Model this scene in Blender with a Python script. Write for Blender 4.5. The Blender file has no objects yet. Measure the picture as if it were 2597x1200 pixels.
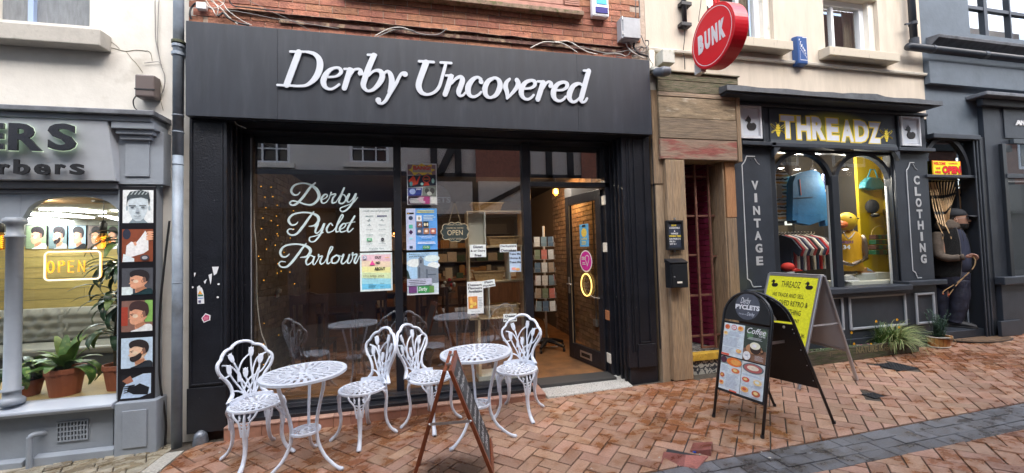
import bpy, bmesh, math, random
from mathutils import Vector, Matrix
random.seed(7)
SC = bpy.context.scene
COL = SC.collection
R = math.radians
YAW, PITCH, ROLL, FPX = R(12.58), R(2.16), R(-1.547), 1015.7
_f = Vector((math.sin(YAW)*math.cos(PITCH), math.cos(YAW)*math.cos(PITCH), math.sin(PITCH)))
_r = Vector((math.cos(YAW), -math.sin(YAW), 0)); _u = _r.cross(_f)
CR = _r*math.cos(ROLL)+_u*math.sin(ROLL); CU = -_r*math.sin(ROLL)+_u*math.cos(ROLL)
cd = bpy.data.cameras.new('camera'); cam = bpy.data.objects.new('camera', cd); COL.objects.link(cam)
cd.sensor_width = 36; cd.lens = FPX/2597*36; cd.clip_start = .05; cd.clip_end = 500
cam.matrix_world = Matrix(((CR.x, CU.x, -_f.x, 0), (CR.y, CU.y, -_f.y, 0), (CR.z, CU.z, -_f.z, 0), (0,0,0,1)))
SC.camera = cam
W = bpy.data.worlds.new('World'); SC.world = W; W.use_nodes = True
nt = W.node_tree; bg = nt.nodes['Background']
sky = nt.nodes.new('ShaderNodeTexSky'); sky.sky_type = 'NISHITA'; sky.sun_disc = False
sky.sun_elevation = R(48); sky.sun_rotation = R(150); sky.air_density = 1.0; sky.dust_density = 3.0
hs = nt.nodes.new('ShaderNodeHueSaturation'); hs.inputs['Saturation'].default_value = .8
nt.links.new(sky.outputs[0], hs.inputs['Color']); nt.links.new(hs.outputs[0], bg.inputs[0])
bg.inputs[1].default_value = .15
sd = bpy.data.lights.new('sun', 'SUN'); sd.energy = .9; sd.angle = R(40); sd.color = (1,.96,.9)
sun = bpy.data.objects.new('sun', sd); COL.objects.link(sun)
sun.rotation_euler = (R(38), 0, R(-28))
SC.view_settings.view_transform = 'Standard'; SC.view_settings.look = 'None'; SC.view_settings.gamma = 1
SC.view_settings.exposure = 2.1
SC.cycles.max_bounces = 7; SC.cycles.glossy_bounces = 4; SC.cycles.transparent_max_bounces = 12
SC.cycles.caustics_reflective = False; SC.cycles.caustics_refractive = False
SC.cycles.sample_clamp_indirect = 6
def ray(u, v): return _f*FPX+CR*(u-1298.5)-CU*(v-600)
def P(u, v, y): d = ray(u, v); return d*(y/d.y)
def PX(u, v, x): d = ray(u, v); return d*(x/d.x)
def gz(x): return -1.545+.021*x
def G(u, v, h=0): d = ray(u, v); return d*((-1.545+h)/(d.z-.021*d.x))
class MB:
 def __init__(s): s.v = []; s.f = []
 def add(s, vs, fs):
  n = len(s.v); s.v += [tuple(a) for a in vs]; s.f += [tuple(i+n for i in f) for f in fs]; return s
 def box(s, x0, x1, y0, y1, z0, z1):
  if x0 > x1: x0, x1 = x1, x0
  if y0 > y1: y0, y1 = y1, y0
  if z0 > z1: z0, z1 = z1, z0
  return s.add([(x0,y0,z0),(x1,y0,z0),(x1,y1,z0),(x0,y1,z0),(x0,y0,z1),(x1,y0,z1),(x1,y1,z1),(x0,y1,z1)],
                     [(0,3,2,1),(4,5,6,7),(0,1,5,4),(1,2,6,5),(2,3,7,6),(3,0,4,7)])
 def hexa(s, p):  # 8 points: bottom ring then top ring
  return s.add(p, [(0,3,2,1),(4,5,6,7),(0,1,5,4),(1,2,6,5),(2,3,7,6),(3,0,4,7)])
 def prism(s, pts, a, b, ax='y'):  # polygon extruded along an axis; pts are the two other coordinates
  n = len(pts)
  def mk(p, t): return {'y': (p[0], t, p[1]), 'z': (p[0], p[1], t), 'x': (t, p[0], p[1])}[ax]
  vs = [mk(p, a) for p in pts]+[mk(p, b) for p in pts]
  fs = [tuple(range(n)), tuple(reversed(range(n, 2*n)))]+[(i, i+n, (i+1) % n+n, (i+1) % n) for i in range(n)]
  return s.add(vs, fs)
 def bar(s, a, b, w, h, up=(0,0,1)):
  a = Vector(a); b = Vector(b); d = (b-a)
  if d.length < 1e-6: return s
  d.normalize(); up = Vector(up)
  if abs(d.dot(up)) > .98: up = Vector((1,0,0))
  x = d.cross(up).normalized(); y = x.cross(d).normalized()
  x = x*w/2; y = y*h/2
  return s.hexa([a-x-y, a+x-y, a+x+y, a-x+y, b-x-y, b+x-y, b+x+y, b-x+y])
 def tube(s, pts, r, n=8, closed=False, flat=1.0, upv=None):
  pts = [Vector(p) for p in pts]; m = len(pts)
  rr = r if isinstance(r, (list, tuple)) else [r]*m
  base = len(s.v); prev = None
  for i in range(m):
   if closed: t = pts[(i+1) % m]-pts[i-1]
   else: t = pts[min(i+1, m-1)]-pts[max(i-1,0)]
   if t.length < 1e-9: t = Vector((0,0,1))
   t.normalize()
   if prev is None:
    u = Vector(upv) if upv else (Vector((0,0,1)) if abs(t.z) < .9 else Vector((1,0,0)))
   else: u = prev
   x = t.cross(u)
   if x.length < 1e-6: x = t.orthogonal()
   x.normalize(); y = x.cross(t).normalized(); prev = y
   for k in range(n):
    a = 2*math.pi*k/n
    s.v.append(tuple(pts[i]+x*math.cos(a)*rr[i]+y*math.sin(a)*rr[i]*flat))
  L = m if closed else m-1
  for i in range(L):
   for k in range(n):
    a = base+i*n+k; b = base+i*n+(k+1) % n; c = base+((i+1) % m)*n+(k+1) % n; d = base+((i+1) % m)*n+k
    s.f.append((a, b, c, d))
  if not closed:
   s.f.append(tuple(reversed(range(base, base+n)))); s.f.append(tuple(range(base+(m-1)*n, base+m*n)))
  return s
 def lathe(s, prof, c=(0,0,0), n=20, cap=True, ax='z'):
  base = len(s.v); c = Vector(c)
  for (r, h) in prof:
   for k in range(n):
    a = 2*math.pi*k/n; q = (r*math.cos(a), r*math.sin(a), h)
    if ax == 'x': q = (h, q[0], q[1])
    if ax == 'y': q = (q[0], -h, q[1])
    s.v.append(tuple(c+Vector(q)))
  for i in range(len(prof)-1):
   for k in range(n):
    s.f.append((base+i*n+k, base+i*n+(k+1) % n, base+(i+1)*n+(k+1) % n, base+(i+1)*n+k))
  if cap:
   s.f.append(tuple(reversed(range(base, base+n)))); s.f.append(tuple(range(base+(len(prof)-1)*n, base+len(prof)*n)))
  return s
 def ball(s, c, r, n=10, sc=(1,1,1), seg=None):
  m = max(4, n//2+1); base = len(s.v); c = Vector(c)
  for i in range(m+1):
   ph = math.pi*i/m
   for k in range(n):
    a = 2*math.pi*k/n
    s.v.append((c.x+r*sc[0]*math.sin(ph)*math.cos(a), c.y+r*sc[1]*math.sin(ph)*math.sin(a), c.z-r*sc[2]*math.cos(ph)))
  for i in range(m):
   for k in range(n):
    s.f.append((base+i*n+k, base+i*n+(k+1) % n, base+(i+1)*n+(k+1) % n, base+(i+1)*n+k))
  return s
 def quad(s, a, b, c, d): return s.add([a, b, c, d], [(0,1,2,3)])
 def xf(s, M): s.v = [tuple(M @ Vector(p)) for p in s.v]; return s
 def build(s, name, m, parent=None, smooth=False, bev=0, solid=0, sub=0, wn=True):
  me = bpy.data.meshes.new(name)
  o = wloc(parent) if parent else Vector((0,0,0))
  me.from_pydata([tuple(Vector(p)-o) for p in s.v] if parent else s.v, [], s.f)
  me.materials.append(m)
  bm = bmesh.new(); bm.from_mesh(me)
  bmesh.ops.remove_doubles(bm, verts=bm.verts, dist=1e-5) if smooth else None
  bmesh.ops.recalc_face_normals(bm, faces=bm.faces); bm.to_mesh(me); bm.free()
  if smooth:
   for p in me.polygons: p.use_smooth = True
  return link(name, me, parent, bev, solid, sub)
def wloc(o):
 l = Vector((0,0,0))
 while o: l = l+Vector(o.location); o = o.parent
 return l
def link(name, me, parent=None, bev=0, solid=0, sub=0):
 o = bpy.data.objects.new(name, me); COL.objects.link(o)
 if parent: o.parent = parent
 if solid:
  m = o.modifiers.new('s', 'SOLIDIFY'); m.thickness = solid; m.offset = 0
 if sub:
  m = o.modifiers.new('u', 'SUBSURF'); m.levels = m.render_levels = sub
 if bev:
  m = o.modifiers.new('b', 'BEVEL'); m.width = bev; m.segments = 2; m.limit_method = 'ANGLE'; m.angle_limit = R(40)
 return o
def tag(o, label=None, cat=None, group=None, kind=None):
 if label: o['label'] = label
 if cat: o['category'] = cat
 if group: o['group'] = group
 if kind: o['kind'] = kind
 return o
def thing(name, label, cat, loc=(0,0,0), group=None, rz=0):
 o = bpy.data.objects.new(name, None); o.empty_display_size = .1; COL.objects.link(o)
 o.location = loc; o.rotation_euler = (0,0, rz)
 return tag(o, label, cat, group)
def bx(name, m, parent, x0, x1, y0, y1, z0, z1, bev=.003):
 return MB().box(x0, x1, y0, y1, z0, z1).build(name, m, parent, bev=bev)
def copytree(o, parent=None):
 c = o.copy(); COL.objects.link(c); c.parent = parent
 for ch in [k for k in o.children]: copytree(ch, c)
 return c
def spline(pts, n=6, closed=False):  # Catmull-Rom through points of any dimension
 out = []; m = len(pts)
 for i in range(m if closed else m-1):
  if closed: a, b, c, d = pts[i-1], pts[i], pts[(i+1) % m], pts[(i+2) % m]
  else: a, b, c, d = pts[max(i-1,0)], pts[i], pts[i+1], pts[min(i+2, m-1)]
  for k in range(n):
   t = k/n
   out.append(tuple(.5*((2*q)+(-p+r)*t+(2*p-5*q+4*r-s)*t*t+(-p+3*q-3*r+s)*t**3) for p, q, r, s in zip(a, b, c, d)))
 if not closed: out.append(tuple(pts[-1]))
 return out
MATS = {}
def mat(name, col, rough=.6, metal=0, var=0, vs=8, bump=0, bs=60, spec=.5, emit=None, es=0, coat=0, rnd=0, col2=None, c2s=5, c2lo=.45, c2hi=.6, alpha=1, r2=None, stretch=None, sheen=0):
 if name in MATS: return MATS[name]
 m = bpy.data.materials.new(name); m.use_nodes = True; MATS[name] = m
 t = m.node_tree; N = t.nodes; L = t.links; b = N['Principled BSDF']
 b.inputs['Base Color'].default_value = (*col, 1); b.inputs['Roughness'].default_value = rough
 b.inputs['Metallic'].default_value = metal; b.inputs['Specular IOR Level'].default_value = spec
 b.inputs['Coat Weight'].default_value = coat; b.inputs['Alpha'].default_value = alpha
 if sheen: b.inputs['Sheen Weight'].default_value = sheen
 if emit: b.inputs['Emission Color'].default_value = (*emit, 1); b.inputs['Emission Strength'].default_value = es
 tc = N.new('ShaderNodeTexCoord'); vec = tc.outputs['Object']
 if stretch:
  mp = N.new('ShaderNodeMapping'); mp.inputs['Scale'].default_value = stretch; L.new(vec, mp.inputs[0]); vec = mp.outputs[0]
 if rnd:  # every piece sits elsewhere in the texture
  oi = N.new('ShaderNodeObjectInfo'); ad = N.new('ShaderNodeVectorMath'); ad.operation = 'ADD'
  mu = N.new('ShaderNodeVectorMath'); mu.operation = 'SCALE'; mu.inputs['Scale'].default_value = 37
  cx = N.new('ShaderNodeCombineXYZ'); L.new(oi.outputs['Random'], cx.inputs[0]); L.new(oi.outputs['Random'], cx.inputs[1])
  L.new(cx.outputs[0], mu.inputs[0]); L.new(vec, ad.inputs[0]); L.new(mu.outputs[0], ad.inputs[1]); vec = ad.outputs[0]
 c = None
 def rgbmix(fac, a, bcol, mode='MIX'):
  mx = N.new('ShaderNodeMix'); mx.data_type = 'RGBA'; mx.blend_type = mode
  if isinstance(fac, float): mx.inputs[0].default_value = fac
  else: L.new(fac, mx.inputs[0])
  for sock, x in ((6, a), (7, bcol)):
   if isinstance(x, tuple): mx.inputs[sock].default_value = (*x, 1)
   else: L.new(x, mx.inputs[sock])
  return mx.outputs[2]
 def noise(sc, det=5, ro=.6):
  n = N.new('ShaderNodeTexNoise'); n.inputs['Scale'].default_value = sc; n.inputs['Detail'].default_value = det; n.inputs['Roughness'].default_value = ro
  L.new(vec, n.inputs['Vector']); return n.outputs[0]
 def ramp(x, lo, hi):
  r = N.new('ShaderNodeMapRange'); r.inputs[1].default_value = lo; r.inputs[2].default_value = hi; L.new(x, r.inputs[0]); return r.outputs[0]
 base = col
 if col2:
  f2 = ramp(noise(c2s), c2lo, c2hi)
  base = rgbmix(f2, base, col2)
  if r2 is not None:
   q = N.new('ShaderNodeMapRange'); q.inputs[3].default_value = rough; q.inputs[4].default_value = r2; L.new(f2, q.inputs[0]); L.new(q.outputs[0], b.inputs['Roughness'])
 if var:
  v = N.new('ShaderNodeMapRange'); v.inputs[1].default_value = .3; v.inputs[2].default_value = .7
  v.inputs[3].default_value = 1-var; v.inputs[4].default_value = 1+var; L.new(noise(vs), v.inputs[0])
  hv = N.new('ShaderNodeHueSaturation'); L.new(v.outputs[0], hv.inputs['Value'])
  if isinstance(base, tuple): hv.inputs['Color'].default_value = (*base, 1)
  else: L.new(base, hv.inputs['Color'])
  base = hv.outputs[0]
 if rnd:
  g = N.new('ShaderNodeNewGeometry'); a1 = N.new('ShaderNodeMath'); a1.operation = 'ADD'
  L.new(oi.outputs['Random'], a1.inputs[0]); L.new(g.outputs['Random Per Island'], a1.inputs[1])
  fr = N.new('ShaderNodeMath'); fr.operation = 'FRACT'; L.new(a1.outputs[0], fr.inputs[0])
  v = N.new('ShaderNodeMapRange'); v.inputs[3].default_value = 1-rnd; v.inputs[4].default_value = 1+rnd; L.new(fr.outputs[0], v.inputs[0])
  m7 = N.new('ShaderNodeMath'); m7.operation = 'MULTIPLY'; m7.inputs[1].default_value = 7.31; L.new(fr.outputs[0], m7.inputs[0])
  f7 = N.new('ShaderNodeMath'); f7.operation = 'FRACT'; L.new(m7.outputs[0], f7.inputs[0])
  h7 = N.new('ShaderNodeMapRange'); h7.inputs[3].default_value = .5-rnd*.04; h7.inputs[4].default_value = .5+rnd*.04; L.new(f7.outputs[0], h7.inputs[0])
  hv = N.new('ShaderNodeHueSaturation'); L.new(v.outputs[0], hv.inputs['Value']); L.new(h7.outputs[0], hv.inputs['Hue'])
  if isinstance(base, tuple): hv.inputs['Color'].default_value = (*base, 1)
  else: L.new(base, hv.inputs['Color'])
  base = hv.outputs[0]
 if not isinstance(base, tuple): L.new(base, b.inputs['Base Color'])
 if bump:
  bp = N.new('ShaderNodeBump'); bp.inputs['Strength'].default_value = min(1, bump); bp.inputs['Distance'].default_value = .004*max(1, bump)
  L.new(noise(bs, 4), bp.inputs['Height']); L.new(bp.outputs[0], b.inputs['Normal'])
 return m
def glow(name, col, s): return mat(name, col, emit=col, es=s, rough=.4)
def flat(r, g, b, rough=.6): return mat('print_%d_%d_%d' % (r, g, b), tuple(min(.86,1.28*(x/255)**2.2) for x in (r, g, b)), rough=rough, var=.13, vs=45)
def glassmat(name, tint=(1,1,1), refl=1.0, ior=1.6):
 m = bpy.data.materials.new(name); m.use_nodes = True; t = m.node_tree; N = t.nodes; L = t.links
 N.remove(N['Principled BSDF']); out = N['Material Output']
 tr = N.new('ShaderNodeBsdfTransparent'); tr.inputs[0].default_value = (*tint, 1)
 gl = N.new('ShaderNodeBsdfGlossy'); gl.inputs['Roughness'].default_value = .0; gl.inputs[0].default_value = (refl, refl, refl, 1)
 fr = N.new('ShaderNodeFresnel'); ge = N.new('ShaderNodeNewGeometry'); io = N.new('ShaderNodeMapRange'); io.inputs[3].default_value = ior; io.inputs[4].default_value = 1/ior; L.new(ge.outputs['Backfacing'], io.inputs[0]); L.new(io.outputs[0], fr.inputs[0])
 mx = N.new('ShaderNodeMixShader'); L.new(fr.outputs[0], mx.inputs[0]); L.new(tr.outputs[0], mx.inputs[1]); L.new(gl.outputs[0], mx.inputs[2])
 L.new(mx.outputs[0], out.inputs[0]); MATS[name] = m; return m
GLASS = glassmat('window_glass', (.97,.98,.975), 1.0,2.25)
GLASS2 = glassmat('door_glass', (.95,.96,.95), 1.0,1.35)
BLACK = mat('black_gloss_paint', (.012,.0135,.019), rough=.33, bump=1, bs=70, col2=(.16,.16,.16), c2s=34, c2lo=.70, c2hi=.73, var=.3, vs=5)
BLACKP = mat('black_plain', (.012,.012,.014), rough=.45)
FASC = mat('dark_fascia_panel', (.026,.031,.042), rough=.42, var=.15, vs=2, bump=.3, bs=60, stretch=(5,5,.7), col2=(.040,.046,.058), c2s=2.5, c2lo=.5, c2hi=.75)
WHITE = mat('white_plastic', (.8,.82,.85), rough=.4)
PAPER = mat('paper_white', (.78,.82,.84), rough=.5)
ENAMEL = mat('white_enamel', (.70,.75,.84), rough=.35, coat=.2, bump=.3, bs=120, var=.07, vs=25, col2=(.42,.42,.40), c2s=30, c2lo=.68, c2hi=.75)
METAL = mat('bare_metal', (.55,.55,.56), rough=.35, metal=.9)
INK = mat('black_ink', (.012,.012,.014), rough=.6)
CREAM = mat('cream_render', (.57,.505,.42), rough=.85, var=.08, vs=3, bump=.5, bs=25, col2=(.46,.40,.32), c2s=1.6, c2lo=.55, c2hi=.78, stretch=(3.5,3.5,.7))
CREAMW = mat('cream_white_paint', (.74,.70,.62), rough=.6, var=.06, col2=(.4,.38,.3), c2s=7, c2lo=.62, c2hi=.8)
STUCCO = mat('off_white_render', (.66,.64,.59), rough=.85, var=.07, vs=4, bump=1.2, bs=10, col2=(.45,.42,.36), c2s=2.6, c2lo=.58, c2hi=.78)
GREYP = mat('grey_paint', (.28,.315,.36), rough=.42, var=.08, vs=6, bump=.35, bs=40)
LEAD = mat('lead_flashing', (.16,.17,.19), rough=.55, metal=.3, var=.35, vs=9, bump=1, bs=12)
SLATE = mat('dark_slate_paint', (.029,.036,.048), rough=.45, var=.2, vs=5, bump=.4, bs=60)
SLATER = mat('slate_blue_render', (.115,.145,.18), rough=.8, var=.14, vs=3, bump=.8, bs=14)
BRICK = mat('red_brick', (.36,.155,.095), rough=.85, rnd=.22, var=.25, vs=26, bump=3, bs=60, col2=(.25,.10,.07), c2s=11, c2lo=.5, c2hi=.7)
MORTAR = mat('mortar', (.46,.37,.30), rough=.95, var=.2, vs=20, bump=1, bs=60)
STONE = mat('stone_sill', (.42,.40,.36), rough=.8, var=.12, col2=(.2,.2,.17), c2s=8, c2lo=.55, c2hi=.75, bump=.5, bs=40)
OAK = mat('weathered_oak', (.26,.19,.13), rough=.8, rnd=.2, var=.45, vs=5, stretch=(1.2,20,20), col2=(.17,.13,.10), c2s=3, c2lo=.45, c2hi=.65, bump=1.2, bs=14)
OAKV = mat('weathered_oak_upright', (.29,.195,.12), rough=.8, rnd=.2, var=.4, vs=5, stretch=(20,20,1.2), col2=(.22,.16,.11), c2s=2.2, c2lo=.45, c2hi=.65, bump=1.2, bs=14)
PINE = mat('pine_ply', (.74,.56,.34), rough=.55, var=.08, vs=8, stretch=(1,1,6))
DARKWOOD = mat('dark_wood', (.055,.024,.014), rough=.35, var=.3, vs=8, stretch=(8,8,1))
TERRA = mat('terracotta', (.33,.10,.05), rough=.7, var=.12)
CABLE = mat('black_cable', (.02,.02,.022), rough=.5)
CABLEW = mat('white_cable', (.62,.60,.55), rough=.5)
CABLEG = mat('grey_cable', (.25,.24,.23), rough=.5)
def pavermat(name, dry, wet, seed=0):
 m = mat(name, dry, rough=.72, rnd=.2, var=.2, vs=70, bump=1.0, bs=160)
 t = m.node_tree; N = t.nodes; L = t.links; b = N['Principled BSDF']
 g = N.new('ShaderNodeNewGeometry'); n = N.new('ShaderNodeTexNoise'); n.inputs['Scale'].default_value = 7.5; n.inputs['Detail'].default_value = 6; n.inputs['Roughness'].default_value = .62
 mp = N.new('ShaderNodeMapping'); mp.inputs['Scale'].default_value = (1,1.25,1); mp.inputs['Location'].default_value = (seed, 0,0)
 L.new(g.outputs['Position'], mp.inputs[0]); L.new(mp.outputs[0], n.inputs['Vector'])
 n2 = N.new('ShaderNodeTexNoise'); n2.inputs['Scale'].default_value = .55; n2.inputs['Detail'].default_value = 2; L.new(g.outputs['Position'], n2.inputs['Vector'])
 ad = N.new('ShaderNodeMath'); ad.operation = 'MULTIPLY_ADD'; ad.inputs[1].default_value = .55; L.new(n2.outputs[0], ad.inputs[0]); L.new(n.outputs[0], ad.inputs[2])
 r = N.new('ShaderNodeMapRange'); r.inputs[1].default_value = .70; r.inputs[2].default_value = .88; L.new(ad.outputs[0], r.inputs[0])
 old = b.inputs['Base Color'].links[0].from_socket
 mx = N.new('ShaderNodeMix'); mx.data_type = 'RGBA'; mx.blend_type = 'MULTIPLY'; mx.inputs[7].default_value = (*wet, 1)
 L.new(r.outputs[0], mx.inputs[0]); L.new(old, mx.inputs[6]); L.new(mx.outputs[2], b.inputs['Base Color'])
 q = N.new('ShaderNodeMapRange'); q.inputs[3].default_value = .6; q.inputs[4].default_value = .18; L.new(r.outputs[0], q.inputs[0]); L.new(q.outputs[0], b.inputs['Roughness'])
 return m
PAVER = pavermat('clay_paver', (.40,.245,.17), (.66,.43,.26))
PAVER2 = pavermat('red_paver', (.34,.12,.10), (.5,.4,.35))
BLUEB = pavermat('blue_engineering_block', (.150,.152,.160), (.50,.44,.40), 3)
SETT = pavermat('sandstone_sett', (.36,.33,.26), (.6,.52,.4), 5)
_tc = {}
def text_mesh(s, bold=0, shear=0, sp=1.0):
 k = (s, bold, shear, sp)
 if k not in _tc:
  c = bpy.data.curves.new('t', 'FONT'); c.body = s; c.size = 1; c.offset = bold; c.shear = shear; c.fill_mode = 'BOTH'
  c.space_character = sp; c.resolution_u = 3; c.extrude = .5; c.align_x = 'LEFT'
  o = bpy.data.objects.new('t', c); COL.objects.link(o)
  me = bpy.data.meshes.new_from_object(o.evaluated_get(bpy.context.evaluated_depsgraph_get()))
  bpy.data.objects.remove(o); v = [tuple(p.co) for p in me.vertices]; f = [tuple(p.vertices) for p in me.polygons]
  bpy.data.meshes.remove(me)
  x0 = min(p[0] for p in v); x1 = max(p[0] for p in v); y0 = min(p[1] for p in v); y1 = max(p[1] for p in v)
  _tc[k] = ([((p[0]-x0)/(x1-x0), (p[1]-y0)/(y1-y0), p[2]) for p in v], f, (x1-x0)/(y1-y0))
 return _tc[k]
def text(name, s, m, parent, o, rx, up, w, h=None, t=.001, bold=0, shear=0, sp=1.0, kern=None):
 """text box: lower-left o, unit directions rx and up, width w, height h, thickness t standing proud of its plane"""
 v, f, asp = text_mesh(s, bold, shear, sp); o = Vector(o); rx = Vector(rx); up = Vector(up)
 if h is None: h = w/asp
 if w is None: w = h*asp
 n = rx.cross(up)
 b = MB(); b.add([o+rx*(p[0]*w)+up*(p[1]*h)+n*(t*(p[2]+.5)) for p in v], f)
 return b.build(name, m, parent)
def tpx(name, s, m, parent, u0, v0, u1, v1, y, t=.002, **k):  # lettering on a wall plane, its box given by where it stands on that wall
 a = P(u0, v1, y); b = P(u1, v1, y); c = P(u0, v0, y)
 return text(name, s, m, parent, a, (1,0,0), (0,0,1), b.x-a.x, c.z-a.z, t, **k)
def ribbon(b, pts, y, d, n=7, ez=0, sub=5):
 """a brush stroke: pts (x,z,width) on a plane facing -Y, standing d proud, round ends"""
 q = spline(pts, sub) if len(pts) > 2 else spline([pts[0], tuple((a+c)/2 for a, c in zip(*pts)), pts[1]], 2)
 L = []; Rr = []
 m = len(q)
 for i in range(m):
  t = Vector((q[min(i+1, m-1)][0]-q[max(i-1,0)][0], q[min(i+1, m-1)][1]-q[max(i-1,0)][1]))
  if t.length < 1e-9: t = Vector((1,0))
  t.normalize(); nn = Vector((-t.y, t.x))*(abs(q[i][2])/2); c = Vector(q[i][:2]); L.append(c+nn); Rr.append(c-nn)
  if i == 0: t0 = t.copy()
 t1 = t
 e_ = 2e-5
 def cap(c, r, t, s):
  a0 = math.atan2(t.y, t.x)+s*math.pi/2; return [Vector((c[0]+r*math.cos(a0-s*math.pi*k/5), c[1]+r*math.sin(a0-s*math.pi*k/5))) for k in range(1,5)]
 n0 = len(b.v)
 ring = []
 for i in range(m-1):
  g0, g1 = y-d-e_*i, y-d-e_*(i+1); b.add([(L[i].x, g0, L[i].y), (L[i+1].x, g1, L[i+1].y), (Rr[i+1].x, g1, Rr[i+1].y), (Rr[i].x, g0, Rr[i].y)], [(0,1,2,3)])
  for A in (L, Rr): b.add([(A[i].x, y-d, A[i].y), (A[i+1].x, y-d, A[i+1].y), (A[i+1].x, y, A[i+1].y), (A[i].x, y, A[i].y)], [(0,1,2,3)])
 for (c, r, t, E0, E1) in ((q[0], q[0][2]/2,-t0, Rr[0], L[0]), (q[-1], q[-1][2]/2, t1, L[-1], Rr[-1])):
  cc = [E0]+cap(c, r, t, 1)+[E1]
  k = len(cc)
  b.add([(p.x, y-d-(e_*(m+1) if t is t1 else 0)+(1e-5 if t is not t1 else 0), p.y) for p in cc]+[(p.x, y, p.y) for p in cc], [tuple(range(k))]+[(i, i+1, i+1+k, i+k) for i in range(k-1)])
CNT = [0]
def strokes(name, m, parent, ss, ox, oy, k, y, d, ks=1.0):
 """letter built of brush strokes given in the sign's own traced grid: (x, y, width)"""
 b = MB(); CNT[0] += 1; d += .00013*(CNT[0] % 5)
 for j, st in enumerate(ss):
  pts = []
  for (x, yy, w) in st:
   p = P(ox+x/k, oy+yy/k, y); p2 = P(ox+x/k+w/k*ks, oy+yy/k, y); pts.append((p.x, p.z, (p2-p).length))
  ribbon(b, pts, y, d+.0004*j)
 return b.build(name, m, parent)
gm = MB(); gm.add([(-40,-30, gz(-40)-.012), (60,-30, gz(60)-.012), (60,30, gz(60)-.012), (-40,30, gz(-40)-.012)], [(0,1,2,3)])
tag(gm.build('ground', mat('bedding_sand', (.07,.058,.045), rough=.9, var=.4, vs=30, bump=2, bs=80)), kind='structure')
SL = math.atan(.021); TILT = Matrix.Rotation(-SL, 4, 'Y')
def clip(poly, inside, cut):
 out = []
 for i in range(len(poly)):
  a, b = poly[i-1], poly[i]; ia, ib = inside(a), inside(b)
  if ia != ib: out.append(cut(a, b))
  if ib: out.append(b)
 return out
def cliph(poly, ax, v, sgn):
 ins = lambda p: (p[ax]-v)*sgn >= 0
 def cut(a, b):
  t = (v-a[ax])/(b[ax]-a[ax]); q = [a[0]+(b[0]-a[0])*t, a[1]+(b[1]-a[1])*t]; return tuple(q)
 return clip(poly, ins, cut)
def clipl(poly, A, B):  # keep the left of the line A->B
 sd = lambda p: (B[0]-A[0])*(p[1]-A[1])-(B[1]-A[1])*(p[0]-A[0])
 def cut(a, b):
  t = sd(a)/(sd(a)-sd(b)); return (a[0]+(b[0]-a[0])*t, a[1]+(b[1]-a[1])*t)
 return clip(poly, lambda p: sd(p) >= 0, cut)
def area(p): return abs(sum(p[i-1][0]*p[i][1]-p[i][0]*p[i-1][1] for i in range(len(p))))/2 if len(p) > 2 else 0
def inset(poly, d):
 c = [sum(p[0] for p in poly)/len(poly), sum(p[1] for p in poly)/len(poly)]; out = []
 for p in poly:
  v = Vector((p[0]-c[0], p[1]-c[1])); l = v.length; out.append((p[0]-v.x/l*d*1.3, p[1]-v.y/l*d*1.3) if l > d*3 else p)
 return out
def slabverts(poly, h, zf, cham=.0035, dep=.05, jog=(0,0)):
 cx = sum(p[0] for p in poly)/len(poly); cy = sum(p[1] for p in poly)/len(poly)
 zz = lambda p: zf(p[0])+h+(p[0]-cx)*jog[0]+(p[1]-cy)*jog[1]
 q = inset(poly, cham); n = len(poly)
 vs = [(p[0], p[1], zz(p)-dep) for p in poly]+[(p[0], p[1], zz(p)-cham*.8) for p in poly]+[(p[0], p[1], zz(p)) for p in q]
 fs = [tuple(range(2*n, 3*n))]+[(i, (i+1) % n, (i+1) % n+n, i+n) for i in range(n)]+[(i+n, (i+1) % n+n, (i+1) % n+2*n, i+2*n) for i in range(n)]
 return vs, fs
def screen(x, y):
 w = Vector((x, y, gz(x))); d = w.dot(_f)
 if d < .3: return None
 return 1298.5+FPX*w.dot(CR)/d, 600-FPX*w.dot(CU)/d, d
pave = tag(thing('pavement', None, None), kind='structure')
SLA = ((-1.985,4.3), (-1.975,2.0))   # edge between setts and clay pavers
HOLE = [(1.83,2.80), (1.98,2.64), (1.90,2.54), (1.715,2.69)]
COVERS = [(5.29,3.60,.30,.27), (4.17,3.04,.15,.12)]
def inpoly(p, q):
 c = False
 for i in range(len(q)):
  a, b = q[i-1], q[i]
  if (a[1] > p[1]) != (b[1] > p[1]) and p[0] < (b[0]-a[0])*(p[1]-a[1])/(b[1]-a[1])+a[0]: c = not c
 return c
pieces = []
s = .1085; g = .0044
ca, sa = math.cos(R(45)), math.sin(R(45))
def put(poly, kind):
 if area(poly) < .0006: return
 cx = sum(p[0] for p in poly)/len(poly); cy = sum(p[1] for p in poly)/len(poly)
 sc = screen(cx, cy)
 if sc is None or not (-500 < sc[0] < 3600 and 500 < sc[1] < 1900): return
 pieces.append((area(poly)/sc[2]**3*(1 if -10 < sc[0] < 2607 and sc[1] < 1215 else 1e-4), poly, kind, sc[2]))
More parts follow.
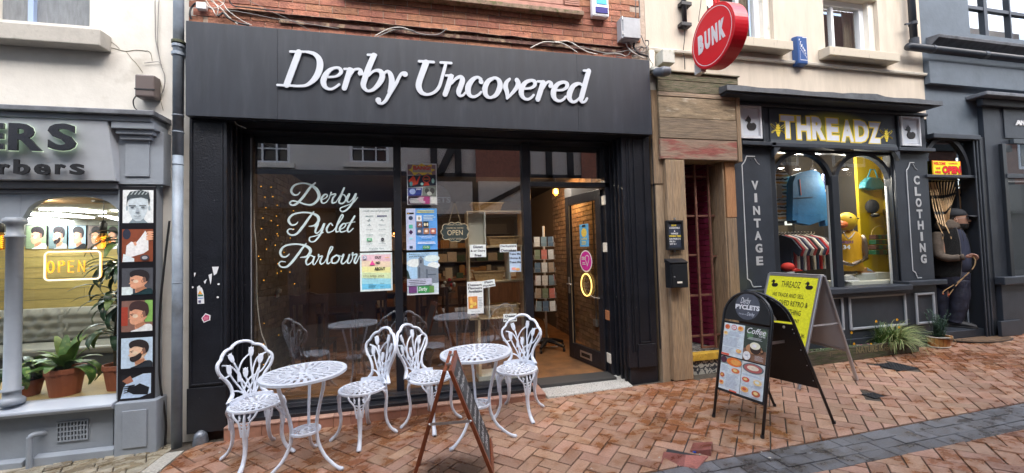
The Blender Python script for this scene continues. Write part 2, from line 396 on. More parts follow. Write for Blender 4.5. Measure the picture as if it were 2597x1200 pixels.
for i in range(-60,200):
 for j in range(-130,150):
  k = (i-j) % 4
  if k == 0: r = (i, j, i+2, j+1)
  elif k == 3: r = (i, j, i+1, j+2)
  else: continue
  c = [(r[0]*s+g, r[1]*s+g), (r[2]*s-g, r[1]*s+g), (r[2]*s-g, r[3]*s-g), (r[0]*s+g, r[3]*s-g)]
  poly = [(x*ca-y*sa+1.0, x*sa+y*ca+2.9) for x, y in c]
  mx = sum(p[0] for p in poly)/4; my = sum(p[1] for p in poly)/4
  if mx < -2.4 or mx > 17 or my < .2 or my > 4.5 or inpoly((mx, my), HOLE): continue
  if any(abs(mx-a) < w/2+.04 and abs(my-b) < h/2+.04 for a, b, w, h in COVERS): pass
  top = 3.925 if mx < 2.9 else (3.98 if mx < 4.4 else 4.22)
  if my > 2.35: p2 = cliph(cliph(poly, 1, top, -1), 1,2.515,1)
  else: p2 = cliph(poly, 1,2.185,-1)
  p2 = cliph(p2,0,-1.965,1)
  for a, b, w, h in COVERS:
   if abs(mx-a) < w/2+.16 and abs(my-b) < h/2+.16 and p2:
    if abs(mx-a) < w/2 and abs(my-b) < h/2: p2 = []; break
    if abs(mx-a)/w > abs(my-b)/h: p2 = cliph(p2,0, a+(w/2 if mx > a else -w/2), 1 if mx > a else -1)
    else: p2 = cliph(p2,1, b+(h/2 if my > b else -h/2), 1 if my > b else -1)
  if len(p2) > 2: put(p2,0 if True else 1)
x = -1.96
while x < 2.9:   # stretcher row along the shop, joints askew
 sk = -.055 if x > .75 else .05
 put([(x+g, 3.93), (x+.104,3.93), (x+.104+sk, 4.035), (x+g+sk, 4.035)], 0); x += .1095
pieces.sort(key=lambda t: -t[0])
def laypieces(items, lim, name, parent, zf=gz, dep=.05, rough=.0016):
 rest = {}
 n = 0
 for _, poly, kind, dist in items:
  cx = sum(p[0] for p in poly)/len(poly); cy = sum(p[1] for p in poly)/len(poly)
  h = random.gauss(0, rough); jog = (random.gauss(0,.006), random.gauss(0,.006))
  vs, fs = slabverts(poly, h, zf, dep=dep, jog=jog)
  if n < lim:
   b = MB().add(vs, fs); me = bpy.data.meshes.new(name)
   me.from_pydata([(v[0]-cx, v[1]-cy, v[2]-zf(cx)) for v in b.v], [], b.f); me.materials.append(kind)
   o = link(name, me, parent); o.location = (cx, cy, zf(cx)); n += 1
  else: rest.setdefault(kind.name, (kind, MB()))[1].add(vs, fs)
 for kind, b in rest.values():
  tag(b.build(name+'_field', kind, parent), kind='stuff')
laypieces([(a, p, (PAVER, PAVER2)[k], d) for a, p, k, d in pieces], 300, 'paver', pave)
for (pts, h, jog) in ([((1.71,2.69), (1.80,2.605), (1.725,2.52), (1.63,2.60)), .004,(.10,.02)], [((1.81,2.60), (1.93,2.545), (1.80,2.47), (1.735,2.515)), .006,(.03,.09)], [((1.985,2.73), (2.06,2.65), (1.985,2.575), (1.91,2.655)), .030,(.20,-.22)]):
 mx, my = sum(p[0] for p in pts)/4, sum(p[1] for p in pts)/4; vs, fs = slabverts([(mx+(p[0]-mx)*1.25, my+(p[1]-my)*1.25) for p in pts], h, gz, jog=jog)
 o = MB().add(vs, fs).build('loose_paver', PAVER2)
 tag(o, {.004: 'loose red block paver on the left of the hole beside the drain channel', .006: 'wedge shaped red paver between the hole and the dark channel blocks', .030: 'tilted red paver standing proud at the right of the hole'}[h], 'paver', 'loose red pavers round the hole')
tag(MB().add([(1.66,2.50, gz(1.7)-.006), (2.05,2.50, gz(2.05)-.006), (2.08,2.84, gz(2.08)-.006), (1.7,2.84, gz(1.7)-.006)], [(0,1,2,3)]).build('tarmac_patch', mat('tarmac', (.035,.037,.04), rough=.7, bump=2, bs=150), pave), kind='structure')
chan = tag(thing('drain_channel', None, None), kind='structure')
it = []
for row, (y0, y1) in enumerate(((2.19,2.288), (2.296,2.396), (2.404,2.506))):
 x = .9+row*.11
 while x < 17:
  w = .207+random.uniform(-.02,.02)
  if random.random() < .12: w = .1
  zf = gz
  poly = [(x+.003, y0), (x+w-.003, y0), (x+w-.003+random.uniform(-.004,.004), y1), (x+.003, y1)]
  sc = screen(x, y0)
  it.append((1/sc[2], poly, BLUEB, sc[2])); x += w
it.sort(key=lambda t: -t[0])
laypieces([(a, p, k, d) for a, p, k, d in it if True], 300, 'block', chan, zf=lambda x: gz(x)-.004, rough=.002)
sett = tag(thing('sett_paving', None, None), kind='structure')
it = []
for r_ in range(-6,8):
 t = -3.2+random.random()*.1
 while t < 3:
  w = random.uniform(.15,.3)
  q = [(t, r_*.105), (t+w-.008, r_*.105), (t+w-.008, r_*.105+.097), (t, r_*.105+.097)]
  an = R(28); poly = [(-2.6+a*math.cos(an)-b*math.sin(an), 3.7+a*math.sin(an)+b*math.cos(an)) for a, b in q]
  poly = cliph(cliph(poly, 0,-2.115,-1), 1,4.12,-1)
  if len(poly) > 2 and area(poly) > .002: it.append((1, poly, SETT, 3))
  t += w
vs = [p for p in it if (lambda s_: s_ and s_[0] > -300 and s_[1] < 1400)(screen(p[1][0][0], p[1][0][1]))]
laypieces(vs, 300, 'sett', sett, rough=.003)
for a, b in ((3.93,3.62), (3.61,3.2), (3.19,2.8)):
 v_, f_ = slabverts([(-2.105, b), (-1.975, b), (-1.975, a), (-2.105, a)], .004, gz)
 MB().add(v_, f_).build('kerb_slab', mat('granite', (.42,.40,.35), rough=.8, var=.35, vs=60, bump=1, bs=60), sett)
IRON = mat('cast_iron', (.05,.053,.06), rough=.45, metal=.5, bump=1, bs=60)
for (a, b, w, h), lb in zip(COVERS, ('larger rectangular iron cover in the paving before the planter', 'small square iron cover in the paving beside the silver sign foot')):
 t = thing('drain_cover', lb, 'drain cover', (a, b, gz(a)))
 m_ = MB().box(a-w/2+.004, a+w/2-.004, b-h/2+.004, b+h/2-.004, gz(a)-.03, gz(a)-.002); m_.build('plate', IRON, t)
 m_ = MB()
 n_ = 7 if w > .2 else 4
 for i in range(n_):
  for j in range(n_):
   xx = a-w/2+.02+(w-.05)*i/(n_-1); yy = b-h/2+.02+(h-.05)*j/(n_-1); m_.box(xx, xx+.014, yy, yy+.012, gz(a)-.003, gz(a)+.002)
 tag(m_.build('studs', IRON, t), kind='stuff')
def litter(name, lb, c, m, sz):
 b = MB(); b.ball((0,0,0), sz, 7,(1,.7,.35)); b.v = [(x+random.uniform(-.2,.2)*sz, y+random.uniform(-.2,.2)*sz, z) for x, y, z in b.v]
 o = b.build(name, m); o.location = (c[0], c[1], gz(c[0])+sz*.3); tag(o, lb, 'litter')
c = G(1763,1148); litter('bottle_cap', 'crumpled bright blue cap lying in the hole in the paving', c, mat('blue_plastic', (.02,.10,.55), rough=.3), .017)
c = G(1856,1186)
for (u, v, sz, nm) in ((1775,1153,.009, 'white crumb of litter beside the blue cap'), (1931,1147,.008, 'white scrap on the joint of the dark channel blocks'), (1952,1163,.012, 'pale brown cigarette stub on the channel blocks'), (1500,1189,.009, 'white pellet on the pavers right of the chalkboard'), (1610,982,.006, 'tiny white scrap at the foot of the stone threshold'), (1672,1161,.008, 'cream pebble on the pavers left of the red ones'), (557,1148,.01, 'white scrap on the pavers beside the leftmost chair foot')):
 litter('scrap', nm, G(u, v), mat('scrap_white', (.6,.55,.48)), sz)
YO = -1.6
WB = mat('white_painted_brick', (.62,.60,.56), rough=.8, bump=1, bs=30, var=.06)
ob = thing('white_brick_building', 'white painted brick building across the street with sash windows above a dark shopfront', 'building', (-3, YO, -1.5))
def wallbox(nm, m, p, x0, x1, z0, z1, holes, y0, y1):
 """a wall with rectangular openings, built of butted blocks"""
 xs = sorted(set([x0, x1]+[h[0] for h in holes]+[h[1] for h in holes])); b = MB()
 for a, c in zip(xs, xs[1:]):
  zs = [z0]+[z for h in sorted(holes, key=lambda h: h[2]) if h[0] <= a+1e-6 and h[1] >= c-1e-6 for z in (h[2], h[3])]+[z1]
  for k in range(0, len(zs), 2):
   if zs[k+1]-zs[k] > 1e-4: b.box(a, c, y0, y1, zs[k], zs[k+1])
 return b.build(nm, m, p)
def VP(u, v): # where something seen mirrored in the big panes really stands
 q = P(u, v, 2*4.42-YO); return q.x, q.z
wins = []
for (u0, u1) in ((625,735), (885,985)):
 a = VP(u0,413); b = VP(u1,340); wins.append((a[0], b[0], a[1], a[1]+1.5))
wins += [(wins[0][0]-2.4, wins[0][0]-1.2, wins[0][2], wins[0][3])]
xe = VP(1090,400)[0]; zb = VP(820,436)[1]
wallbox('wall', WB, ob, -14, xe, zb, 7.2, wins, YO-.3, YO)
for w in wins:
 f_ = MB()
 for xx in (w[0], w[1]-.07): f_.box(xx, xx+.07, YO-.12, YO-.05, w[2], w[3])
 for zz in (w[2], w[3]-.07,(w[2]+w[3])/2-.03): f_.box(w[0]+.07, w[1]-.07, YO-.12, YO-.05, zz, zz+.07)
 for k in (1,2): xx = w[0]+(w[1]-w[0])*k/3; f_.box(xx-.015, xx+.015, YO-.11, YO-.06, w[2]+.07, w[3]-.07)
 for k in (1,3): zz = w[2]+(w[3]-w[2])*k/4; f_.box(w[0]+.07, w[1]-.07, YO-.10, YO-.07, zz-.014, zz+.014)
 q = f_.build('window_frame', WHITE, ob); MB().box(w[0], w[1], YO-.2, YO-.16, w[2], w[3]).build('pane', mat('dark_pane', (.02,.02,.025), rough=.08), q)
 bx('sill', CREAMW, ob, w[0]-.12, w[1]+.12, YO, YO+.1, w[2]-.12, w[2]-.001)
NAVY = mat('navy_shopfront', (.018,.026,.045), rough=.35)
bx('fascia', NAVY, ob, -14, xe, YO+.0, YO+.25, zb-.9, zb-.002)
for k, xx in enumerate((-13.9,-9.5,-6.2,-3.1, xe-.5)): bx('pilaster', NAVY, ob, xx, xx+.4, YO-.1, YO+.12, gz(xx)-.02, zb-.902)
MB().box(-13.9, xe, YO-.16, YO-.12,-.9, zb-.905).build('shop_window', mat('dark_shop_pane', (.012,.013,.016), rough=.15), ob)
bx('stall_riser', NAVY, ob, -13.9, xe, YO-.15, YO-.05, gz(-14)-.1,-.91)
tb = thing('timber_framed_building', 'black and white timber framed building across the street beside red brick', 'building', (3, YO, -1.5))
MB().box(xe+.002,9, YO-.3, YO, zb-.2,7.2).build('wall', WB, tb); MB().box(9.001,24, YO-.3, YO, zb-.2,7.6).build('brick_wall', mat('far_brick', (.22,.10,.07), rough=.85, var=.3, vs=6), tb)
BM_ = mat('black_beam', (.012,.012,.013), rough=.6)
def beam(x0, z0, x1, z1, w=.2): MB().bar((x0, YO+.03, z0), (x1, YO+.03, z1), w, .08, up=(0,1,0)).build('beam', BM_, tb)
beam(xe, 3.1,20,3.1,.22); beam(xe, 1.95,20,1.95,.25); beam(xe, 4.6,9,4.6,.2); beam(xe, 5.9,9,5.9,.2)
for k in range(5): w_ = 10+k*2.6; MB().box(w_, w_+1.3, YO+.001, YO+.02,2.4,4.2).build('window', WHITE, tb); MB().box(w_+.1, w_+1.2, YO+.021, YO+.03,2.5,4.1).build('window_glass', mat('dark_pane', (.02,.02,.025)), tb)
for k in range(14): xx = xe+.1+k*.62; beam(xx, 1.9, xx, 7.2,.17)
beam(xe+.2,1.95, xe+.75,3.1); beam(xe+1.4,3.1, xe+2.2,4.6)
MB().box(VP(1205,400)[0], VP(1318,400)[0], YO+.08, YO+.12,1.2,3.6).build('brick_panel', BRICK, tb)
MB().box(VP(1470,400)[0], VP(1530,400)[0]+.6, YO+.08, YO+.12,1.2,3.6).build('brick_panel', BRICK, tb)
bx('fascia', mat('charcoal', (.02,.02,.022), rough=.4), tb, xe+.01,20, YO+.0, YO+.2, zb-1.15, zb-.25)
MB().box(xe+.01,20, YO-.16, YO-.12, gz(20)-.2, zb-1.155).build('shop_window', mat('dark_shop_pane2', (.014,.015,.018), rough=.15), tb)
for u0_, u1_ in ((1085,1195), (1212,1335)): q0 = VP(u0_, 545); q1 = VP(u1_, 465); MB().box(q0[0], q1[0], YO+.205, YO+.23, q0[1], q1[1]).build('plaster_panel', WB, tb)
q0 = VP(1215,530); q1 = VP(1330,480); MB().bar((q0[0], YO+.24, q0[1]), (q1[0], YO+.24, q1[1]+.1), .12,.04, up=(0,1,0)).build('beam', BM_, tb)
for k in range(9): xx = xe+.3+k*1.9; bx('pilaster', mat('charcoal', (.02,.02,.022)), tb, xx, xx+.25, YO-.1, YO+.1, gz(xx)-.02, zb-1.156)
MB().box(xe, 24, YO-.4, YO-.31, gz(24)-.4, zb).build('back_wall', BM_, tb); MB().box(-14, xe-.002, YO-.4, YO-.31, gz(-14)-.4, zb).build('back_wall', BM_, ob)
MB().box(-14, xe, YO-.3, YO-.001, zb-.95, zb-.001).build('lintel', NAVY, ob); MB().box(xe+.001,24, YO-.3, YO-.001, zb-1.2, zb-.201).build('lintel', BM_, tb)
class Sheet:
 """flat print: coloured shapes and lettering on a sheet, all in one mesh; coordinates 0..1 across and up"""
 def __init__(s, o, rx, up, w, h): s.o = Vector(o); s.rx = Vector(rx).normalized(); s.up = Vector(up).normalized(); s.n = s.rx.cross(s.up); s.w = w; s.h = h; s.items = []; s.k = 0
 def pt(s, x, y, d): return s.o+s.rx*(x*s.w)+s.up*(y*s.h)+s.n*d
 def poly(s, pts, m, k=None):
  s.k += 1; d = .0006*(k if k is not None else s.k)+.0006
  s.items.append(([s.pt(x, y, d) for x, y in pts], [tuple(range(len(pts)))], m)); return s
 def rect(s, x0, y0, x1, y1, m, k=None): return s.poly([(x0, y0), (x1, y0), (x1, y1), (x0, y1)], m, k)
 def ell(s, cx, cy, rx, ry, m, n=20, k=None): return s.poly([(cx+rx*math.cos(2*math.pi*i/n), cy+ry*math.sin(2*math.pi*i/n)) for i in range(n)], m, k)
 def txt(s, t, x0, y0, x1, y1, m, **kw):
  s.k += 1; v, f, asp = text_mesh(t, kw.get('bold', 0), kw.get('shear', 0), kw.get('sp', 1))
  d = .0006*s.k+.0006
  s.items.append(([s.pt(x0+p[0]*(x1-x0), y0+p[1]*(y1-y0), d+p[2]*.0003) for p in v], f, m)); return s
 def lines(s, x0, y0, x1, y1, n, m, fill=.45, jit=.25):
  for i in range(n):
   yy = y1-(y1-y0)*(i+.5)/n; hh = (y1-y0)/n*fill/2; s.rect(x0+random.uniform(0, jit*.3)*(x1-x0), yy-hh, x1-random.uniform(0, jit)*(x1-x0), yy+hh, m, k=s.k)
  return s
 def build(s, name, parent, back=None, t=.002, kname=None):
  if back:
   a = [s.pt(x, y, 0) for x, y in ((0,0), (1,0), (1,1), (0,1))]; b = [p-s.n*t for p in a]
   s.items.insert(0,(b+a, [(0,3,2,1), (4,5,6,7), (0,1,5,4), (1,2,6,5), (2,3,7,6), (3,0,4,7)], back))
  o = wloc(parent); me = bpy.data.meshes.new(name); V = []; F = []; MI = []; ms = []
  for vs, fs, m in s.items:
   if m not in ms: ms.append(m)
   n = len(V); V += [tuple(Vector(p)-o) for p in vs]; F += [tuple(i+n for i in f) for f in fs]; MI += [ms.index(m)]*len(fs)
  me.from_pydata(V, [], F)
  for m in ms: me.materials.append(m)
  me.polygons.foreach_set('material_index', MI); me.update()
  return link(name, me, parent)
def wsheet(u0, v0, u1, v1, y):  # a sheet flat against a wall plane
 a = P(u0, v1, y); b = P(u1, v1, y); c = P(u0, v0, y)
 return Sheet(a, (1,0,0), (0,0,1), b.x-a.x, c.z-a.z)
def pbox(name, m, parent, u0, v0, u1, v1, y0, y1, bev=.003):
 a = P(u0, v0, y0); b = P(u1, v1, y0); return bx(name, m, parent, a.x, b.x, y0, y1, b.z, a.z, bev)
def frame(name, m, parent, x0, x1, z0, z1, w, y0, y1, bev=.003):  # a mitre-less picture frame of four butted bars
 return MB().box(x0, x0+w, y0, y1, z0, z1).box(x1-w, x1, y0, y1, z0, z1).box(x0+w, x1-w, y0, y1, z0, z0+w).box(x0+w, x1-w, y0, y1, z1-w, z1).build(name, m, parent, bev=bev)
def cable(name, lb, pts, r, m, grp=None, cat='cable', n=6):
 q = [Vector(p) for p in spline([tuple(p) for p in pts], 6)]; o = q[0].copy()
 ob_ = MB().tube([p-o for p in q], r, n).build(name, m, smooth=True); ob_.location = o; return tag(ob_, lb, cat, grp)
def leafmesh(L, w, droop, m, parent, base, az, el, fold=.25, nm='leaf', seg=6, twist=0):
 """one arching leaf blade with a folded midrib"""
 b = MB(); pts = []; p = Vector(base); e = el
 for i in range(seg+1):
  t = i/seg; ww = w*math.sin(math.pi*min(1,(t*.92+.04)))**.75*.5
  d = Vector((math.cos(az)*math.cos(e), math.sin(az)*math.cos(e), math.sin(e))); sd = Vector((-math.sin(az), math.cos(az), 0))
  upn = sd.cross(d)*-1
  b.v += [tuple(p+sd*ww+upn*ww*fold), tuple(p), tuple(p-sd*ww+upn*ww*fold)]
  if i < seg: b.f += [(3*i, 3*i+1,3*i+4,3*i+3), (3*i+1,3*i+2,3*i+5,3*i+4)]
  p = p+d*(L/seg); e -= droop/seg*(1+t)
 return b.build(nm, m, parent, smooth=True)
LEAFA = mat('leaf_variegated', (.07,.17,.035), rough=.4, var=.3, vs=12, col2=(.22,.33,.08), c2s=18, c2lo=.52, c2hi=.62)
LEAFB = mat('leaf_dark', (.025,.062,.03), rough=.35, var=.35, vs=10)
LEAFC = mat('leaf_yellow_green', (.12,.19,.04), rough=.45, var=.4, vs=10)
SOIL = mat('soil', (.03,.02,.014), rough=.95, bump=2, bs=60)
bb = thing('barber_shop', 'off white rendered barber shop with grey painted shopfront at the far left', 'building', (-2.6,4.15, gz(-2.6)))
yw = 4.15
g0 = P(227,67, yw); wtop = 3.2
cz = P(380,290, yw).z
wallbox('wall', STUCCO, bb, -6.5,-2.005, cz, 6.5, [(-3.6, g0.x, g0.z, wtop+.8)], yw, yw+.3)
bx('side_wall', STUCCO, bb, -2.262,-2.005, yw, yw+.3, gz(-2.2)-.1, cz-.001,0)
wf = frame('window_frame', CREAMW, bb, -3.58, g0.x-.006, g0.z+.004, wtop, .045, yw+.10, yw+.15)
m0 = P(72,40, yw+.1); m1 = P(86,40, yw+.1)
MB().box(m0.x, m1.x, yw+.095, yw+.14, g0.z+.05, wtop).build('mullion', mat('blue_white_frame', (.32,.42,.62), rough=.5), wf)
MB().box(-3.55, g0.x-.03, yw+.13, yw+.135, g0.z+.03, wtop).build('pane', mat('obscured_glass', (.24,.26,.28), rough=.35, var=.2, vs=8, stretch=(6,6,1), bump=2, bs=120), wf)
s0 = P(254,71,4.02); s1 = P(254,121,4.02)
bx('window_sill', STONE, bb, -6, s0.x, 4.02, yw, s1.z+.02, s0.z-.01,.008)
a = P(0,271,3.93); e = P(402,287,3.93)
bx('cornice_lead', LEAD, bb, -6, e.x-.02,3.90, yw, e.z-.03, e.z+.012,.006)
bx('cornice', GREYP, bb, -6, e.x-.06,3.94, yw, e.z-.075, e.z-.031,.004)
pcp = MB()
for k, (o_, z0, z1) in enumerate(((.0,-.135,-.076), (.025,-.175,-.136), (.05,-.215,-.176))): pcp.box(P(286,300,3.97).x+o_*.6, e.x-.045-o_, 3.95+o_, yw, e.z+z0, e.z+z1)
pcp.build('pilaster_cap', GREYP, bb, bev=.006)
fa = P(281,294,3.99); fb = P(300,460,4.02)
yf0, yf1 = 3.95,3.99
MB().hexa([(-6, yf1, fb.z), (fb.x, yf1, fb.z), (fb.x, yw, fb.z), (-6, yw, fb.z), (-6, yf0, e.z-.077), (fa.x, yf0, e.z-.077), (fa.x+.03, yw, e.z-.077), (-6, yw, e.z-.077)]).build('fascia_board', mat('fascia_grey', (.40,.43,.47), rough=.5, var=.05), bb, bev=.003)
pbox('fascia_pilaster', GREYP, bb, 300,330,414,468,4.04, yw)
pbox('raised_panel', GREYP, bb, 317,345,378,448,4.028,4.039)
MB().box(-6, P(302,470,4.06).x, 4.04, yw, P(150,478,4.04).z, fb.z-.002).box(-6, P(302,470,4.06).x, 4.08, yw+.05, P(150,492,4.08).z, P(150,478,4.04).z-.002).build('architrave', mat('grey_paint_dark', (.2,.215,.24), rough=.45), bb, bev=.008)
CHROME = mat('dark_mirror_letters', (.09,.09,.10), rough=.18, metal=.85)
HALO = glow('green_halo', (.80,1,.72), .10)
yl = 3.93
def signtilt(v): return 3.95+(fb.z and 0)
sg = thing('shop_sign', 'dark mirrored letters ERS with pale green edge light on the grey barber fascia', 'sign', (-3.0,3.93, P(60,345,3.93).z))
for t_, u0, v0, u1, v1 in (('E', -45,312,14,378), ('R', 25,313,110,382), ('S', 124,313,195,382)):
 l_ = tpx('letter', t_, CHROME, sg, u0, v0, u1, v1,3.925, t=.016, bold=.035)
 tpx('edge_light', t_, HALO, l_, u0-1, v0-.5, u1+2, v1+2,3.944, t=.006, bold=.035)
sg = thing('shop_sign', 'small black raised letters rbers lower on the grey barber fascia', 'sign', (-3.0,3.94, P(60,430,3.94).z))
for t_, u0, v0, u1, v1 in (('a', -38,416,-6,444), ('r', 1,416,27,443), ('b', 38,405,78,443), ('e', 90,416,129,444), ('r', 143,417,168,443), ('s', 180,416,215,444)):
 tpx('letter', t_, mat('black_letters', (.02,.02,.022), rough=.35), sg, u0, v0, u1, v1,3.955, t=.016, bold=.03)
xl_, xr_ = P(58,550,4.10).x, P(306,550,4.10).x
ztop = P(150,492,4.08).z-.002; zsp = P(100,560,4.10).z; zap = P(170,499,4.10).z
def archpoly(x0, x1, n=14):
 out = []
 for i in range(n+1):
  t = i/n; u = 2*t-1; out.append((x0+(x1-x0)*t, zsp+(zap-zsp)*max(0,1-abs(u)**3.2)**(1/1.6)))
 return out
def spandrel(x0, x1, nm='arch_spandrel'):
 b = MB(); q = archpoly(x0, x1)
 for (p, r) in zip(q, q[1:]): b.hexa([(p[0], 4.09, p[1]), (r[0], 4.09, r[1]), (r[0], 4.14, r[1]), (p[0], 4.14, p[1]), (p[0], 4.09, ztop), (r[0], 4.09, ztop), (r[0], 4.14, ztop), (p[0], 4.14, ztop)])
 return b.build(nm, GREYP, bb)
colx = (P(14,700,4.1).x+P(55,700,4.1).x)/2+.004
spandrel(xl_-.005, xr_+.02); spandrel(colx-.1-.78, colx-.1)
bx('arch_spandrel', GREYP, bb, colx-.099, xl_-.006,4.09,4.14, zsp-.02, ztop, .003)
zsill = P(60,1022,4.1).z
zc0 = P(35,555,4.1).z
prof = [(.075, zsill), (.078, zsill+.03), (.06, zsill+.05), (.052, zsill+.055), (.052, zsill+.10), (.064, zsill+.105), (.064, zsill+.12), (.05, zsill+.13), (.048, zc0-.16), (.058, zc0-.155), (.058, zc0-.14), (.046, zc0-.13), (.048, zc0-.05), (.07, zc0-.035), (.07, zc0-.005), (.05, zc0+.01)]
MB().lathe(prof, (colx, 4.10,0), 24).build('column', GREYP, bb, smooth=True)
MB().box(-5.5, xr_+.01,4.148,4.152, zsill, ztop).build('window_pane', GLASS2, bb)
zl = P(290,1024,3.99).z; zbk = P(285,1002,4.15).z
MB().prism([(4.0, zl-.045), (3.985, zl-.02), (3.99, zl), (4.15, zbk), (4.20, zbk+.002), (4.20, zl-.06), (4.05, zl-.06)], -6, P(290,1000,4.02).x, 'x').build('window_sill', mat('grey_sill_paint', (.40,.44,.50), rough=.4), bb, bev=.006)
bx('stall_riser', GREYP, bb, -6, P(289,1100,4.09).x, 4.08, yw+.1, gz(-3)-.1, zl-.061)
zk = P(250,1141,4.03).z
MB().prism([(4.03, gz(-3)-.1), (4.03, zk-.012), (4.078, zk+.006), (4.078, gz(-3)-.1)], P(82,1150,4.03).x, P(288,1150,4.03).x, 'x').build('skirting', GREYP, bb, bev=.005)
MB().prism([(4.03, gz(-3)-.1), (4.03, zk-.03), (4.078, zk-.012), (4.078, gz(-3)-.1)], -6, P(56,1170,4.03).x, 'x').build('skirting', GREYP, bb, bev=.005)
pbox('pilaster_base', GREYP, bb, 289,1024,396,1157,4.0, yw, .01)
pbox('raised_panel', GREYP, bb, 309,1044,371,1133,3.99,3.999,.004)
pbox('pilaster', GREYP, bb, 300,469,394,1015,4.06, yw)
vg = thing('air_vent', 'grey painted air vent grille in the wall below the barber window', 'vent', P(182,1093,4.07))
a = P(145,1073,4.07); b = P(221,1113,4.07)
v_ = MB(); nx, nz = 9,4
xs = [a.x+(b.x-a.x)*i/nx for i in range(nx+1)]; zs = [b.z+(a.z-b.z)*i/nz for i in range(nz+1)]
for x in xs: v_.box(x-.005, x+.005,4.068,4.08, b.z-.005, a.z+.005)
for z in zs:
 for i in range(nx): v_.box(xs[i]+.005, xs[i+1]-.005,4.068,4.08, z-.005, z+.005)
v_.build('grille', GREYP, vg)
MB().box(a.x, b.x, 4.0785,4.0795, b.z, a.z).build('shadow_gap', BLACKP, vg)
c0 = P(68,1185,4.0); c1 = P(68,1113,4.0)
o = MB().tube(spline([(c0.x, 4.02, c0.z-.05), (c0.x, 4.02, c1.z-.02), (c0.x+.002,4.02, c1.z+.0), (c0.x+.012,4.03, c1.z+.014), (c0.x+.04,4.06, c1.z+.01), (c0.x+.06,4.1, c1.z)], 5), .019,12).build('waste_pipe', GREYP, smooth=True)
tag(o, 'short grey painted waste pipe bending into the wall under the barber window', 'pipe')
bxp = thing('cable_box', 'brown plastic cable box on the off white wall above the barber cornice', 'box', P(368,218,4.1))
pbox('box', mat('brown_plastic', (.12,.095,.09), rough=.45), bxp, 341,187,391,247,4.05, yw-.001,.014)
bx('strap', CABLE, bxp, P(340,224,4.045).x, P(392,224,4.045).x, 4.046,4.049, P(340,226,4.045).z, P(340,223,4.045).z, 0)
def wp(pts, y, dy=None): return [P(u, v, y if dy is None else y+dy[i % len(dy)]) for i, (u, v) in enumerate(pts)]
cable('cable', 'black cable looping from under the brown cable box to the cornice', wp([(345,243), (338,256), (341,272), (350,281)], 4.10), .005, CABLE)
cable('cable', 'grey cable hanging down the off white wall and looping into the brown box', wp([(393,0), (394,60), (395,100), (403,140), (410,170), (418,195), (414,230), (396,250), (370,250), (355,244)], 4.13), .004, CABLEG)
cable('cable', 'second thin grey cable beside the pipe on the off white wall', wp([(403,0), (401,50), (400,110), (408,165), (414,175)], 4.135), .003, CABLEG)
cable('cable', 'pale cable stub curling across the cracked render', wp([(366,160), (385,158), (402,157), (410,165)], 4.135), .003, CABLEG)
cable('cable', 'black cable hanging beside the grey pilaster down to the ground', wp([(430,560), (424,610), (416,680), (408,760), (404,850), (404,930), (408,985), (416,1030), (421,1080), (418,1140)], 4.10), .008, CABLE)
ck = MB()
for pts in ([(258,118), (285,122), (318,130), (345,127), (372,130)], [(320,131), (335,150), (345,160), (362,184)], [(262,95), (290,112), (303,124)], [(372,128), (382,135), (386,155)], [(405,200), (411,230), (408,255), (414,280)]):
 q = [p for p in wp(pts, 4.148)]; ck.tube([tuple(p) for p in spline([tuple(x) for x in q], 4)], .0022,4)
ck.build('crack', mat('crack_dark', (.13,.12,.07), rough=.9), bb)
o = MB().ball((0,0,0), .02,9,(1,.25,.35)).build('moss', mat('moss', (.13,.15,.03), rough=.95, bump=3, bs=80), bb); o.location = P(318,132,4.15)-wloc(bb)
dp = thing('downpipe', 'grey cast iron downpipe between the barber and the black shopfront', 'pipe', (P(448,1120,3.99).x, 3.99, gz(-2.08)))
PIPE = mat('pipe_blue_grey', (.24,.29,.35), rough=.45, var=.25, vs=4, col2=(.14,.155,.17), c2s=3, c2lo=.5, c2hi=.68, bump=.4, bs=40)
px_ = P(449,500,4.05).x+.006
def zz(v): return P(448, v, 4.05).z
MB().lathe([(.039, gz(-2)-.05), (.039, zz(395))], (px_, 4.05,0), 20).build('lower_pipe', PIPE, dp, smooth=True)
MB().lathe([(.040, zz(395)+.001), (.040,4.2)], (px_, 4.05,0), 20).build('upper_pipe', PIPE, dp, smooth=True)
def col(v0, v1, r=.05, m=PIPE, nm='collar'): MB().lathe([(r-.004, zz(v1)), (r, zz(v1)+.004), (r, zz(v0)-.004), (r-.004, zz(v0))], (px_, 4.05,0), 20).build(nm, m, dp, smooth=False)
col(104,112,.052, mat('mossy_iron', (.07,.08,.05), rough=.8, var=.4, vs=30)); col(114,122,.049); col(134,143,.051, mat('mossy_iron')if False else PIPE)
col(292,296,.044); col(334,338,.044); col(416,419,.044); col(716,719,.042)
MB().box(px_-.05, px_+.05,4.09,4.15, zz(120), zz(108)).build('bracket', PIPE, dp)
ps = thing('photo_panel', 'tall black panel of six haircut photographs on the barber pilaster', 'poster', P(345,1018,4.05))
pbox('backing', mat('black_board', (.014,.013,.016), rough=.3), ps, 303,472,391,1021,4.045,4.0585,.002)
SK = flat(205,150,120); SKD = flat(165,115,88); HR = flat(38,32,34); SKY_ = flat(200,215,232); WHT = flat(225,232,240)
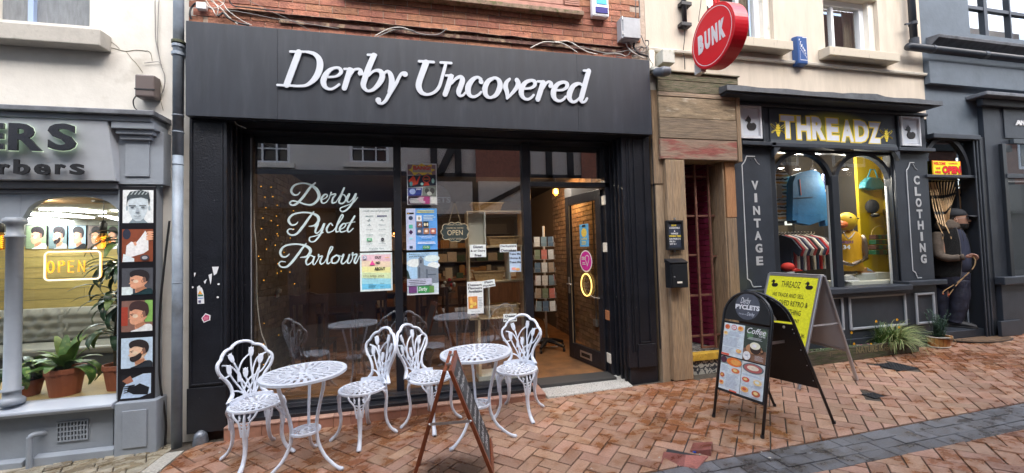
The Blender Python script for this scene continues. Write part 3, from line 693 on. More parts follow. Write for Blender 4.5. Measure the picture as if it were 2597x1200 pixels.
def side_head(s0_, face=-1, skin=SK, hair=HR, beard=False, top=.9, shirt=WHT, cx=.55):
 X = lambda x: cx+x*(-face)
 class S_: poly = staticmethod(lambda p, m: s0_.poly([(min(1, max(0, a)), min(1, max(0, b))) for a, b in spline(p, 3, True)], m)); ell = s0_.ell
 s = S_
 s.poly([(X(-.05), .0), (X(.45), .0), (X(.4), .18), (X(.2), .26), (X(.12), .45), (X(-.1), .35), (X(-.12), .2)], skin)     # neck
 s.poly([(X(-.25), 0), (X(.48), 0), (X(.42), .2), (X(.22), .22), (X(.0), .1)], shirt)
 s.poly([(X(-.33), .42), (X(-.28), .47), (X(-.29), .58), (X(-.24), .72), (X(0), .82), (X(.24), .72), (X(.28), .5), (X(.18), .36), (X(.06), .3), (X(-.12), .22), (X(-.24), .26), (X(-.28), .34), (X(-.27), .4)], skin)
 if beard: s.poly([(X(-.26), .36), (X(-.1), .4), (X(.06), .5), (X(.12), .46), (X(.06), .3), (X(-.12), .2), (X(-.25), .24)], hair)
 s.poly([(X(-.25), .66), (X(-.3), .8), (X(-.2), top), (X(.05), top+.04), (X(.28), top-.06), (X(.34), .66), (X(.28), .5), (X(.2), .5), (X(.16), .64), (X(-.1), .72)], hair)
 SKL = flat(232,190,165); s.ell(X(-.1), .5,.09,.06, SKL); s.poly([(X(.2), .3), (X(.05), .27), (X(-.1), .2), (X(-.05), .12), (X(.15), .18)], SKD); s.poly([(X(.2), .66), (X(.24), .5), (X(.16), .46), (X(.12), .6)], flat(120,90,78))
 s.ell(X(.12), .5,.04,.06, SKD); s.ell(X(.125), .5,.02,.035, SK); s.poly([(X(-.26), .56), (X(-.16), .585), (X(-.15), .57), (X(-.25), .545)], hair); s.ell(X(-.2), .53,.025,.012, INK)
tops = [(310,482,388,566), (308,582,387,665), (308,681,387,749), (307,764,386,843), (306,859,386,936), (305,952,386,1012)]
for k, q in enumerate(tops):
 s = wsheet(q[0]+1, q[1], q[2]+1, q[3], 4.0445)
 s.rect(0,0,1,1, [flat(208,218,228), flat(120,62,40), flat(70,72,78), flat(120,90,80), flat(175,195,220), flat(30,28,32)][k])
 if k == 0:
  G1 = flat(150,165,172); s.poly([(.2,0), (.3,.1), (.35,.25), (.65,.25), (.7,.1), (.82,0)], flat(120,135,142))
  s.poly([(.18,.6), (.2,.35), (.3,.15), (.42,.06), (.58,.06), (.7,.15), (.8,.35), (.83,.6), (.78,.8), (.22,.8)], flat(178,190,196))
  s.ell(.14,.45,.035,.08, G1); s.ell(.87,.45,.035,.08, G1)
  s.poly([(.13,.5), (.14,.8), (.25,.95), (.6,1), (.85,.93), (.9,.7), (.86,.5), (.82,.72), (.6,.78), (.25,.74), (.17,.68)], flat(58,66,70))
  for kk in range(5): s.poly([(.25+.12*kk, .86), (.35+.12*kk, .97), (.38+.12*kk, .97), (.3+.12*kk, .86)], flat(150,160,162))
  for sx in (.33,.67): s.rect(sx-.11,.51, sx+.11,.535, flat(60,62,66)); s.ell(sx, .475,.06,.018, flat(70,78,84))
  s.poly([(.47,.46), (.44,.32), (.56,.32), (.53,.46)], flat(150,160,168)); s.rect(.44,.31,.56,.325, flat(80,84,90)); s.rect(.38,.2,.62,.215, flat(88,90,96)); s.rect(.42,.175,.58,.195, flat(140,150,156))
 elif k == 1:
  s.ell(.15,.85,.13,.16, flat(40,45,60)); s.poly([(.02,0), (.05,.25), (.15,.22), (.4,.1), (.4,0)], flat(200,210,225))
  s.poly([(.12,.2), (.15,.5), (.3,.62), (.45,.58), (.6,.75), (.75,.95), (.85,.8), (.86,.35), (.7,.25), (.5,.2), (.3,.15)], flat(215,225,240)); s.poly([(.36,.6), (.45,.62), (.48,.52), (.42,.48)], SK)
  for kk in range(4): s.ell(.9,.9-.07*kk, .12,.035, SK)
  s.ell(.75,.12,.15,.09, flat(60,62,70)); s.ell(.75,.12,.09,.05, flat(150,150,155))
 elif k == 2: s.rect(0,0,.35,.3, flat(200,215,230)); side_head(s, shirt=flat(25,50,55), top=.9)
 elif k == 3: s.rect(.75,.3,1,1, flat(120,165,85)); s.rect(0,.2,.2,.8, flat(150,60,45)); side_head(s, shirt=flat(210,220,235), hair=flat(60,42,42), top=.95)
 elif k == 4: side_head(s, shirt=flat(40,45,52), beard=True, hair=flat(42,36,36), top=.9, skin=flat(222,178,150))
 else:
  s.poly([(0,0), (.1,.5), (.3,.8), (.7,1), (.95,1), (.95,.15), (.6,0)], flat(170,190,215)); s.poly([(.05,.75), (.3,.95), (.4,.7), (.2,.6)], flat(150,100,80))
  s.poly([(.2,.3), (.4,.15), (.85,.1), (.9,.4), (.6,.6), (.45,.5), (.25,.5)], flat(22,24,30))
  for kk in range(4): s.poly([(.45,.3+.07*kk), (.1,.22+.09*kk), (.1,.25+.09*kk), (.45,.36+.07*kk)], flat(28,30,38))
 s.build('photograph', ps)
bi = tag(thing('interior_wall', None, None, (-3.5,6.5,-1.5)), kind='structure')
YB = 7.2
zb0 = -1.7; zc_ = P(200,552, YB).z
YELP = mat('yellow_pine_plank', (.40,.30,.10), rough=.45, rnd=.1, var=.15, vs=5, stretch=(1,1,8))
ztp = P(100,625, YB).z; zbp = P(100,800, YB).z-.4
np_ = 9
for k in range(np_):
 za = zbp+(ztp-zbp)*k/np_; zb_ = zbp+(ztp-zbp)*(k+1)/np_
 for (x0, x1) in ((-9,-4.9+.9*(k % 2)), (-4.896+.9*(k % 2), -1.9)): MB().box(x0, x1, YB-.02, YB, za+.004, zb_-.002).build('plank', YELP, bi)
MB().box(-9,-1.9, YB+.001, YB+.1, zb0, zc_+.3).build('backing', mat('interior_grey', (.25,.25,.22), rough=.8), bi)
MB().box(-1.99,-1.93,4.3, YB, zb0, zc_+.3).build('party_wall', mat('interior_green_grey', (.16,.17,.14), rough=.8), bi)
o = MB().box(-9,-1.93,4.26, YB+.1, zb0-.1, zb0).build('shop_floor', mat('barber_floor', (.22,.2,.16), rough=.5)); tag(o, kind='structure')
zci = P(170,503,4.7).z
o = MB().box(-9,-1.93,4.26, YB+.1, zci, zci+.05).build('shop_ceiling', mat('barber_ceiling', (.42,.40,.32), rough=.8)); tag(o, kind='structure')
MB().box(-7,-1.95,4.25,5.05, zci-.012, zci-.001).build('timber_ceiling_lining', mat('ceiling_timber', (.30,.17,.07), rough=.5, stretch=(1,8,1), var=.3, vs=9), o)
LED = glow('ceiling_light_panel', (.88,.95,1), 6)
lp = []
def lamp_tri(q, lb):
 pts = [(lambda c: (c.x, c.y))(ray(u, v)*((zci-.02)/ray(u, v).z)) for u, v in q]
 o = MB().prism(pts, zci-.02, zci-.012, 'z').build('ceiling_light', LED); tag(o, lb, 'ceiling light', 'wedge lights on the barber ceiling')
lamp_tri([(98,532), (180,531), (270,540), (240,541)], 'topmost long wedge light panel on the barber ceiling')
lamp_tri([(57,543), (135,543), (240,554), (57,546)], 'middle long wedge light panel on the barber ceiling')
lamp_tri([(62,556), (130,557), (205,566), (66,565)], 'lowest wedge light panel at the left on the barber ceiling')
lamp_tri([(272,553), (306,555), (306,561)], 'short wedge light panel at the right edge of the barber ceiling')
for u, v, lb in ((61,536, 'round downlight next to the column on the barber ceiling'), (300,534, 'round downlight at the right edge of the barber ceiling'), (266,548, 'round downlight behind the pendant cord'), (195,571, 'small round downlight lowest on the barber ceiling')):
 d = ray(u, v); c = d*((zci-.004)/d.z); o = MB().lathe([(.06,-.006), (.06,0)], (0,0,0), 16).build('downlight', LED); o.location = (c.x, c.y, c.z); tag(o, lb, 'downlight', 'downlights in the barber ceiling')
for px_l in (-5.2,-3.6,-2.5):  # fill lights added on a grid to brighten the barber room
 for py_l in (4.75,6.0): l_ = bpy.data.lights.new('barber_fill_light', 'POINT'); l_.energy = 4.2; l_.color = (1,.96,.82); l_.shadow_soft_size = .03; o = bpy.data.objects.new('barber_fill_light', l_); COL.objects.link(o); o.location = (px_l, py_l, zci-.03)
for k, (u0, u1) in enumerate(((-55,-10), (66,118), (124,170), (174,218), (222,262), (266,303))):
 a = P(u0,572, YB-.03); b = P(u1,631, YB-.03)
 s = Sheet((a.x, YB-.03, b.z), (1,0,0), (0,0,1), b.x-a.x, a.z-b.z)
 s.rect(.02,.02,.98,.98, [flat(120,110,100), flat(120,135,105), flat(95,110,110), flat(140,165,180), flat(110,95,90), flat(95,110,90)][k]); side_head(s, shirt=[flat(60,60,60), WHT, flat(150,150,150), INK, WHT, WHT][k], beard=k in (2,), top=.92)
 h = thing('wall_photo', ['haircut photo on the barber back wall left of the column', 'haircut photo with green edge on the barber back wall', 'bearded haircut photo on the barber back wall', 'pale blue haircut photo on the barber back wall', 'haircut photo behind the pendant bulb', 'haircut photo hidden by the tall plant at the right'][k], 'photo', (a.x, YB-.03, b.z)); s.build('print', h, back=BLACKP, t=.02)
bn = thing('tufted_bench', 'grey button tufted bench along the back of the barber shop', 'bench', (-4,6.6, zb0))
LEATH = mat('grey_leather', (.24,.235,.20), rough=.38, bump=.3, bs=60)
yb = 6.55
zt = P(170,781, yb).z; zs_ = P(170,862, yb).z
def tuft(x0, x1):
 nx, nz = 42,16; b = MB()
 for j in range(nz+1):
  for i in range(nx+1):
   x = x0+(x1-x0)*i/nx; z = zs_+(zt-zs_)*j/nz
   uu = (x-x0)/.17; vv = (z-zs_)/.11
   best = 9
   for jj in range(0,5):
    for ii in (-1,0,1): cx = round(uu)+ii+(.5 if jj % 2 else 0); best = min(best, (uu-cx)**2+((vv-.6-jj)*.9)**2)
   y = yb-.07+.055*math.exp(-best*9)+(.03 if j in (0, nz) or i in (0, nx) else 0); b.v.append((x, y, z))
 for j in range(nz):
  for i in range(nx): a = j*(nx+1)+i; b.f.append((a, a+1, a+nx+2, a+nx+1))
 b.build('back_cushion', LEATH, bn, smooth=True)
for x0, x1 in ((-6.2,-4.62), (-4.6, P(155,800, yb).x-.005), (P(155,800, yb).x, -2.0)): tuft(x0, x1)
bx('bench_back', LEATH, bn, -6.2,-2.0, yb+.02, yb+.2, zb0, zt-.005,.02)
bx('seat', LEATH, bn, -6.2,-2.0, yb-.62, yb-.06, zs_-.1, zs_, .03)
bx('base', mat('bench_base', (.12,.12,.11), rough=.5), bn, -6.2,-2.0, yb-.58, yb, zb0, zs_-.101,.01)
zsh = P(160,1007,4.36).z
o = MB().box(-6, xr_+.1,4.2,5.15, zsh-.05, zsh).build('display_shelf', mat('display_shelf_wood', (.40,.29,.13), rough=.4, stretch=(1,9,1), var=.2, vs=6)); tag(o, 'pale wooden display shelf inside the barber window', 'shelf')
def pot(px, py, w, lb, h=.17, r=None):
 c = (px, py, zsh); t = thing('pot_plant', lb, 'plant', c)
 r = w/2
 MB().lathe([(r*.74,0), (r*.95, h*.8), (r*.95, h*.82), (r*1.02, h*.82), (r*1.02, h), (r*.93, h), (r*.9, h*.88)], c, 22, cap=False).build('pot', TERRA, t, smooth=False)
 MB().lathe([(.001, h*.87), (r*.93, h*.87)], c, 16, cap=False).build('soil', SOIL, t)
 return t, Vector(c)+Vector((0,0, h*.87))
random.seed(3)
c = P(158,1005,4.42); t, b0 = pot(c.x, 4.45,.265, 'broad leaved green plant in a terracotta pot in the middle of the barber window', .24)
for (az, el, L, w, dr) in ((175,38,.40,.085,.9), (140,62,.40,.08,.5), (60,75,.34,.09,.5), (120,80,.33,.08,.3), (-20,78,.3,.08,.5), (215,72,.28,.08,.8), (30,68,.3,.075,.7), (20,50,.3,.09,1.0), (-30,55,.26,.09,1.2), (-80,45,.24,.08,1.2), (-140,35,.26,.08,1.1), (200,20,.3,.09,.8), (100,70,.36,.085,.4), (-10,30,.34,.10,2.2), (5,45,.42,.09,2.6), (-60,70,.24,.08,.8), (230,60,.25,.08,1.2), (170,60,.3,.08,1.), (-100,70,.22,.08,.7)):
 leafmesh(L, w, dr, random.choice([LEAFA, LEAFA, LEAFC]), t, b0+Vector((random.uniform(-.03,.03), random.uniform(-.03,.03), 0)), R(az), R(el))
c = P(278,995,4.42); t, b0 = pot(c.x+.04,4.50,.26, 'tall dark leaved cane plant in a terracotta pot beside the photo panel', .23)
st = MB(); st.tube(spline([tuple(b0+Vector((-.05,0,0))), tuple(b0+Vector((-.06,.01,.3))), tuple(b0+Vector((-.03,.02,.62)))], 5), .012,7); st.tube(spline([tuple(b0+Vector((.05,.02,0))), tuple(b0+Vector((.035,.03,.5))), tuple(b0+Vector((.05,.02,1.1)))], 5), .016,7)
st.build('stem', mat('bark', (.13,.10,.06), rough=.9, bump=2, bs=50), t, smooth=True)
for (ox_, hz, n, L) in ((-.06,.3,16,.36), (-.03,.62,22,.36), (.04,.5,16,.34), (.05,1.1,20,.42), (.05,.85,20,.4), (-.03,.9,14,.34)):
 for k in range(n):
  az = 360*k/n+random.uniform(-15,15)
  if 60 < az % 360 < 150 and random.random() < .5: continue
  leafmesh(L*random.uniform(.7,1.1), .065*random.uniform(.8,1.2), random.uniform(1.2,2.4), LEAFB if random.random() < .85 else LEAFC, t, b0+Vector((ox_, .02, hz+random.uniform(-.06,.06))), R(az), R(random.uniform(5,65)))
c = P(40,985,4.42); t, b0 = pot(c.x, 4.52,.22, 'bushy trailing plant behind the grey column in the barber window', .14)
for k in range(46):
 az = random.uniform(0,360); leafmesh(random.uniform(.14,.3), random.uniform(.05,.08), random.uniform(.8,2.4), random.choice([LEAFC, LEAFC, LEAFA, LEAFB]), t, b0+Vector((random.uniform(-.1,.1), random.uniform(-.06,.06), random.uniform(0,.14))), R(az), R(random.uniform(-5,75)))
AMB = glow('amber_filament', (1,.28,.02), 1.5)
def pendant(u, v, y, lb):
 c = P(u, v, y); t = thing('pendant_lamp', lb, 'lamp', c); ztop_ = zci-.001
 MB().tube([(c.x, y, c.z+.1), (c.x, y, ztop_)], .004,6).build('cord', CABLE, t)
 MB().lathe([(.028, c.z+.06), (.03, c.z+.16), (.012, c.z+.19)], (c.x, y, 0), 14).build('socket', CABLE, t, smooth=True)
 MB().lathe([(.09, ztop_-.02), (.09, ztop_-.005)], (c.x, y, 0), 18).build('ceiling_rose', CABLE, t)
 g = MB().lathe([(.005, c.z-.115), (.04, c.z-.1), (.06, c.z-.05), (.055, c.z+.0), (.028, c.z+.06)], (c.x, y, 0), 18, cap=False).build('bulb', glassmat('amber_glass', (1,.75,.4), .8,1.3) if 'amber_glass' not in MATS else MATS['amber_glass'], t, smooth=True)
 q = [(c.x+.018*math.cos(k*.9), y+.018*math.sin(k*.9), c.z+.03-.12*k/44) for k in range(45)]
 MB().tube(q, .0028,4).build('filament', AMB, g)
pendant(262,607,4.85, 'pendant lamp with glowing amber filament beside the tall plant'); pendant(0,605,4.85, 'pendant lamp with glowing amber filament at the left edge of the photo')
ns = thing('neon_sign', 'small glowing yellow OPEN sign with a white rounded border in the barber window', 'sign', P(184,672,4.2))
a = P(114,640,4.2); b = P(254,707,4.2)
def rrect(x0, x1, z0, z1, r, y, n=5):
 out = []
 for cx, cz_, a0 in ((x1-r, z1-r, 0), (x0+r, z1-r, 90), (x0+r, z0+r, 180), (x1-r, z0+r, 270)):
  for k in range(n+1): an = R(a0+90*k/n); out.append((cx+r*math.cos(an), y, cz_+r*math.sin(an)))
 return out
MB().tube(rrect(a.x, b.x, b.z, a.z, .03,4.2), .007,8, closed=True).build('border_tube', glow('neon_white', (1,.86,.62), .34), ns, smooth=True)
MB().tube(rrect(a.x+.004, b.x+.006, b.z+.004, a.z-.006,.028,4.206), .004,6, closed=True).build('inner_tube', glow('neon_amber', (1,.40,.03), .3), ns, smooth=True)
NY = glow('neon_yellow', (1,.40,.03), .40)
lx = [P(u, 0,4.19).x for u in (132,160,184,209,236)]; z0 = P(180,690,4.19).z; z1 = P(180,662,4.19).z; w_ = .042
def seg(t, pts, closed=False, r=.0062, m=None, nm='letter_tube'): return MB().tube([(x, 4.19, z) for x, z in pts], r, 6, closed=closed).build(nm, m or NY, t, smooth=True)
seg(ns, [(lx[0]+w_/2+w_/2*math.cos(k*math.pi/8), (z0+z1)/2+(z1-z0)/2*math.sin(k*math.pi/8)) for k in range(16)], True)
seg(ns, [(lx[1], z0), (lx[1], z1), (lx[1]+w_*.6, z1), (lx[1]+w_*.85, z1-.012), (lx[1]+w_*.8, z1-.03), (lx[1]+w_*.5, z1-.036), (lx[1]+.003, z1-.036)])
seg(ns, [(lx[2]+w_*.85, z0), (lx[2], z0), (lx[2], z1), (lx[2]+w_*.85, z1)]); seg(ns, [(lx[2]+.004,(z0+z1)/2), (lx[2]+w_*.75,(z0+z1)/2)])
seg(ns, [(lx[3], z0), (lx[3], z1), (lx[3]+w_*.95, z0), (lx[3]+w_*.95, z1)])
for x_, p_ in ((a.x+.05, P(180,530,4.4)), (b.x-.05, P(212,530,4.4))): MB().tube([(x_, 4.2, a.z), tuple(p_)], .0012,4).build('cord', CABLEG, ns)
db = thing('brick_building', 'red brick building above the wide black shopfront in the middle', 'building', (.3,4.15, gz(.3)))
XL, XR = -2.0,2.56
yw = 4.15
zf1 = P(1050,102,3.98).z; zf0 = P(1100,318.7,3.98).z
MB().box(XL-.06,2.60, yw+.0045, yw+.3, zf0+.004,6.5).build('wall', MORTAR, db)
bme = MB().box(-.1155,.1155,-.004,.05,-.0315,.0315).build('brick', BRICK, None, bev=0); brick_mesh = bme.data
bpy.data.objects.remove(bme)
hme = MB().box(-.055,.055,-.004,.05,-.0315,.0315).build('brick', BRICK, None); half_mesh = hme.data; bpy.data.objects.remove(hme)
zc = zf1+.035; row = 0; upper = MB()
while zc < 6.4:
 x = XL-.03+(.12 if row % 2 else 0)
 if row % 2:
  o = link('brick', half_mesh, db); o.location = Vector((XL-.03, yw, zc))-wloc(db)+Vector((.025, random.uniform(-.002,.002), 0))
  if zc > 2.9: bpy.data.objects.remove(o)
 while x < 2.47:
  cx_ = x+.12
  if cx_+.1155 > 2.6: break
  if zc < 2.9:
   o = link('brick', brick_mesh, db); o.location = Vector((cx_, yw+random.uniform(-.003,.002), zc+random.uniform(-.001,.001)))-wloc(db)
   o.rotation_euler = (0, random.gauss(0,.004), random.gauss(0,.006))
  else: upper.box(cx_-.1155, cx_+.1155, yw-.004, yw+.05, zc-.0315, zc+.0315)
  x += .24
 zc += .0725; row += 1
tag(upper.build('brickwork_above', BRICK, db), kind='stuff')
RT = mat('rotten_timber', (.12,.06,.05), rough=.9, var=.5, vs=18, bump=3, bs=25, col2=(.30,.22,.15), c2s=14, c2lo=.5, c2hi=.6)
b = MB(); x = -1.75
q = [(x_, 2.315-.018*x_/3+random.uniform(-.006,.006)) for x_ in [-1.75+.13*i for i in range(32)]]
for (p, r) in zip(q, q[1:]): b.hexa([(p[0], yw-.05, p[1]), (r[0], yw-.05, r[1]), (r[0], yw-.01, r[1]), (p[0], yw-.01, p[1]), (p[0], yw-.035, p[1]+.012), (r[0], yw-.035, r[1]+.012), (r[0], yw-.01, r[1]+.02), (p[0], yw-.01, p[1]+.02)])
b.build('timber_ledge', RT, db)
bx('timber_ledge', RT, db, -1.3,2.3, yw-.028, yw-.013,2.245,2.285,.004)
PK = mat('pink_terracotta', (.42,.22,.17), rough=.8, var=.15, vs=12, bump=1, bs=40)
LZ = P(1481,40,4.06)
bx('panel_sill', mat('mossy_sandstone', (.25,.17,.12), rough=.9, var=.35, vs=14, col2=(.12,.12,.05), c2s=20, c2lo=.5, c2hi=.62, bump=2, bs=40), db, -.75, LZ.x, 4.05,4.138, LZ.z, LZ.z+.05,.006)
for k in range(4): bx('panel_moulding', PK, db, -.72, LZ.x-.02-.005*k, 4.07+.01*k, 4.138, LZ.z+.051+.018*k, LZ.z+.066+.018*k, .003)
bx('panel', PK, db, -.60, LZ.x-.22,4.10,4.138, LZ.z+.125,3.2,.004)
for k in range(9): bx('reeded_strip', PK, db, LZ.x-.21, LZ.x-.03,4.09,4.138, LZ.z+.127+.022*k, LZ.z+.144+.022*k, .003)
fs = thing('fascia_sign', 'long dark grey fascia with raised white italic words Derby Uncovered', 'sign', (.27,3.98, zf0))
def jx(u): return P(u, 330,3.98).x
sx = [XL, -1.05, jx(1500)-.01, XR-.03]
for a, b_ in ((XL+.0,-1.272), (-1.2705, jx(1468)), (jx(1468)+.0015, P(1650,240,3.98).x)): bx('panel', FASC, fs, a, b_, 3.98,4.06, zf0, zf1,.0015)
bx('return_board', FASC, fs, XL+.004, P(1650,240,3.98).x-.004,4.061,4.137, zf0+.002, zf1-.002,0)
LT = mat('white_letter', (.56,.60,.66), rough=.45)
K1 = 6.133
def L1(ss): strokes('letter', LT, fs, ss, 680,110, K1,3.970,.010,.93)
L1([[(350,135,42),(640,140,42)], [(482,145,104),(386,400,106),(292,655,104)], [(150,655,42),(430,668,42)], [(600,142,44),(710,165,66),(790,240,95),(812,340,108),(790,450,106),(735,550,95),(650,630,66),(560,668,48),(400,672,42)]])
L1([[(935,530,38),(1040,525,40),(1110,492,52),(1138,440,66),(1108,395,58),(1040,388,46),(960,425,70),(895,500,90),(862,590,96),(878,665,84),(925,708,58),(985,718,44),(1050,690,42),(1108,645,42)]])
L1([[(1190,405,40),(1310,408,40)], [(1275,418,92),(1230,570,92),(1187,705,88)], [(1275,520,38),(1330,430,46),(1395,405,42),(1438,425,62),(1442,470,94),(1440,474,94)]])
L1([[(1553,185,40),(1680,187,40)], [(1648,195,92),(1560,400,96),(1492,600,94),(1484,660,88),(1508,715,66),(1565,748,48),(1650,715,62),(1735,620,86),(1778,520,94),(1755,450,84),(1690,428,52),(1620,455,42),(1570,510,34)]])
L1([[(1810,470,44),(1855,440,48),(1900,480,78),(1925,580,96),(1912,680,84),(1885,760,60)], [(2130,485,96),(2128,488,96)], [(2118,462,46),(2065,490,48),(1985,640,58),(1890,790,64),(1830,895,56),(1770,942,46),(1722,925,62)], [(1716,888,96),(1714,890,96)]])
K2 = 5.481
def L2(ss): strokes('letter', LT, fs, ss, 1040,140, K2,3.970,.010,.93)
L2([[(125,90,40),(328,102,40)], [(222,110,94),(170,250,90),(126,380,88),(122,450,88),(152,515,72),(210,548,48),(270,548,40),(345,515,46),(405,440,48),(440,330,48),(498,122,48)], [(424,108,38),(572,116,38)]])
L2([[(498,288,36),(592,292,36)], [(568,300,78),(525,440,78),(486,550,76)], [(575,400,34),(640,330,44),(700,308,58),(728,350,76),(705,430,78),(675,515,76),(690,568,44),(735,562,36),(772,520,30)]])
L2([[(984,372,72),(986,376,72)], [(982,340,50),(935,312,42),(870,345,64),(812,430,84),(805,510,82),(835,568,54),(890,584,42),(950,555,38),(985,518,36)]])
L2([[(1165,322,42),(1090,362,66),(1042,450,80),(1045,540,70),(1085,588,48),(1130,592,42),(1200,548,66),(1246,450,80),(1240,370,68),(1200,328,48),(1160,322,42)]])
L2([[(1382,336,38),(1338,385,58),(1324,450,74),(1345,520,62),(1348,600,38)], [(1482,352,68),(1502,400,72),(1475,460,62),(1410,540,44),(1345,606,36)]])
def ee(dx, dy): L2([[(1582+dx,470+dy,34),(1670+dx,464+dy,36),(1728+dx,425+dy,50),(1730+dx,378+dy,58),(1685+dx,356+dy,44),(1610+dx,380+dy,58),(1552+dx,455+dy,76),(1545+dx,545+dy,74),(1580+dx,602+dy,50),(1635+dx,618+dy,38),(1685+dx,592+dy,36),(1714+dx,558+dy,34)]])
def rr(dx, dy): L2([[(1772+dx,370+dy,34),(1862+dx,374+dy,34)], [(1846+dx,386+dy,72),(1808+dx,510+dy,74),(1772+dx,618+dy,72)], [(1845+dx,470+dy,34),(1885+dx,400+dy,38),(1925+dx,374+dy,36),(1956+dx,395+dy,52),(1953+dx,428+dy,70),(1951+dx,431+dy,70)]])
ee(0,0); rr(0,0); ee(446,24)
L2([[(2398,430,38),(2345,400,42),(2270,430,64),(2218,520,80),(2210,600,72),(2250,652,46),(2300,645,38),(2360,590,34),(2400,520,30)], [(2412,220,34),(2492,222,34)], [(2478,225,70),(2430,400,72),(2385,570,72),(2372,625,60),(2392,658,38),(2432,645,34),(2455,605,32)]])
sf = thing('black_shopfront', 'black painted timber shopfront with tall windows, pilasters and an open glazed door', 'shopfront', (.3,4.3, gz(.3)))
XRv, XLv = 2.19,-1.722
yp = 4.08; YG = 4.42
zt_ = zf0
zpb = P(500,1098, yp).z
PX1 = P(575,700, yp).x
bx('pilaster', BLACK, sf, XL+.0, PX1, yp, YG+.06, zpb, zt_+.06,.004)
bx('pilaster_edge', BLACK, sf, XL-.045, XL-.002, yp+.05, YG, zpb+.02, zt_+.8,.003)
a = P(484,330, yp); b_ = P(566,972, yp)
frame('pilaster_moulding', BLACK, sf, a.x, b_.x, b_.z, zt_-.01,.014, yp-.012, yp-.001)
bx('pilaster_base', BLACK, sf, a.x-.02, PX1, yp-.014, yp-.001, zpb, b_.z-.02,.004)
bx('pilaster_moulding', BLACK, sf, PX1-.022, PX1+.004, yp-.01, yp-.001, zpb+.2, zt_-.01,.004)
bx('brick_footing', mat('old_footing', (.10,.06,.05), rough=.9, bump=2, bs=40), sf, XL, PX1, yp+.05, YG, gz(-1.9)-.1, zpb-.001)
PXR = P(1588,700, yp).x
xr2 = P(1660,700, yp).x
bx('pilaster', BLACK, sf, PXR, xr2, yp, YG+.06, P(1600,934, yp).z, zt_+.06,.006)
bx('pilaster_plinth', BLACK, sf, PXR+.02, xr2+.01, yp+.02, YG+.06, gz(2.3)-.05, P(1600,934, yp).z-.001,.006)
a = P(1603,345, yp); b_ = P(1652,868, yp)
frame('pilaster_moulding', BLACK, sf, a.x, b_.x, b_.z, zt_-.02,.014, yp-.014, yp-.001)
for uu in (1592,1598): q = P(uu, 500, yp); bx('reeding', BLACK, sf, q.x-.004, q.x+.004, yp-.012, yp-.001, b_.z-.1, zt_-.02,.002)
q = P(1658,500, yp); bx('reeding', BLACK, sf, q.x-.006, q.x+.006, yp-.014, yp-.001, b_.z-.08, zt_-.02,.002)
bx('pilaster_base', BLACK, sf, a.x-.03, b_.x+.04, yp-.016, yp-.001, P(1600,934, yp).z, b_.z-.01,.004)
for k, yy in enumerate((4.14,4.22,4.31)): bx('reveal_moulding', BLACK, sf, PX1, PX1+.016+.008*k, yy, yy+.03, zpb, zt_+.05,.004); bx('reveal_moulding', BLACK, sf, PXR-.016-.008*k, PXR, yy, yy+.03, gz(2.2)-.03, zt_+.05,.004)
zh = zt_-.02
bx('soffit', BLACK, sf, XL, XR-.05,4.062, YG+.06, zf0-.006, zf0+.003,0)
bx('head', BLACK, sf, XLv, XRv, YG-.12, YG+.06, P(900,348, YG-.04).z, zt_+.1,.004)
zhd = P(900,348, YG-.04).z
bx('head_moulding', BLACK, sf, XLv+.03, XRv-.03, YG-.15, YG-.121, zhd-.0, zhd+.04,.004)
m1a, m1b = P(1000,600, YG-.04).x, P(1019,600, YG-.04).x
m2a, m2b = P(1331,700, YG-.04).x, P(1351,700, YG-.04).x
zbr = P(1008,992, YG-.03).z-.0
zpl = -1.465      # tiled plinth top
xl0 = P(637,700, YG-.04).x-.03
bx('window_stile', BLACK, sf, PX1-.001, xl0+.03, YG-.05, YG+.03, zpl, zhd-.001,.004)
bx('mullion', BLACK, sf, m1a, m1b, YG-.05, YG+.03, zbr+.0, zhd-.001,.004)
bx('mullion', BLACK, sf, m2a, m2b, YG-.06, YG+.04, gz(1.2), zhd-.001,.004)
bx('bottom_rail', BLACK, sf, xl0+.03, m2a-.001, YG-.05, YG+.03, zpl+.004, zbr-.001,.004)
bx('bottom_bead', BLACK, sf, xl0+.03, m2a-.001, YG-.085, YG-.051, zpl+.004, zpl+.05,.006)
bx('bottom_bead', BLACK, sf, xl0+.03, m2a-.001, YG-.12, YG-.086, zpl+.002, zpl+.022,.004)
bx('sill_board', BLACK, sf, PX1+.001, m2a-.001,4.085, YG-.121, zpl+.001, zpl+.034,.006); bx('sill_board', BLACK, sf, PX1+.001, m2a-.001,4.20, YG-.121, zpl+.035, zpl+.06,.005)
bx('left_edge_strip', mat('grey_edge', (.35,.38,.42), rough=.4), sf, xl0+.031, xl0+.037, YG-.052, YG-.045, zbr, zhd-.05,0)
for x0, x1 in ((xl0+.03, m1a), (m1b, m2a)): MB().box(x0, x1, YG-.003, YG+.003, zbr, zhd).build('window_pane', GLASS, sf)
ztr = P(1450,475, YG-.04).z; ztr2 = P(1450,465, YG-.04).z
bx('transom', BLACK, sf, m2b+.001, PXR-.001, YG-.06, YG+.04, ztr, ztr2+.01,.003)
MB().box(m2b, XRv-.08, YG-.003, YG+.003, ztr2+.01, zhd).build('fanlight', GLASS, sf)
bx('white_strip', CREAMW, sf, P(1540,420, YG).x-.02, P(1549,420, YG).x, YG-.02, YG-.01, ztr2+.012, zhd-.03,0)
bx('door_jamb', BLACK, sf, XRv-.075, XRv+.02, YG-.06, YG+.04, gz(2.1), zhd-.001,.004)
tp_ = thing('tiled_plinth', 'low plinth of pink clay tiles under the big window', 'plinth', (-.25,4.05, gz(-.25)))
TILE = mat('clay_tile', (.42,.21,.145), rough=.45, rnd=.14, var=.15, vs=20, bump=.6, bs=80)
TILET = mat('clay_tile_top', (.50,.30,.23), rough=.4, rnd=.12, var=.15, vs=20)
x = PX1-.0; k = 0
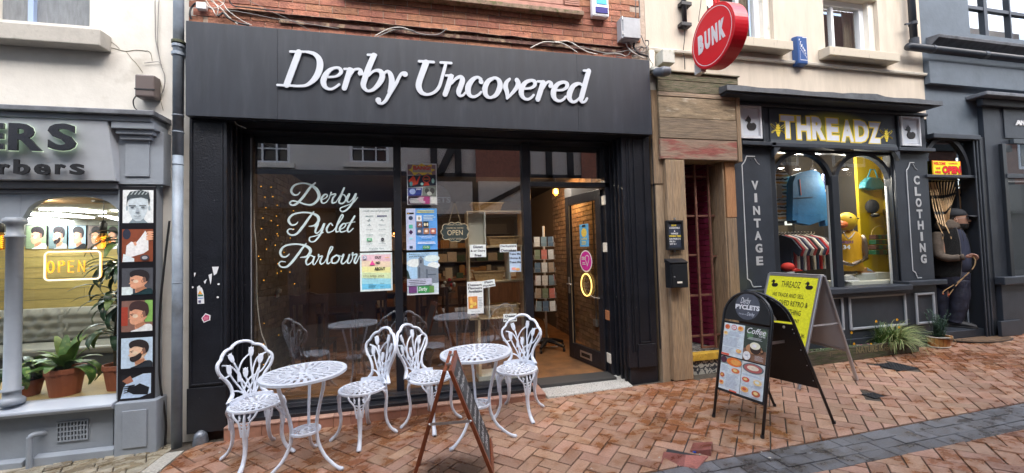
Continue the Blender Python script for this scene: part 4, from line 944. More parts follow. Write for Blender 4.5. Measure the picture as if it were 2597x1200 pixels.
xend = P(1384,1000,4.02).x+.0
while x < xend-.02:
 x2 = min(x+.149, xend)
 z_ = gz(x)
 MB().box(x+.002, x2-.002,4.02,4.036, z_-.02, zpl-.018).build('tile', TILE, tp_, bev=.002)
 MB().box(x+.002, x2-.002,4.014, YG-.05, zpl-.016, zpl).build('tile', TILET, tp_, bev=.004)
 x = x2
MB().box(PX1, xend, 4.038, YG+.03, gz(-1.7)-.1, zpl-.017).build('core', MORTAR, tp_)
ts = thing('stone_threshold', 'white speckled stone threshold slab before the open door', 'threshold', (1.7,4.1, gz(1.7)))
a = P(1370,1000,4.02); b_ = P(1596,974,4.1)
MB().hexa([(xend+.01,4.0, gz(1.2)-.05), (2.20,4.02, gz(2.2)-.05), (2.22, YG-.06, gz(2.2)-.05), (xend+.01, YG-.06, gz(1.2)-.05), (xend+.01,4.0, gz(1.2)+.022), (2.20,4.02, gz(2.2)+.012), (2.22, YG-.06, gz(2.2)+.035), (xend+.01, YG-.06, gz(1.2)+.045)]).build('slab', mat('speckled_stone', (.50,.49,.46), rough=.85, col2=(.12,.12,.11), c2s=90, c2lo=.56, c2hi=.6, bump=2, bs=90), ts, bev=.012)
ZF = gz(1.7)+.055
bx('door_sill', mat('dark_sill', (.05,.05,.05), rough=.6), ts, m2b+.002, XRv-.08, YG-.20, YG+.045, gz(1.7)-.05, ZF+.006,.004)
DW = .80; DH = ztr-ZF-.015
door = thing('glazed_door', 'black glazed shop door standing open into the shop with stickers on its glass', 'door', (XRv-.085, YG+.03, ZF+.008))
ang = math.atan2(.78,-.155)
def dpart(nm, m, x0, x1, z0, z1, y0=-.022, y1=.022, parent=None, bev=.003):
 b = MB().box(x0, x1, y0, y1, z0, z1); me = b.build(nm, m, None, bev=bev); me.parent = parent or door; return me
door.rotation_euler = (0,0, ang)
dpart('stile', BLACK, 0,.10,0, DH, bev=.004); dpart('stile', BLACK, DW-.10, DW, 0, DH)
dpart('rail', BLACK, .101, DW-.101,0,.20); dpart('rail', BLACK, .101, DW-.101, DH-.12, DH)
dpart('pane', GLASS2,.10, DW-.10,.20, DH-.12,-.003,.003, bev=0)
dpart('beading', mat('brass_worn', (.3,.22,.13), rough=.5), DW-.104, DW-.101,.20, DH-.12,.012,.024, bev=0)
lf = dpart('letter_plate', METAL, .27,.53,.055,.145,.022,.028)
dpart('letter_slot', BLACKP, .305,.495,.078,.122,.029,.031, parent=lf)
hp = dpart('handle_plate', METAL, DW-.075, DW-.035,.86,1.08,.022,.028)
l2 = MB().tube([(DW-.055,.028,.99), (DW-.055,.06,.99), (DW-.17,.062,.99)], .009,8).build('lever', METAL, None, smooth=True); l2.parent = hp
for zz_, mm in ((.12, CREAMW), (.62, mat('orange_hinge', (.40,.16,.07), rough=.7)), (1.42, CREAMW), (1.98, CREAMW)):
 h_ = bx('hinge', mm, sf, XRv-.086, XRv-.072, YG-.062, YG+.03, ZF+zz_, ZF+zz_+.11,.002)
def dsheet(cx, cz_, w, h):
 M = Matrix.Translation(door.location) @ Matrix.Rotation(ang, 4, 'Z')
 o = M @ Vector((cx+w/2,.0045, cz_-h/2)); rx = (M.to_3x3() @ Vector((-1,0,0))); return Sheet(o, rx, (0,0,1), w, h)
def dstick(nm, lb, s, back, cat='sticker'):
 h = thing(nm, lb, cat, s.o); s.build('print', h, back=back, t=.001); return h
s = dsheet(.38,1.63,.20,.29); s.rect(.0,.0,1,1, flat(90,160,215)); s.ell(.5,.62,.3,.2, flat(215,190,90)); s.txt('LOVE', .2,.3,.8,.38, flat(230,200,80), bold=.03); s.lines(.2,.08,.8,.26,3, flat(225,200,100)); s.rect(.3,.88,.7,.96, INK)
dstick('window_sticker', 'pale blue sticker with a yellow oval, topmost on the open door', s, flat(90,160,215), 'sticker')
s = dsheet(.36,1.30,.28,.28); s.ell(.5,.5,.5,.5, flat(225,205,230), 32); s.ell(.5,.5,.44,.44, flat(190,50,150), 32)
s.txt('DDO', .18,.55,.6,.7, WHITE, bold=.05)
s.poly([(.62+.16*math.cos(R(a_)), .62+.16*math.sin(R(a_))) for a_ in range(-30,211,15)]+[(.62,.25)], WHITE); s.poly([(.62+.125*math.cos(R(a_)), .62+.125*math.sin(R(a_))) for a_ in range(-30,211,15)]+[(.62,.33)], flat(190,50,150)); s.lines(.2,.32,.5,.46,2, WHITE)
dstick('window_sticker', 'round magenta sticker with a map pin on the open door glass', s, None)
rg = thing('neon_ring', 'glowing yellow oval neon ring with thin lettering on the door glass', 'sign', door.location)
rg.rotation_euler = door.rotation_euler
q = [(.345+.115*math.cos(a_*math.pi/16), .02,1.0+.14*math.sin(a_*math.pi/16)) for a_ in range(32)]
b = MB().tube(q, .0085,8, closed=True); o = b.build('ring_tube', glow('neon_warm', (1,.62,.16), .5), None, smooth=True); o.parent = rg
b = MB()
random.seed(5)
for k in range(4):
 zz_ = 1.07-.045*k; b.tube(spline([(.345+.055-.011*j, .016, zz_+random.uniform(-.014,.014)) for j in range(11)], 3), .0016,5)
o = b.build('lettering_tube', mat('unlit_tube', (.35,.28,.2), rough=.3), None, smooth=True); o.parent = rg
o = MB().tube(spline([(.27,.02,.88), (.18,.03,.86), (.03,.05,.86)], 4), .003,6).build('lead', CABLEW, None); o.parent = rg
wl = thing('window_lettering', 'pale blue script words Derby Pyclet Parlour on the left window pane', 'lettering', P(810,560, YG-.006))
LP = mat('pale_blue_vinyl', (.62,.77,.79), rough=.5)
K4 = 4.103
def L4(ss):
 b = MB()
 for st in ss:
  pts = []
  for (x, yy, w) in st: p = P(640+x/K4,430+yy/K4, YG-.005); pts.append((p.x, p.z, (P(640+(x+w)/K4,430+yy/K4, YG-.005)-p).length*1.15))
  ribbon(b, pts, YG-.005,.0006+.0002*ss.index(st))
 b.build('letter', LP, wl)
L4([[(495,235,8),(470,262,15),(430,262,19),(405,225,22),(430,172,18),(500,145,15),(585,152,18),(660,200,30),(693,262,30),(678,320,24),(620,365,18),(550,362,15),(490,342,15),(420,327,14),(390,347,16),(412,370,18),(460,358,20),(530,285,22),(600,190,21),(655,140,14)]])
L4([[(712,320,9),(765,295,10),(782,265,12),(750,262,16),(718,305,20),(727,348,15),(768,342,10),(800,300,8)]])
L4([[(798,302,8),(824,233,12),(818,262,13),(868,256,13),(838,300,17),(832,348,15),(868,342,8)]])
L4([[(868,342,8),(920,260,10),(958,185,16),(915,290,20),(903,345,17),(945,350,14),(975,305,14),(955,264,10),(925,268,8)]])
L4([[(978,290,8),(1010,252,18),(985,318,18),(1003,340,12),(1040,310,10),(1078,250,18),(1040,350,18),(975,425,16),(925,435,14),(918,402,12),(980,376,10),(1050,345,9),(1096,290,8)]])
L4([[(475,545,8),(450,572,15),(405,575,18),(378,530,22),(410,477,18),(490,450,16),(590,450,16),(672,480,26),(690,530,26),(650,580,18),(590,592,8)], [(640,440,12),(600,490,20),(530,590,24),(460,670,20),(400,680,16),(365,650,14),(385,620,12),(430,625,8)]])
L4([[(648,600,8),(685,560,18),(655,640,18),(672,663,12),(710,630,10),(750,560,18),(710,670,18),(650,745,16),(600,747,14),(600,707,12),(660,690,10),(740,655,8)]])
L4([[(835,582,12),(812,560,12),(775,612,20),(787,655,15),(842,638,9)]])
L4([[(842,638,8),(900,560,10),(945,485,14),(922,482,12),(878,590,18),(872,648,14),(910,638,9)]])
L4([[(908,627,9),(955,602,10),(972,572,12),(945,565,14),(910,610,18),(922,650,14),(975,638,9)]])
L4([[(1065,485,16),(1020,560,18),(990,625,18),(1007,650,12),(1050,612,8)], [(975,560,8),(1068,545,8)]])
L4([[(385,880,8),(350,908,15),(310,905,18),(290,860,22),(325,805,18),(400,780,16),(500,780,16),(582,810,26),(605,855,26),(565,905,18),(500,915,8)], [(560,770,12),(520,820,20),(440,930,24),(370,1005,20),(310,1017,16),(276,985,14),(300,957,12),(345,962,8)]])
L4([[(640,910,12),(600,895,14),(560,950,18),(572,992,14),(620,960,10),(648,902,14),(630,970,16),(647,990,10),(690,922,8)]])
L4([[(690,922,8),(692,880,12),(690,908,12),(728,900,13),(705,955,17),(717,985,12),(750,965,8)]])
L4([[(750,965,8),(800,880,10),(835,815,14),(812,812,12),(782,920,18),(782,980,14),(822,958,8)]])
L4([[(878,890,12),(830,925,18),(832,972,14),(880,965,14),(905,915,14),(872,890,10),(930,905,8)]])
L4([[(928,905,8),(952,882,14),(925,960,16),(947,980,12),(987,940,9),(1012,880,14),(990,960,16),(1012,975,10),(1040,930,8)]])
L4([[(1040,930,8),(1047,862,12),(1040,892,12),(1088,882,13),(1062,950,17),(1078,975,12),(1115,900,8)]])
yq = YG-.005
def poster(nm, lb, u0, v0, u1, v1, fill, back=PAPER, cat='poster', rot=0):
 s = wsheet(u0, v0, u1, v1, yq)
 if rot: s.rx = Vector((math.cos(rot), 0, math.sin(rot))); s.up = Vector((-math.sin(rot), 0, math.cos(rot)));
 fill(s); h = thing(nm, lb, cat, s.o); s.build('print', h, back=back, t=.0012)
GT = flat(90,120,125); LB = flat(70,90,150)
def f1(s):
 s.txt('Locally sourced groceries', .1,.9,.92,.96, GT, shear=.3)
 for r_, (yy, items) in enumerate(((.81,('BELPER', '#')), (.72,('o', 'o')), (.61,('^', 'Elastos')), (.5,('Fortington', 'Sorella')), (.38,('tomatoes', 'company')), (.27,('DE', 'O')), (.17,('CREW', 'tasting')))):
  for j, tx in enumerate(items):
   cx = .3 if j == 0 else .7
   if tx == '#': s.rect(.55, yy-.015,.85, yy+.02, flat(40,55,95)); s.txt('The Kitchen Shed', .58, yy-.008,.82, yy+.012, PAPER)
   elif tx == 'DE': s.rect(.22, yy-.035,.38, yy+.03, flat(95,165,120)); s.txt('NE', .26, yy-.02,.34, yy+.015, PAPER, bold=.03)
   elif tx == 'O': s.ell(.71, yy, .05,.036, flat(25,22,40)); s.txt('ooo', .68, yy-.01,.74, yy+.01, PAPER)
   elif tx in 'o^': s.ell(cx, yy+.01,.02,.012, GT); s.rect(cx-.06, yy-.02, cx+.06, yy-.012, GT)
   else: s.txt(tx, cx-.11, yy-.014, cx+.11, yy+.014, GT, shear=.2)
 s.txt('Available Here', .28,.04,.74,.085, GT, shear=.3)
poster('poster', 'white poster headed Locally sourced groceries in the left window', 913,528,994,638, f1, flat(205,225,228))
def f2(s):
 cols = [(225,180,190), (228,195,170), (225,215,150), (195,215,170), (140,195,210), (100,180,215)]
 for k, c_ in enumerate(cols): s.poly([(.05,.95-.15*k+.0), (.05,.8-.15*k), (.95,.8-.15*k-.04*(k < 5)), (.95,.95-.15*k-.04*(k > 0))], flat(*c_), k=0)
 s.txt('OUT', .46,.84,.66,.91, INK, bold=.03); s.txt('ND', .49,.70,.62,.77, INK, bold=.03); s.txt('ABOUT', .44,.54,.78,.62, INK, bold=.03)
 s.poly([(.29,.68), (.47,.68), (.38,.80)], flat(225,70,140)); s.txt('5TH APRIL 2024', .10,.37,.73,.42, flat(110,110,70)); s.txt("Derby's lightest night out", .12,.32,.58,.345, flat(110,110,90), shear=.2); s.txt('DERBY PRIDE ROCK', .1,.45,.48,.47, flat(140,130,100))
 s.txt('EVENTS', .25,.17,.4,.20, flat(60,110,130)); s.lines(.25,.09,.5,.16,3, flat(60,110,130)); s.txt('7pm', .62,.17,.74,.205, flat(60,110,130)); s.txt('start', .62,.10,.74,.13, flat(60,110,130))
 s.ell(.15,.88,.06,.05, flat(90,140,170)); s.ell(.15,.88,.045,.038, flat(225,200,205)); s.txt('PL', .11,.86,.19,.90, flat(80,130,170)); s.rect(.78,.86,.9,.875, flat(215,170,70))
poster('poster', 'pastel rainbow OUT AND ABOUT poster with a pink triangle, lower in the left window', 914,642,996,740, f2, flat(200,222,225))
def f3(s):
 s.rect(.03,.72,.97,.97, flat(130,105,110)); s.poly([(.15,.8), (.05,.84), (.15,.87), (.2,.97), (.35,.94), (.5,1), (.65,.94), (.85,.99), (.82,.88), (.97,.85), (.82,.8), (.85,.72), (.7,.77), (.55,.7), (.4,.77), (.25,.7)], flat(225,185,70)); s.rect(.2,.78,.82,.93, flat(150,140,135))
 s.txt('BANG!', .22,.84,.8,.94, flat(185,70,65), bold=.05)
 s.poly([(.03,.42), (.97,.47), (.97,.73), (.03,.70)], flat(35,42,58)); s.poly([(.05,.58), (.2,.7), (.27,.66), (.3,.55), (.42,.7), (.45,.68), (.35,.5), (.2,.46), (.12,.5)], flat(205,75,55)); s.ell(.65,.62,.13,.09, flat(190,75,60)); s.ell(.65,.62,.1,.07, flat(50,40,45)); s.txt('BANG', .57,.60,.73,.64, flat(205,110,60), bold=.03); s.poly([(.55,.46), (.75,.47), (.72,.53), (.58,.53)], flat(205,75,55)); s.ell(.87,.58,.05,.06, flat(130,170,165)); s.ell(.5,.5,.05,.035, flat(160,205,200)); s.ell(.14,.5,.05,.06, flat(90,150,155))
 s.poly([(.03,.22), (.47,.22), (.5,.41), (.03,.40)], flat(45,60,130)); s.ell(.18,.32,.1,.07, flat(150,170,215)); s.txt('JOEY', .3,.35,.48,.395, PAPER, bold=.04)
 s.poly([(.5,.22), (.97,.2), (.97,.46), (.53,.42)], flat(110,118,112)); s.ell(.66,.34,.07,.06, flat(60,64,62)); s.ell(.84,.34,.08,.07, flat(65,66,64)); s.ell(.74,.27,.08,.05, flat(175,180,172))
 s.rect(.03,.02,.75,.2, flat(150,60,110)); s.poly([(.03,.02), (.55,.02), (.3,.14), (.45,.2), (.03,.2)], flat(60,45,62)); s.lines(.05,.03,.6,.19,5, PAPER, .5); s.rect(.78,.03,.97,.19, flat(200,205,200))
poster('poster', 'comic style BANG poster with red and yellow artwork, topmost in the right window', 1033,414,1109,520, f3)
def f4(s):
 s.rect(0,0,.3,1, flat(175,185,215)); s.rect(.3,0,1,1, flat(85,145,210)); s.rect(.03,.86,.25,.9, flat(30,30,35)); s.rect(.06,.87,.1,.89, flat(220,170,60))
 s.ell(.15,.77,.07,.05, flat(45,60,90)); s.rect(.09,.52,.21,.61, flat(80,170,150)); s.poly([(.08,.43), (.15,.49), (.22,.43), (.15,.37)], flat(55,35,75)); s.rect(.1,.26,.2,.3, flat(130,195,210)); s.rect(.1,.04,.2,.1, flat(50,70,100))
 s.lines(.34,.89,.96,.96,2, flat(205,205,120), .5,.1); s.lines(.55,.7,.95,.84,4, flat(190,215,240), .4); s.rect(.33,.69,.5,.83, flat(215,220,220)); s.ell(.42,.76,.04,.04, flat(150,150,140))
 for i in range(3): s.rect(.33+.22*i, .38,.52+.22*i, .52, [flat(70,85,110), flat(150,110,85), flat(160,95,80)][i]); s.ell(.42+.22*i, .45,.05,.03, flat(205,190,175))
 s.rect(.33,.54,.52,.68, flat(110,80,75)); s.poly([(.38,.58), (.44,.64), (.48,.6)], PAPER); s.rect(.55,.54,.72,.68, INK); s.ell(.6,.61,.03,.04, flat(215,205,170)); s.ell(.68,.61,.03,.04, flat(215,205,170))
 s.txt('The Old Library Building', .4,.31,.9,.34, flat(225,235,245)); s.txt('Wardwick Derby', .48,.27,.82,.30, flat(225,235,245)); s.txt('MARKETS FAIR', .5,.235,.8,.255, flat(40,60,100)); s.lines(.35,.14,.96,.2,2, flat(225,235,245), .5,.1)
 s.rect(.52,.02,.75,.10, flat(60,135,75)); s.txt('Derby', .54,.035,.73,.09, PAPER, shear=.3)
poster('poster', 'blue poster with small craft photos, middle of the right window', 1031,529,1110,635, f4)
def f5(s):
 s.rect(.0,.30,1,1, flat(150,185,222)); s.ell(.25,.75,.25,.1, flat(205,220,235)); s.ell(.8,.85,.25,.08, flat(195,212,232)); s.ell(.85,.68,.2,.08, flat(205,218,232))
 s.poly([(.33,.35), (.33,.66), (.37,.7), (.37,.86), (.45,.9), (.53,.84), (.54,.7), (.6,.68), (1,.6), (1,.28), (.3,.28)], flat(110,120,132)); s.poly([(.36,.4), (.36,.64), (.42,.66), (.42,.4)], flat(75,85,98)); s.rect(.62,.45,.92,.48, flat(75,85,98)); s.rect(.42,.74,.47,.82, flat(60,68,80)); s.poly([(.6,.3), (.6,.6), (.66,.59), (.66,.3)], flat(85,95,108))
 s.poly([(0,.25), (.0,.6), (.05,.55), (.1,.4), (.3,.3), (.3,.25)], flat(45,62,60)); s.rect(.0,.22,.78,.38, flat(165,170,190)); s.lines(.05,.24,.72,.36,3, flat(50,50,60), .35)
 s.rect(.34,.04,.7,.2, flat(50,130,70)); s.txt('Derby', .36,.06,.64,.18, PAPER, shear=.3, bold=.02); s.rect(.7,.04,.85,.2, flat(90,130,70)); s.txt('Revitalising Derby\'s', .08,.94,.72,.975, flat(30,35,50), bold=.02); s.txt('past and future...', .08,.88,.6,.92, flat(30,35,50), bold=.02); s.rect(.05,.05,.3,.2, flat(100,60,110)); s.rect(.0,0,1,.03, PAPER)
poster('poster', 'poster with a stone church tower against blue sky, lowest in the right window', 1033,641,1113,749, f5, flat(180,195,205))
def label(lb, u0, v0, u1, v1, tx, rot=0):
 n = len(tx)
 def f(s):
  for i, t_ in enumerate(tx):
   w_ = min(.92,.13*len(t_)*(.6 if n > 2 else .75)*1.3); s.txt(t_, .5-w_/2,1-(i+.84)/n*1.0,.5+w_/2,1-(i+.22)/n, flat(35,40,62), bold=.025)
 poster('paper_label', lb, u0, v0, u1, v1, f, flat(205,222,240), 'label', rot)
label('paper label Gluten & or Dairy Free in the right window', 1192,621,1233,653, ['Gluten', '& or Dairy', 'Free'])
label('paper label Derbyshire Oatcakes in the right window', 1268,620,1311,640, ['Derbyshire', 'Oatcakes'])
label('tilted paper label Plain Pyclets in the right window', 1225,713,1257,731, ['Plain', 'Pyclets'], R(7))
label('paper label Cheese Pyclets above the white chair in the right window', 1277,797,1311,817, ['Cheese', 'Pyclets'])
def f6(s):
 for i, t_ in enumerate(('Dessert', 'Flavours', 'Available')): s.txt(t_, .08,.86-.1*i, .92,.935-.1*i, flat(35,38,55), bold=.025)
 s.rect(.06,.16,.62,.54, flat(190,125,70))
 for k in range(8): s.ell(.2+.3*random.random(), .22+.26*random.random(), .09,.05, flat(235,175+random.randint(-20,20), 90))
 s.lines(.66,.18,.95,.52,7, flat(120,125,135), .3); s.lines(.2,.05,.8,.1,2, flat(120,125,135), .3)
poster('paper_label', 'tall paper sign Dessert Flavours Available with a pastry photo', 1186,715,1227,797, f6, flat(208,220,228), 'label')
def f7(s):
 for i, t_ in enumerate(('Take Me', 'Home &', 'Toast Me')): s.txt(t_, .02,.82-.2*i, .98,.93-.2*i, flat(40,50,75), bold=.03)
 s.ell(.35,.15,.2,.07, flat(215,150,140)); s.ell(.7,.12,.2,.07, flat(205,160,110))
poster('paper_label', 'pale blue paper sign Take Me Home & Toast Me in the right window', 1293,638,1322,690, f7, flat(170,190,225), 'label')
s = wsheet(1040,462,1147,556, YG+.012); s.ell(.5,.5,.48,.49, flat(28,30,36), 36); s.txt('PYCLETS', .06,.44,.97,.60, flat(95,100,108), bold=.02)
h = thing('window_sticker', 'round dark window sticker with grey word PYCLETS beside the open sign', 'sticker', s.o); s.build('print', h)
ho = thing('hanging_sign', 'ornate black hanging sign reading COME IN WE\'RE OPEN', 'sign', P(1154,514, YG-.012))
c = P(1154,588, YG-.02)
pl = [(0,.075), (.03,.085), (.055,.068), (.085,.068), (.105,.045), (.10,.03), (.118,0), (.10,-.03), (.105,-.045), (.085,-.068), (.055,-.068), (.03,-.088)]
pl = pl+[(0,-.082)]+[(-x, z) for x, z in reversed(pl[1:])]
sc_ = (P(1191,588, YG-.02).x-c.x)/.118
pl = [(x*sc_, z*sc_*.95) for x, z in pl]
MB().prism([(c.x+x, c.z+z) for x, z in pl], c.y-.004, c.y+.004).build('plaque', mat('slate_plaque', (.03,.045,.045), rough=.5), ho)
GD = mat('gold_cream_line', (.62,.52,.33), rough=.5)
MB().tube([(c.x+x*.97, c.y-.006, c.z+z*.96) for x, z in spline(pl, 3, True)], .0028,5, closed=True).build('border', GD, ho)
text('lettering', 'OPEN', GD, ho, (c.x-.062*sc_, c.y-.0045, c.z-.028*sc_), (1,0,0), (0,0,1), .124*sc_, .042*sc_, .001, bold=.0)
text('lettering', "COME IN, WE'RE", GD, ho, (c.x-.068*sc_, c.y-.0045, c.z+.022*sc_), (1,0,0), (0,0,1), .136*sc_, .014*sc_, .001)
b = MB()
for sgn in (1,-1):
 for k in range(3): b.tube(spline([(c.x+sgn*(.005+.018*k)*sc_, c.y-.005, c.z+s_*.052*sc_) if s_ else (0,0,0) for s_ in (1,)]+[(c.x+sgn*(.014+.018*k)*sc_, c.y-.005, c.z+.062*sc_), (c.x+sgn*(.02+.018*k)*sc_, c.y-.005, c.z+.05*sc_)], 4), .0016,4); b.tube(spline([(c.x+sgn*(.005+.018*k)*sc_, c.y-.005, c.z-.05*sc_), (c.x+sgn*(.014+.018*k)*sc_, c.y-.005, c.z-.064*sc_), (c.x+sgn*(.02+.018*k)*sc_, c.y-.005, c.z-.05*sc_)], 4), .0016,4)
tag(b.build('scrollwork', GD, ho), kind='stuff')
b = MB(); tp0 = P(1153,514, YG-.01)
b.tube([tuple(tp0), (c.x-.05*sc_, c.y, c.z+.066*sc_)], .0018,5).tube([tuple(tp0), (c.x+.05*sc_, c.y, c.z+.066*sc_)], .0018,5); b.build('rope', mat('rope', (.4,.32,.2), rough=.9), ho)
MB().lathe([(.012,0), (.008,.008), (.003,.012)], (tp0.x, YG-.004, tp0.z), 12, ax='y').build('suction_hook', glassmat('clear_plastic', (.8,.85,.9), 1,1.5), ho)
ys0, ys1 = YG+.08, YG+.36
shf = thing('crate_shelf', 'stacked pine crate shelves standing inside the right window', 'shelf', (P(1250,960, ys0).x, ys0, ZF))
BOARDW = mat('white_board', (.74,.74,.66), rough=.6)
def crate(u0, v0, u1, v1, ud=None, mats=PINE):
 a = P(u0, v0, ys0); b = P(u1, v1, ys0); t = .014
 MB().box(a.x, b.x, ys0, ys1, a.z-t, a.z).build('shelf_board', mats, shf, bev=.001); MB().box(a.x, b.x, ys0, ys1, b.z, b.z+t).build('shelf_board', mats, shf, bev=.001)
 MB().box(a.x, a.x+t, ys0, ys1, b.z+t, a.z-t).build('side_board', mats, shf, bev=.001); MB().box(b.x-t, b.x, ys0, ys1, b.z+t, a.z-t).build('side_board', mats, shf, bev=.001)
 if ud: d = P(ud, 600, ys0).x; MB().box(d-t/2, d+t/2, ys0, ys1, b.z+t, a.z-t).build('divider', BOARDW, shf, bev=.001)
 return a, b
a, b = crate(1184,535,1331,624,1231); MB().box(a.x+.014, P(1229,600, ys0).x, ys0+.10, ys0+.11, b.z+.014, a.z-.014).build('back_panel', BOARDW, shf)
crate(1188,626,1326,713,1292); a, b = crate(1190,715,1338,804,1237)
q = P(1196,804, ys0); zq = P(1196,958, ys0).z
for (u0, u1, m_) in ((1193,1199, PINE), (1314,1326, BOARDW)): MB().box(P(u0,0, ys0).x, P(u1,0, ys0).x, ys0, ys1, zq, q.z-.001).build('leg_board', m_, shf, bev=.001)
MB().box(P(1193,0, ys0).x+.02, P(1244,0, ys0).x, ys0+.02, ys0+.035, P(0,958, ys0).z-.05, P(1196,918, ys0).z+.14).build('lower_panel', BOARDW, shf)
MB().box(P(1193,0, ys0).x, P(1326,0, ys0).x, ys0, ys1, zq-.16, zq-.001).build('shelf_plinth', BOARDW, shf)
WICK = mat('wicker', (.50,.33,.15), rough=.7, var=.3, vs=60)
def basket(u0, v0, u1, v1, lb):
 a = P(u0, v0, ys0+.03); b = P(u1, v1, ys0+.03); w = b.x-a.x; h = a.z-b.z; d = .2; t = thing('wicker_basket', lb, 'basket', ((a.x+b.x)/2, ys0+.13, b.z), 'wicker baskets on the crate shelf')
 n = 7; bb_ = MB()
 for k in range(n):
  f0 = k/n; ins = .03*(1-f0); z0 = b.z+h*f0; bulge = .004 if k % 2 else 0
  x0 = a.x+ins+bulge; x1 = b.x-ins-bulge; y0 = ys0+.03+ins*.6+bulge; y1 = ys0+.03+d-ins*.6-bulge; hh = h/n*.9; tt = .008
  nn = 14
  for i in range(nn):
   xa = x0+(x1-x0)*i/nn; xb = x0+(x1-x0)*(i+1)/nn; off = .004 if (i+k) % 2 else 0
   bb_.box(xa+.0008, xb-.0008, y0+off, y0+off+tt, z0, z0+hh); bb_.box(xa, xb, y1-tt, y1, z0, z0+hh)
  bb_.box(x0, x0+tt, y0, y1, z0, z0+hh); bb_.box(x1-tt, x1, y0, y1, z0, z0+hh)
 tag(bb_.build('weave', WICK, t), kind='stuff'); zz_ = b.z+h
 MB().tube([(a.x, ys0+.03, zz_), (b.x, ys0+.03, zz_), (b.x, ys0+.03+d, zz_), (a.x, ys0+.03+d, zz_)], .007,6, closed=True).build('rim', WICK, t)
 MB().box(a.x+.03, b.x-.03, ys0+.05, ys0+.21, b.z, b.z+.008).build('base', WICK, t)
basket(1196,515,1277,533, 'wicker basket standing on top of the crate shelf'); basket(1237,601,1318,622, 'wicker basket above the Derbyshire Oatcakes label'); basket(1200,691,1282,711, 'wicker basket above the Plain Pyclets label'); basket(1241,776,1321,802, 'wicker basket above the Cheese Pyclets label')
YI = 9.2; ZC = 1.18
rm = tag(thing('cafe_interior_wall', None, None, (0,7,-1.5)), kind='structure')
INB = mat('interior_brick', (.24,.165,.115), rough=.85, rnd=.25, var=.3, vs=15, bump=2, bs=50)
def brickside(x, sgn, y0, y1, z0, z1):
 b = MB(); z = z0; r_ = 0
 while z < z1:
  y = y0-(.11 if r_ % 2 else 0)
  while y < y1:
   d = random.uniform(0,.012); ya = max(y, y0); yb_ = min(y+.215, y1)
   if yb_-ya > .03: b.box(x, x+sgn*(.008+d), ya, yb_, z, z+.063)
   y += .224
  z += .073; r_ += 1
 return b
XBR = 2.42; XBL = -1.82
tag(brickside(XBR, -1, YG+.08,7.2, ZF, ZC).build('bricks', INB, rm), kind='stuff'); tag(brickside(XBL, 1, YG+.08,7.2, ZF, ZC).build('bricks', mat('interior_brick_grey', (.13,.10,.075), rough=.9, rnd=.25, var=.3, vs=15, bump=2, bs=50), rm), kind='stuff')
IM = mat('interior_mortar', (.13,.09,.06), rough=.9)
MB().box(XBR, XBR+.1, YG+.062, YI, ZF-.2, ZC).build('side_wall', IM, rm); MB().box(XBL-.1, XBL, YG+.062, YI, ZF-.2, ZC).build('side_wall', IM, rm)
MB().box(XBL, XBR, YI, YI+.1, ZF-.2, ZC).build('back_wall', mat('dim_wall', (.10,.085,.075), rough=.8), rm)
o = MB().box(XBL-.1, XBR+.1, YG+.062, YI, ZC, ZC+.1).build('cafe_ceiling', mat('dark_ceiling', (.015,.015,.018), rough=.8)); tag(o, kind='structure')
o = MB().box(XBL, XBR, YG+.046, YI, ZF-.06, ZF).build('cafe_floor', mat('coir_wood_floor', (.26,.125,.05), rough=.6, var=.4, vs=3, bump=1.5, bs=200, col2=(.14,.07,.035), c2s=2.5, c2lo=.5, c2hi=.7)); tag(o, kind='structure')
bx('pelmet', BLACKP, sf, xl0+.03, XRv, YG+.031, YG+.10, P(800,441, YG).z-.005, zhd+.05,0) if False else None
MB().box(xl0+.031, XRv, YG+.05, YG+.06, P(800,443, YG+.05).z, zhd+.02).build('pelmet_board', mat('navy_black_board', (.010,.012,.018), rough=.5), sf)
wlp = thing('bulkhead_lamp', 'small glowing caged lamp high on the brick wall inside the doorway', 'lamp', P(1410,487,6.1))
c = P(1409,485,6.1)
WARM = glow('warm_bulb', (1,.50,.12), 2)
MB().ball(tuple(c), .035,10,(1,1,1.3)).build('bulb', WARM, wlp, smooth=True)
b = MB()
for k in range(6): an = k*math.pi/3; b.tube(spline([(c.x+.045*math.cos(an)*q_, c.y+.045*math.sin(an)*q_, c.z+z_) for q_, z_ in ((.7,.07), (1,.03), (1,-.03), (.3,-.075))], 3), .003,4)
b.tube([(c.x+.045*math.cos(k*.6), c.y+.045*math.sin(k*.6), c.z) for k in range(10)], .003,4); b.build('cage', mat('brass_cage', (.35,.25,.1), rough=.4, metal=.7), wlp)
MB().lathe([(.03,.07), (.03,.1), (.012,.13), (.012, ZC-c.z)], tuple(c), 10).build('stem', BLACKP, wlp)
def ptl(c, e, col, r=.04):  # bare point light; some calls have no lamp model around them
 l = bpy.data.lights.new('point_light', 'POINT'); l.energy = e; l.color = col; l.shadow_soft_size = r; o = bpy.data.objects.new('point_light', l); COL.objects.link(o); o.location = c; return o
ptl((c.x, c.y-.08, c.z-.05), 9,(1,.50,.16))
bx('air_curtain', mat('grey_unit', (.25,.25,.26), rough=.5), rm, P(1440,480,5.2).x, XBR-.03,5.1,5.35, P(1440,505,5.2).z, P(1440,484,5.2).z+.05,.01)
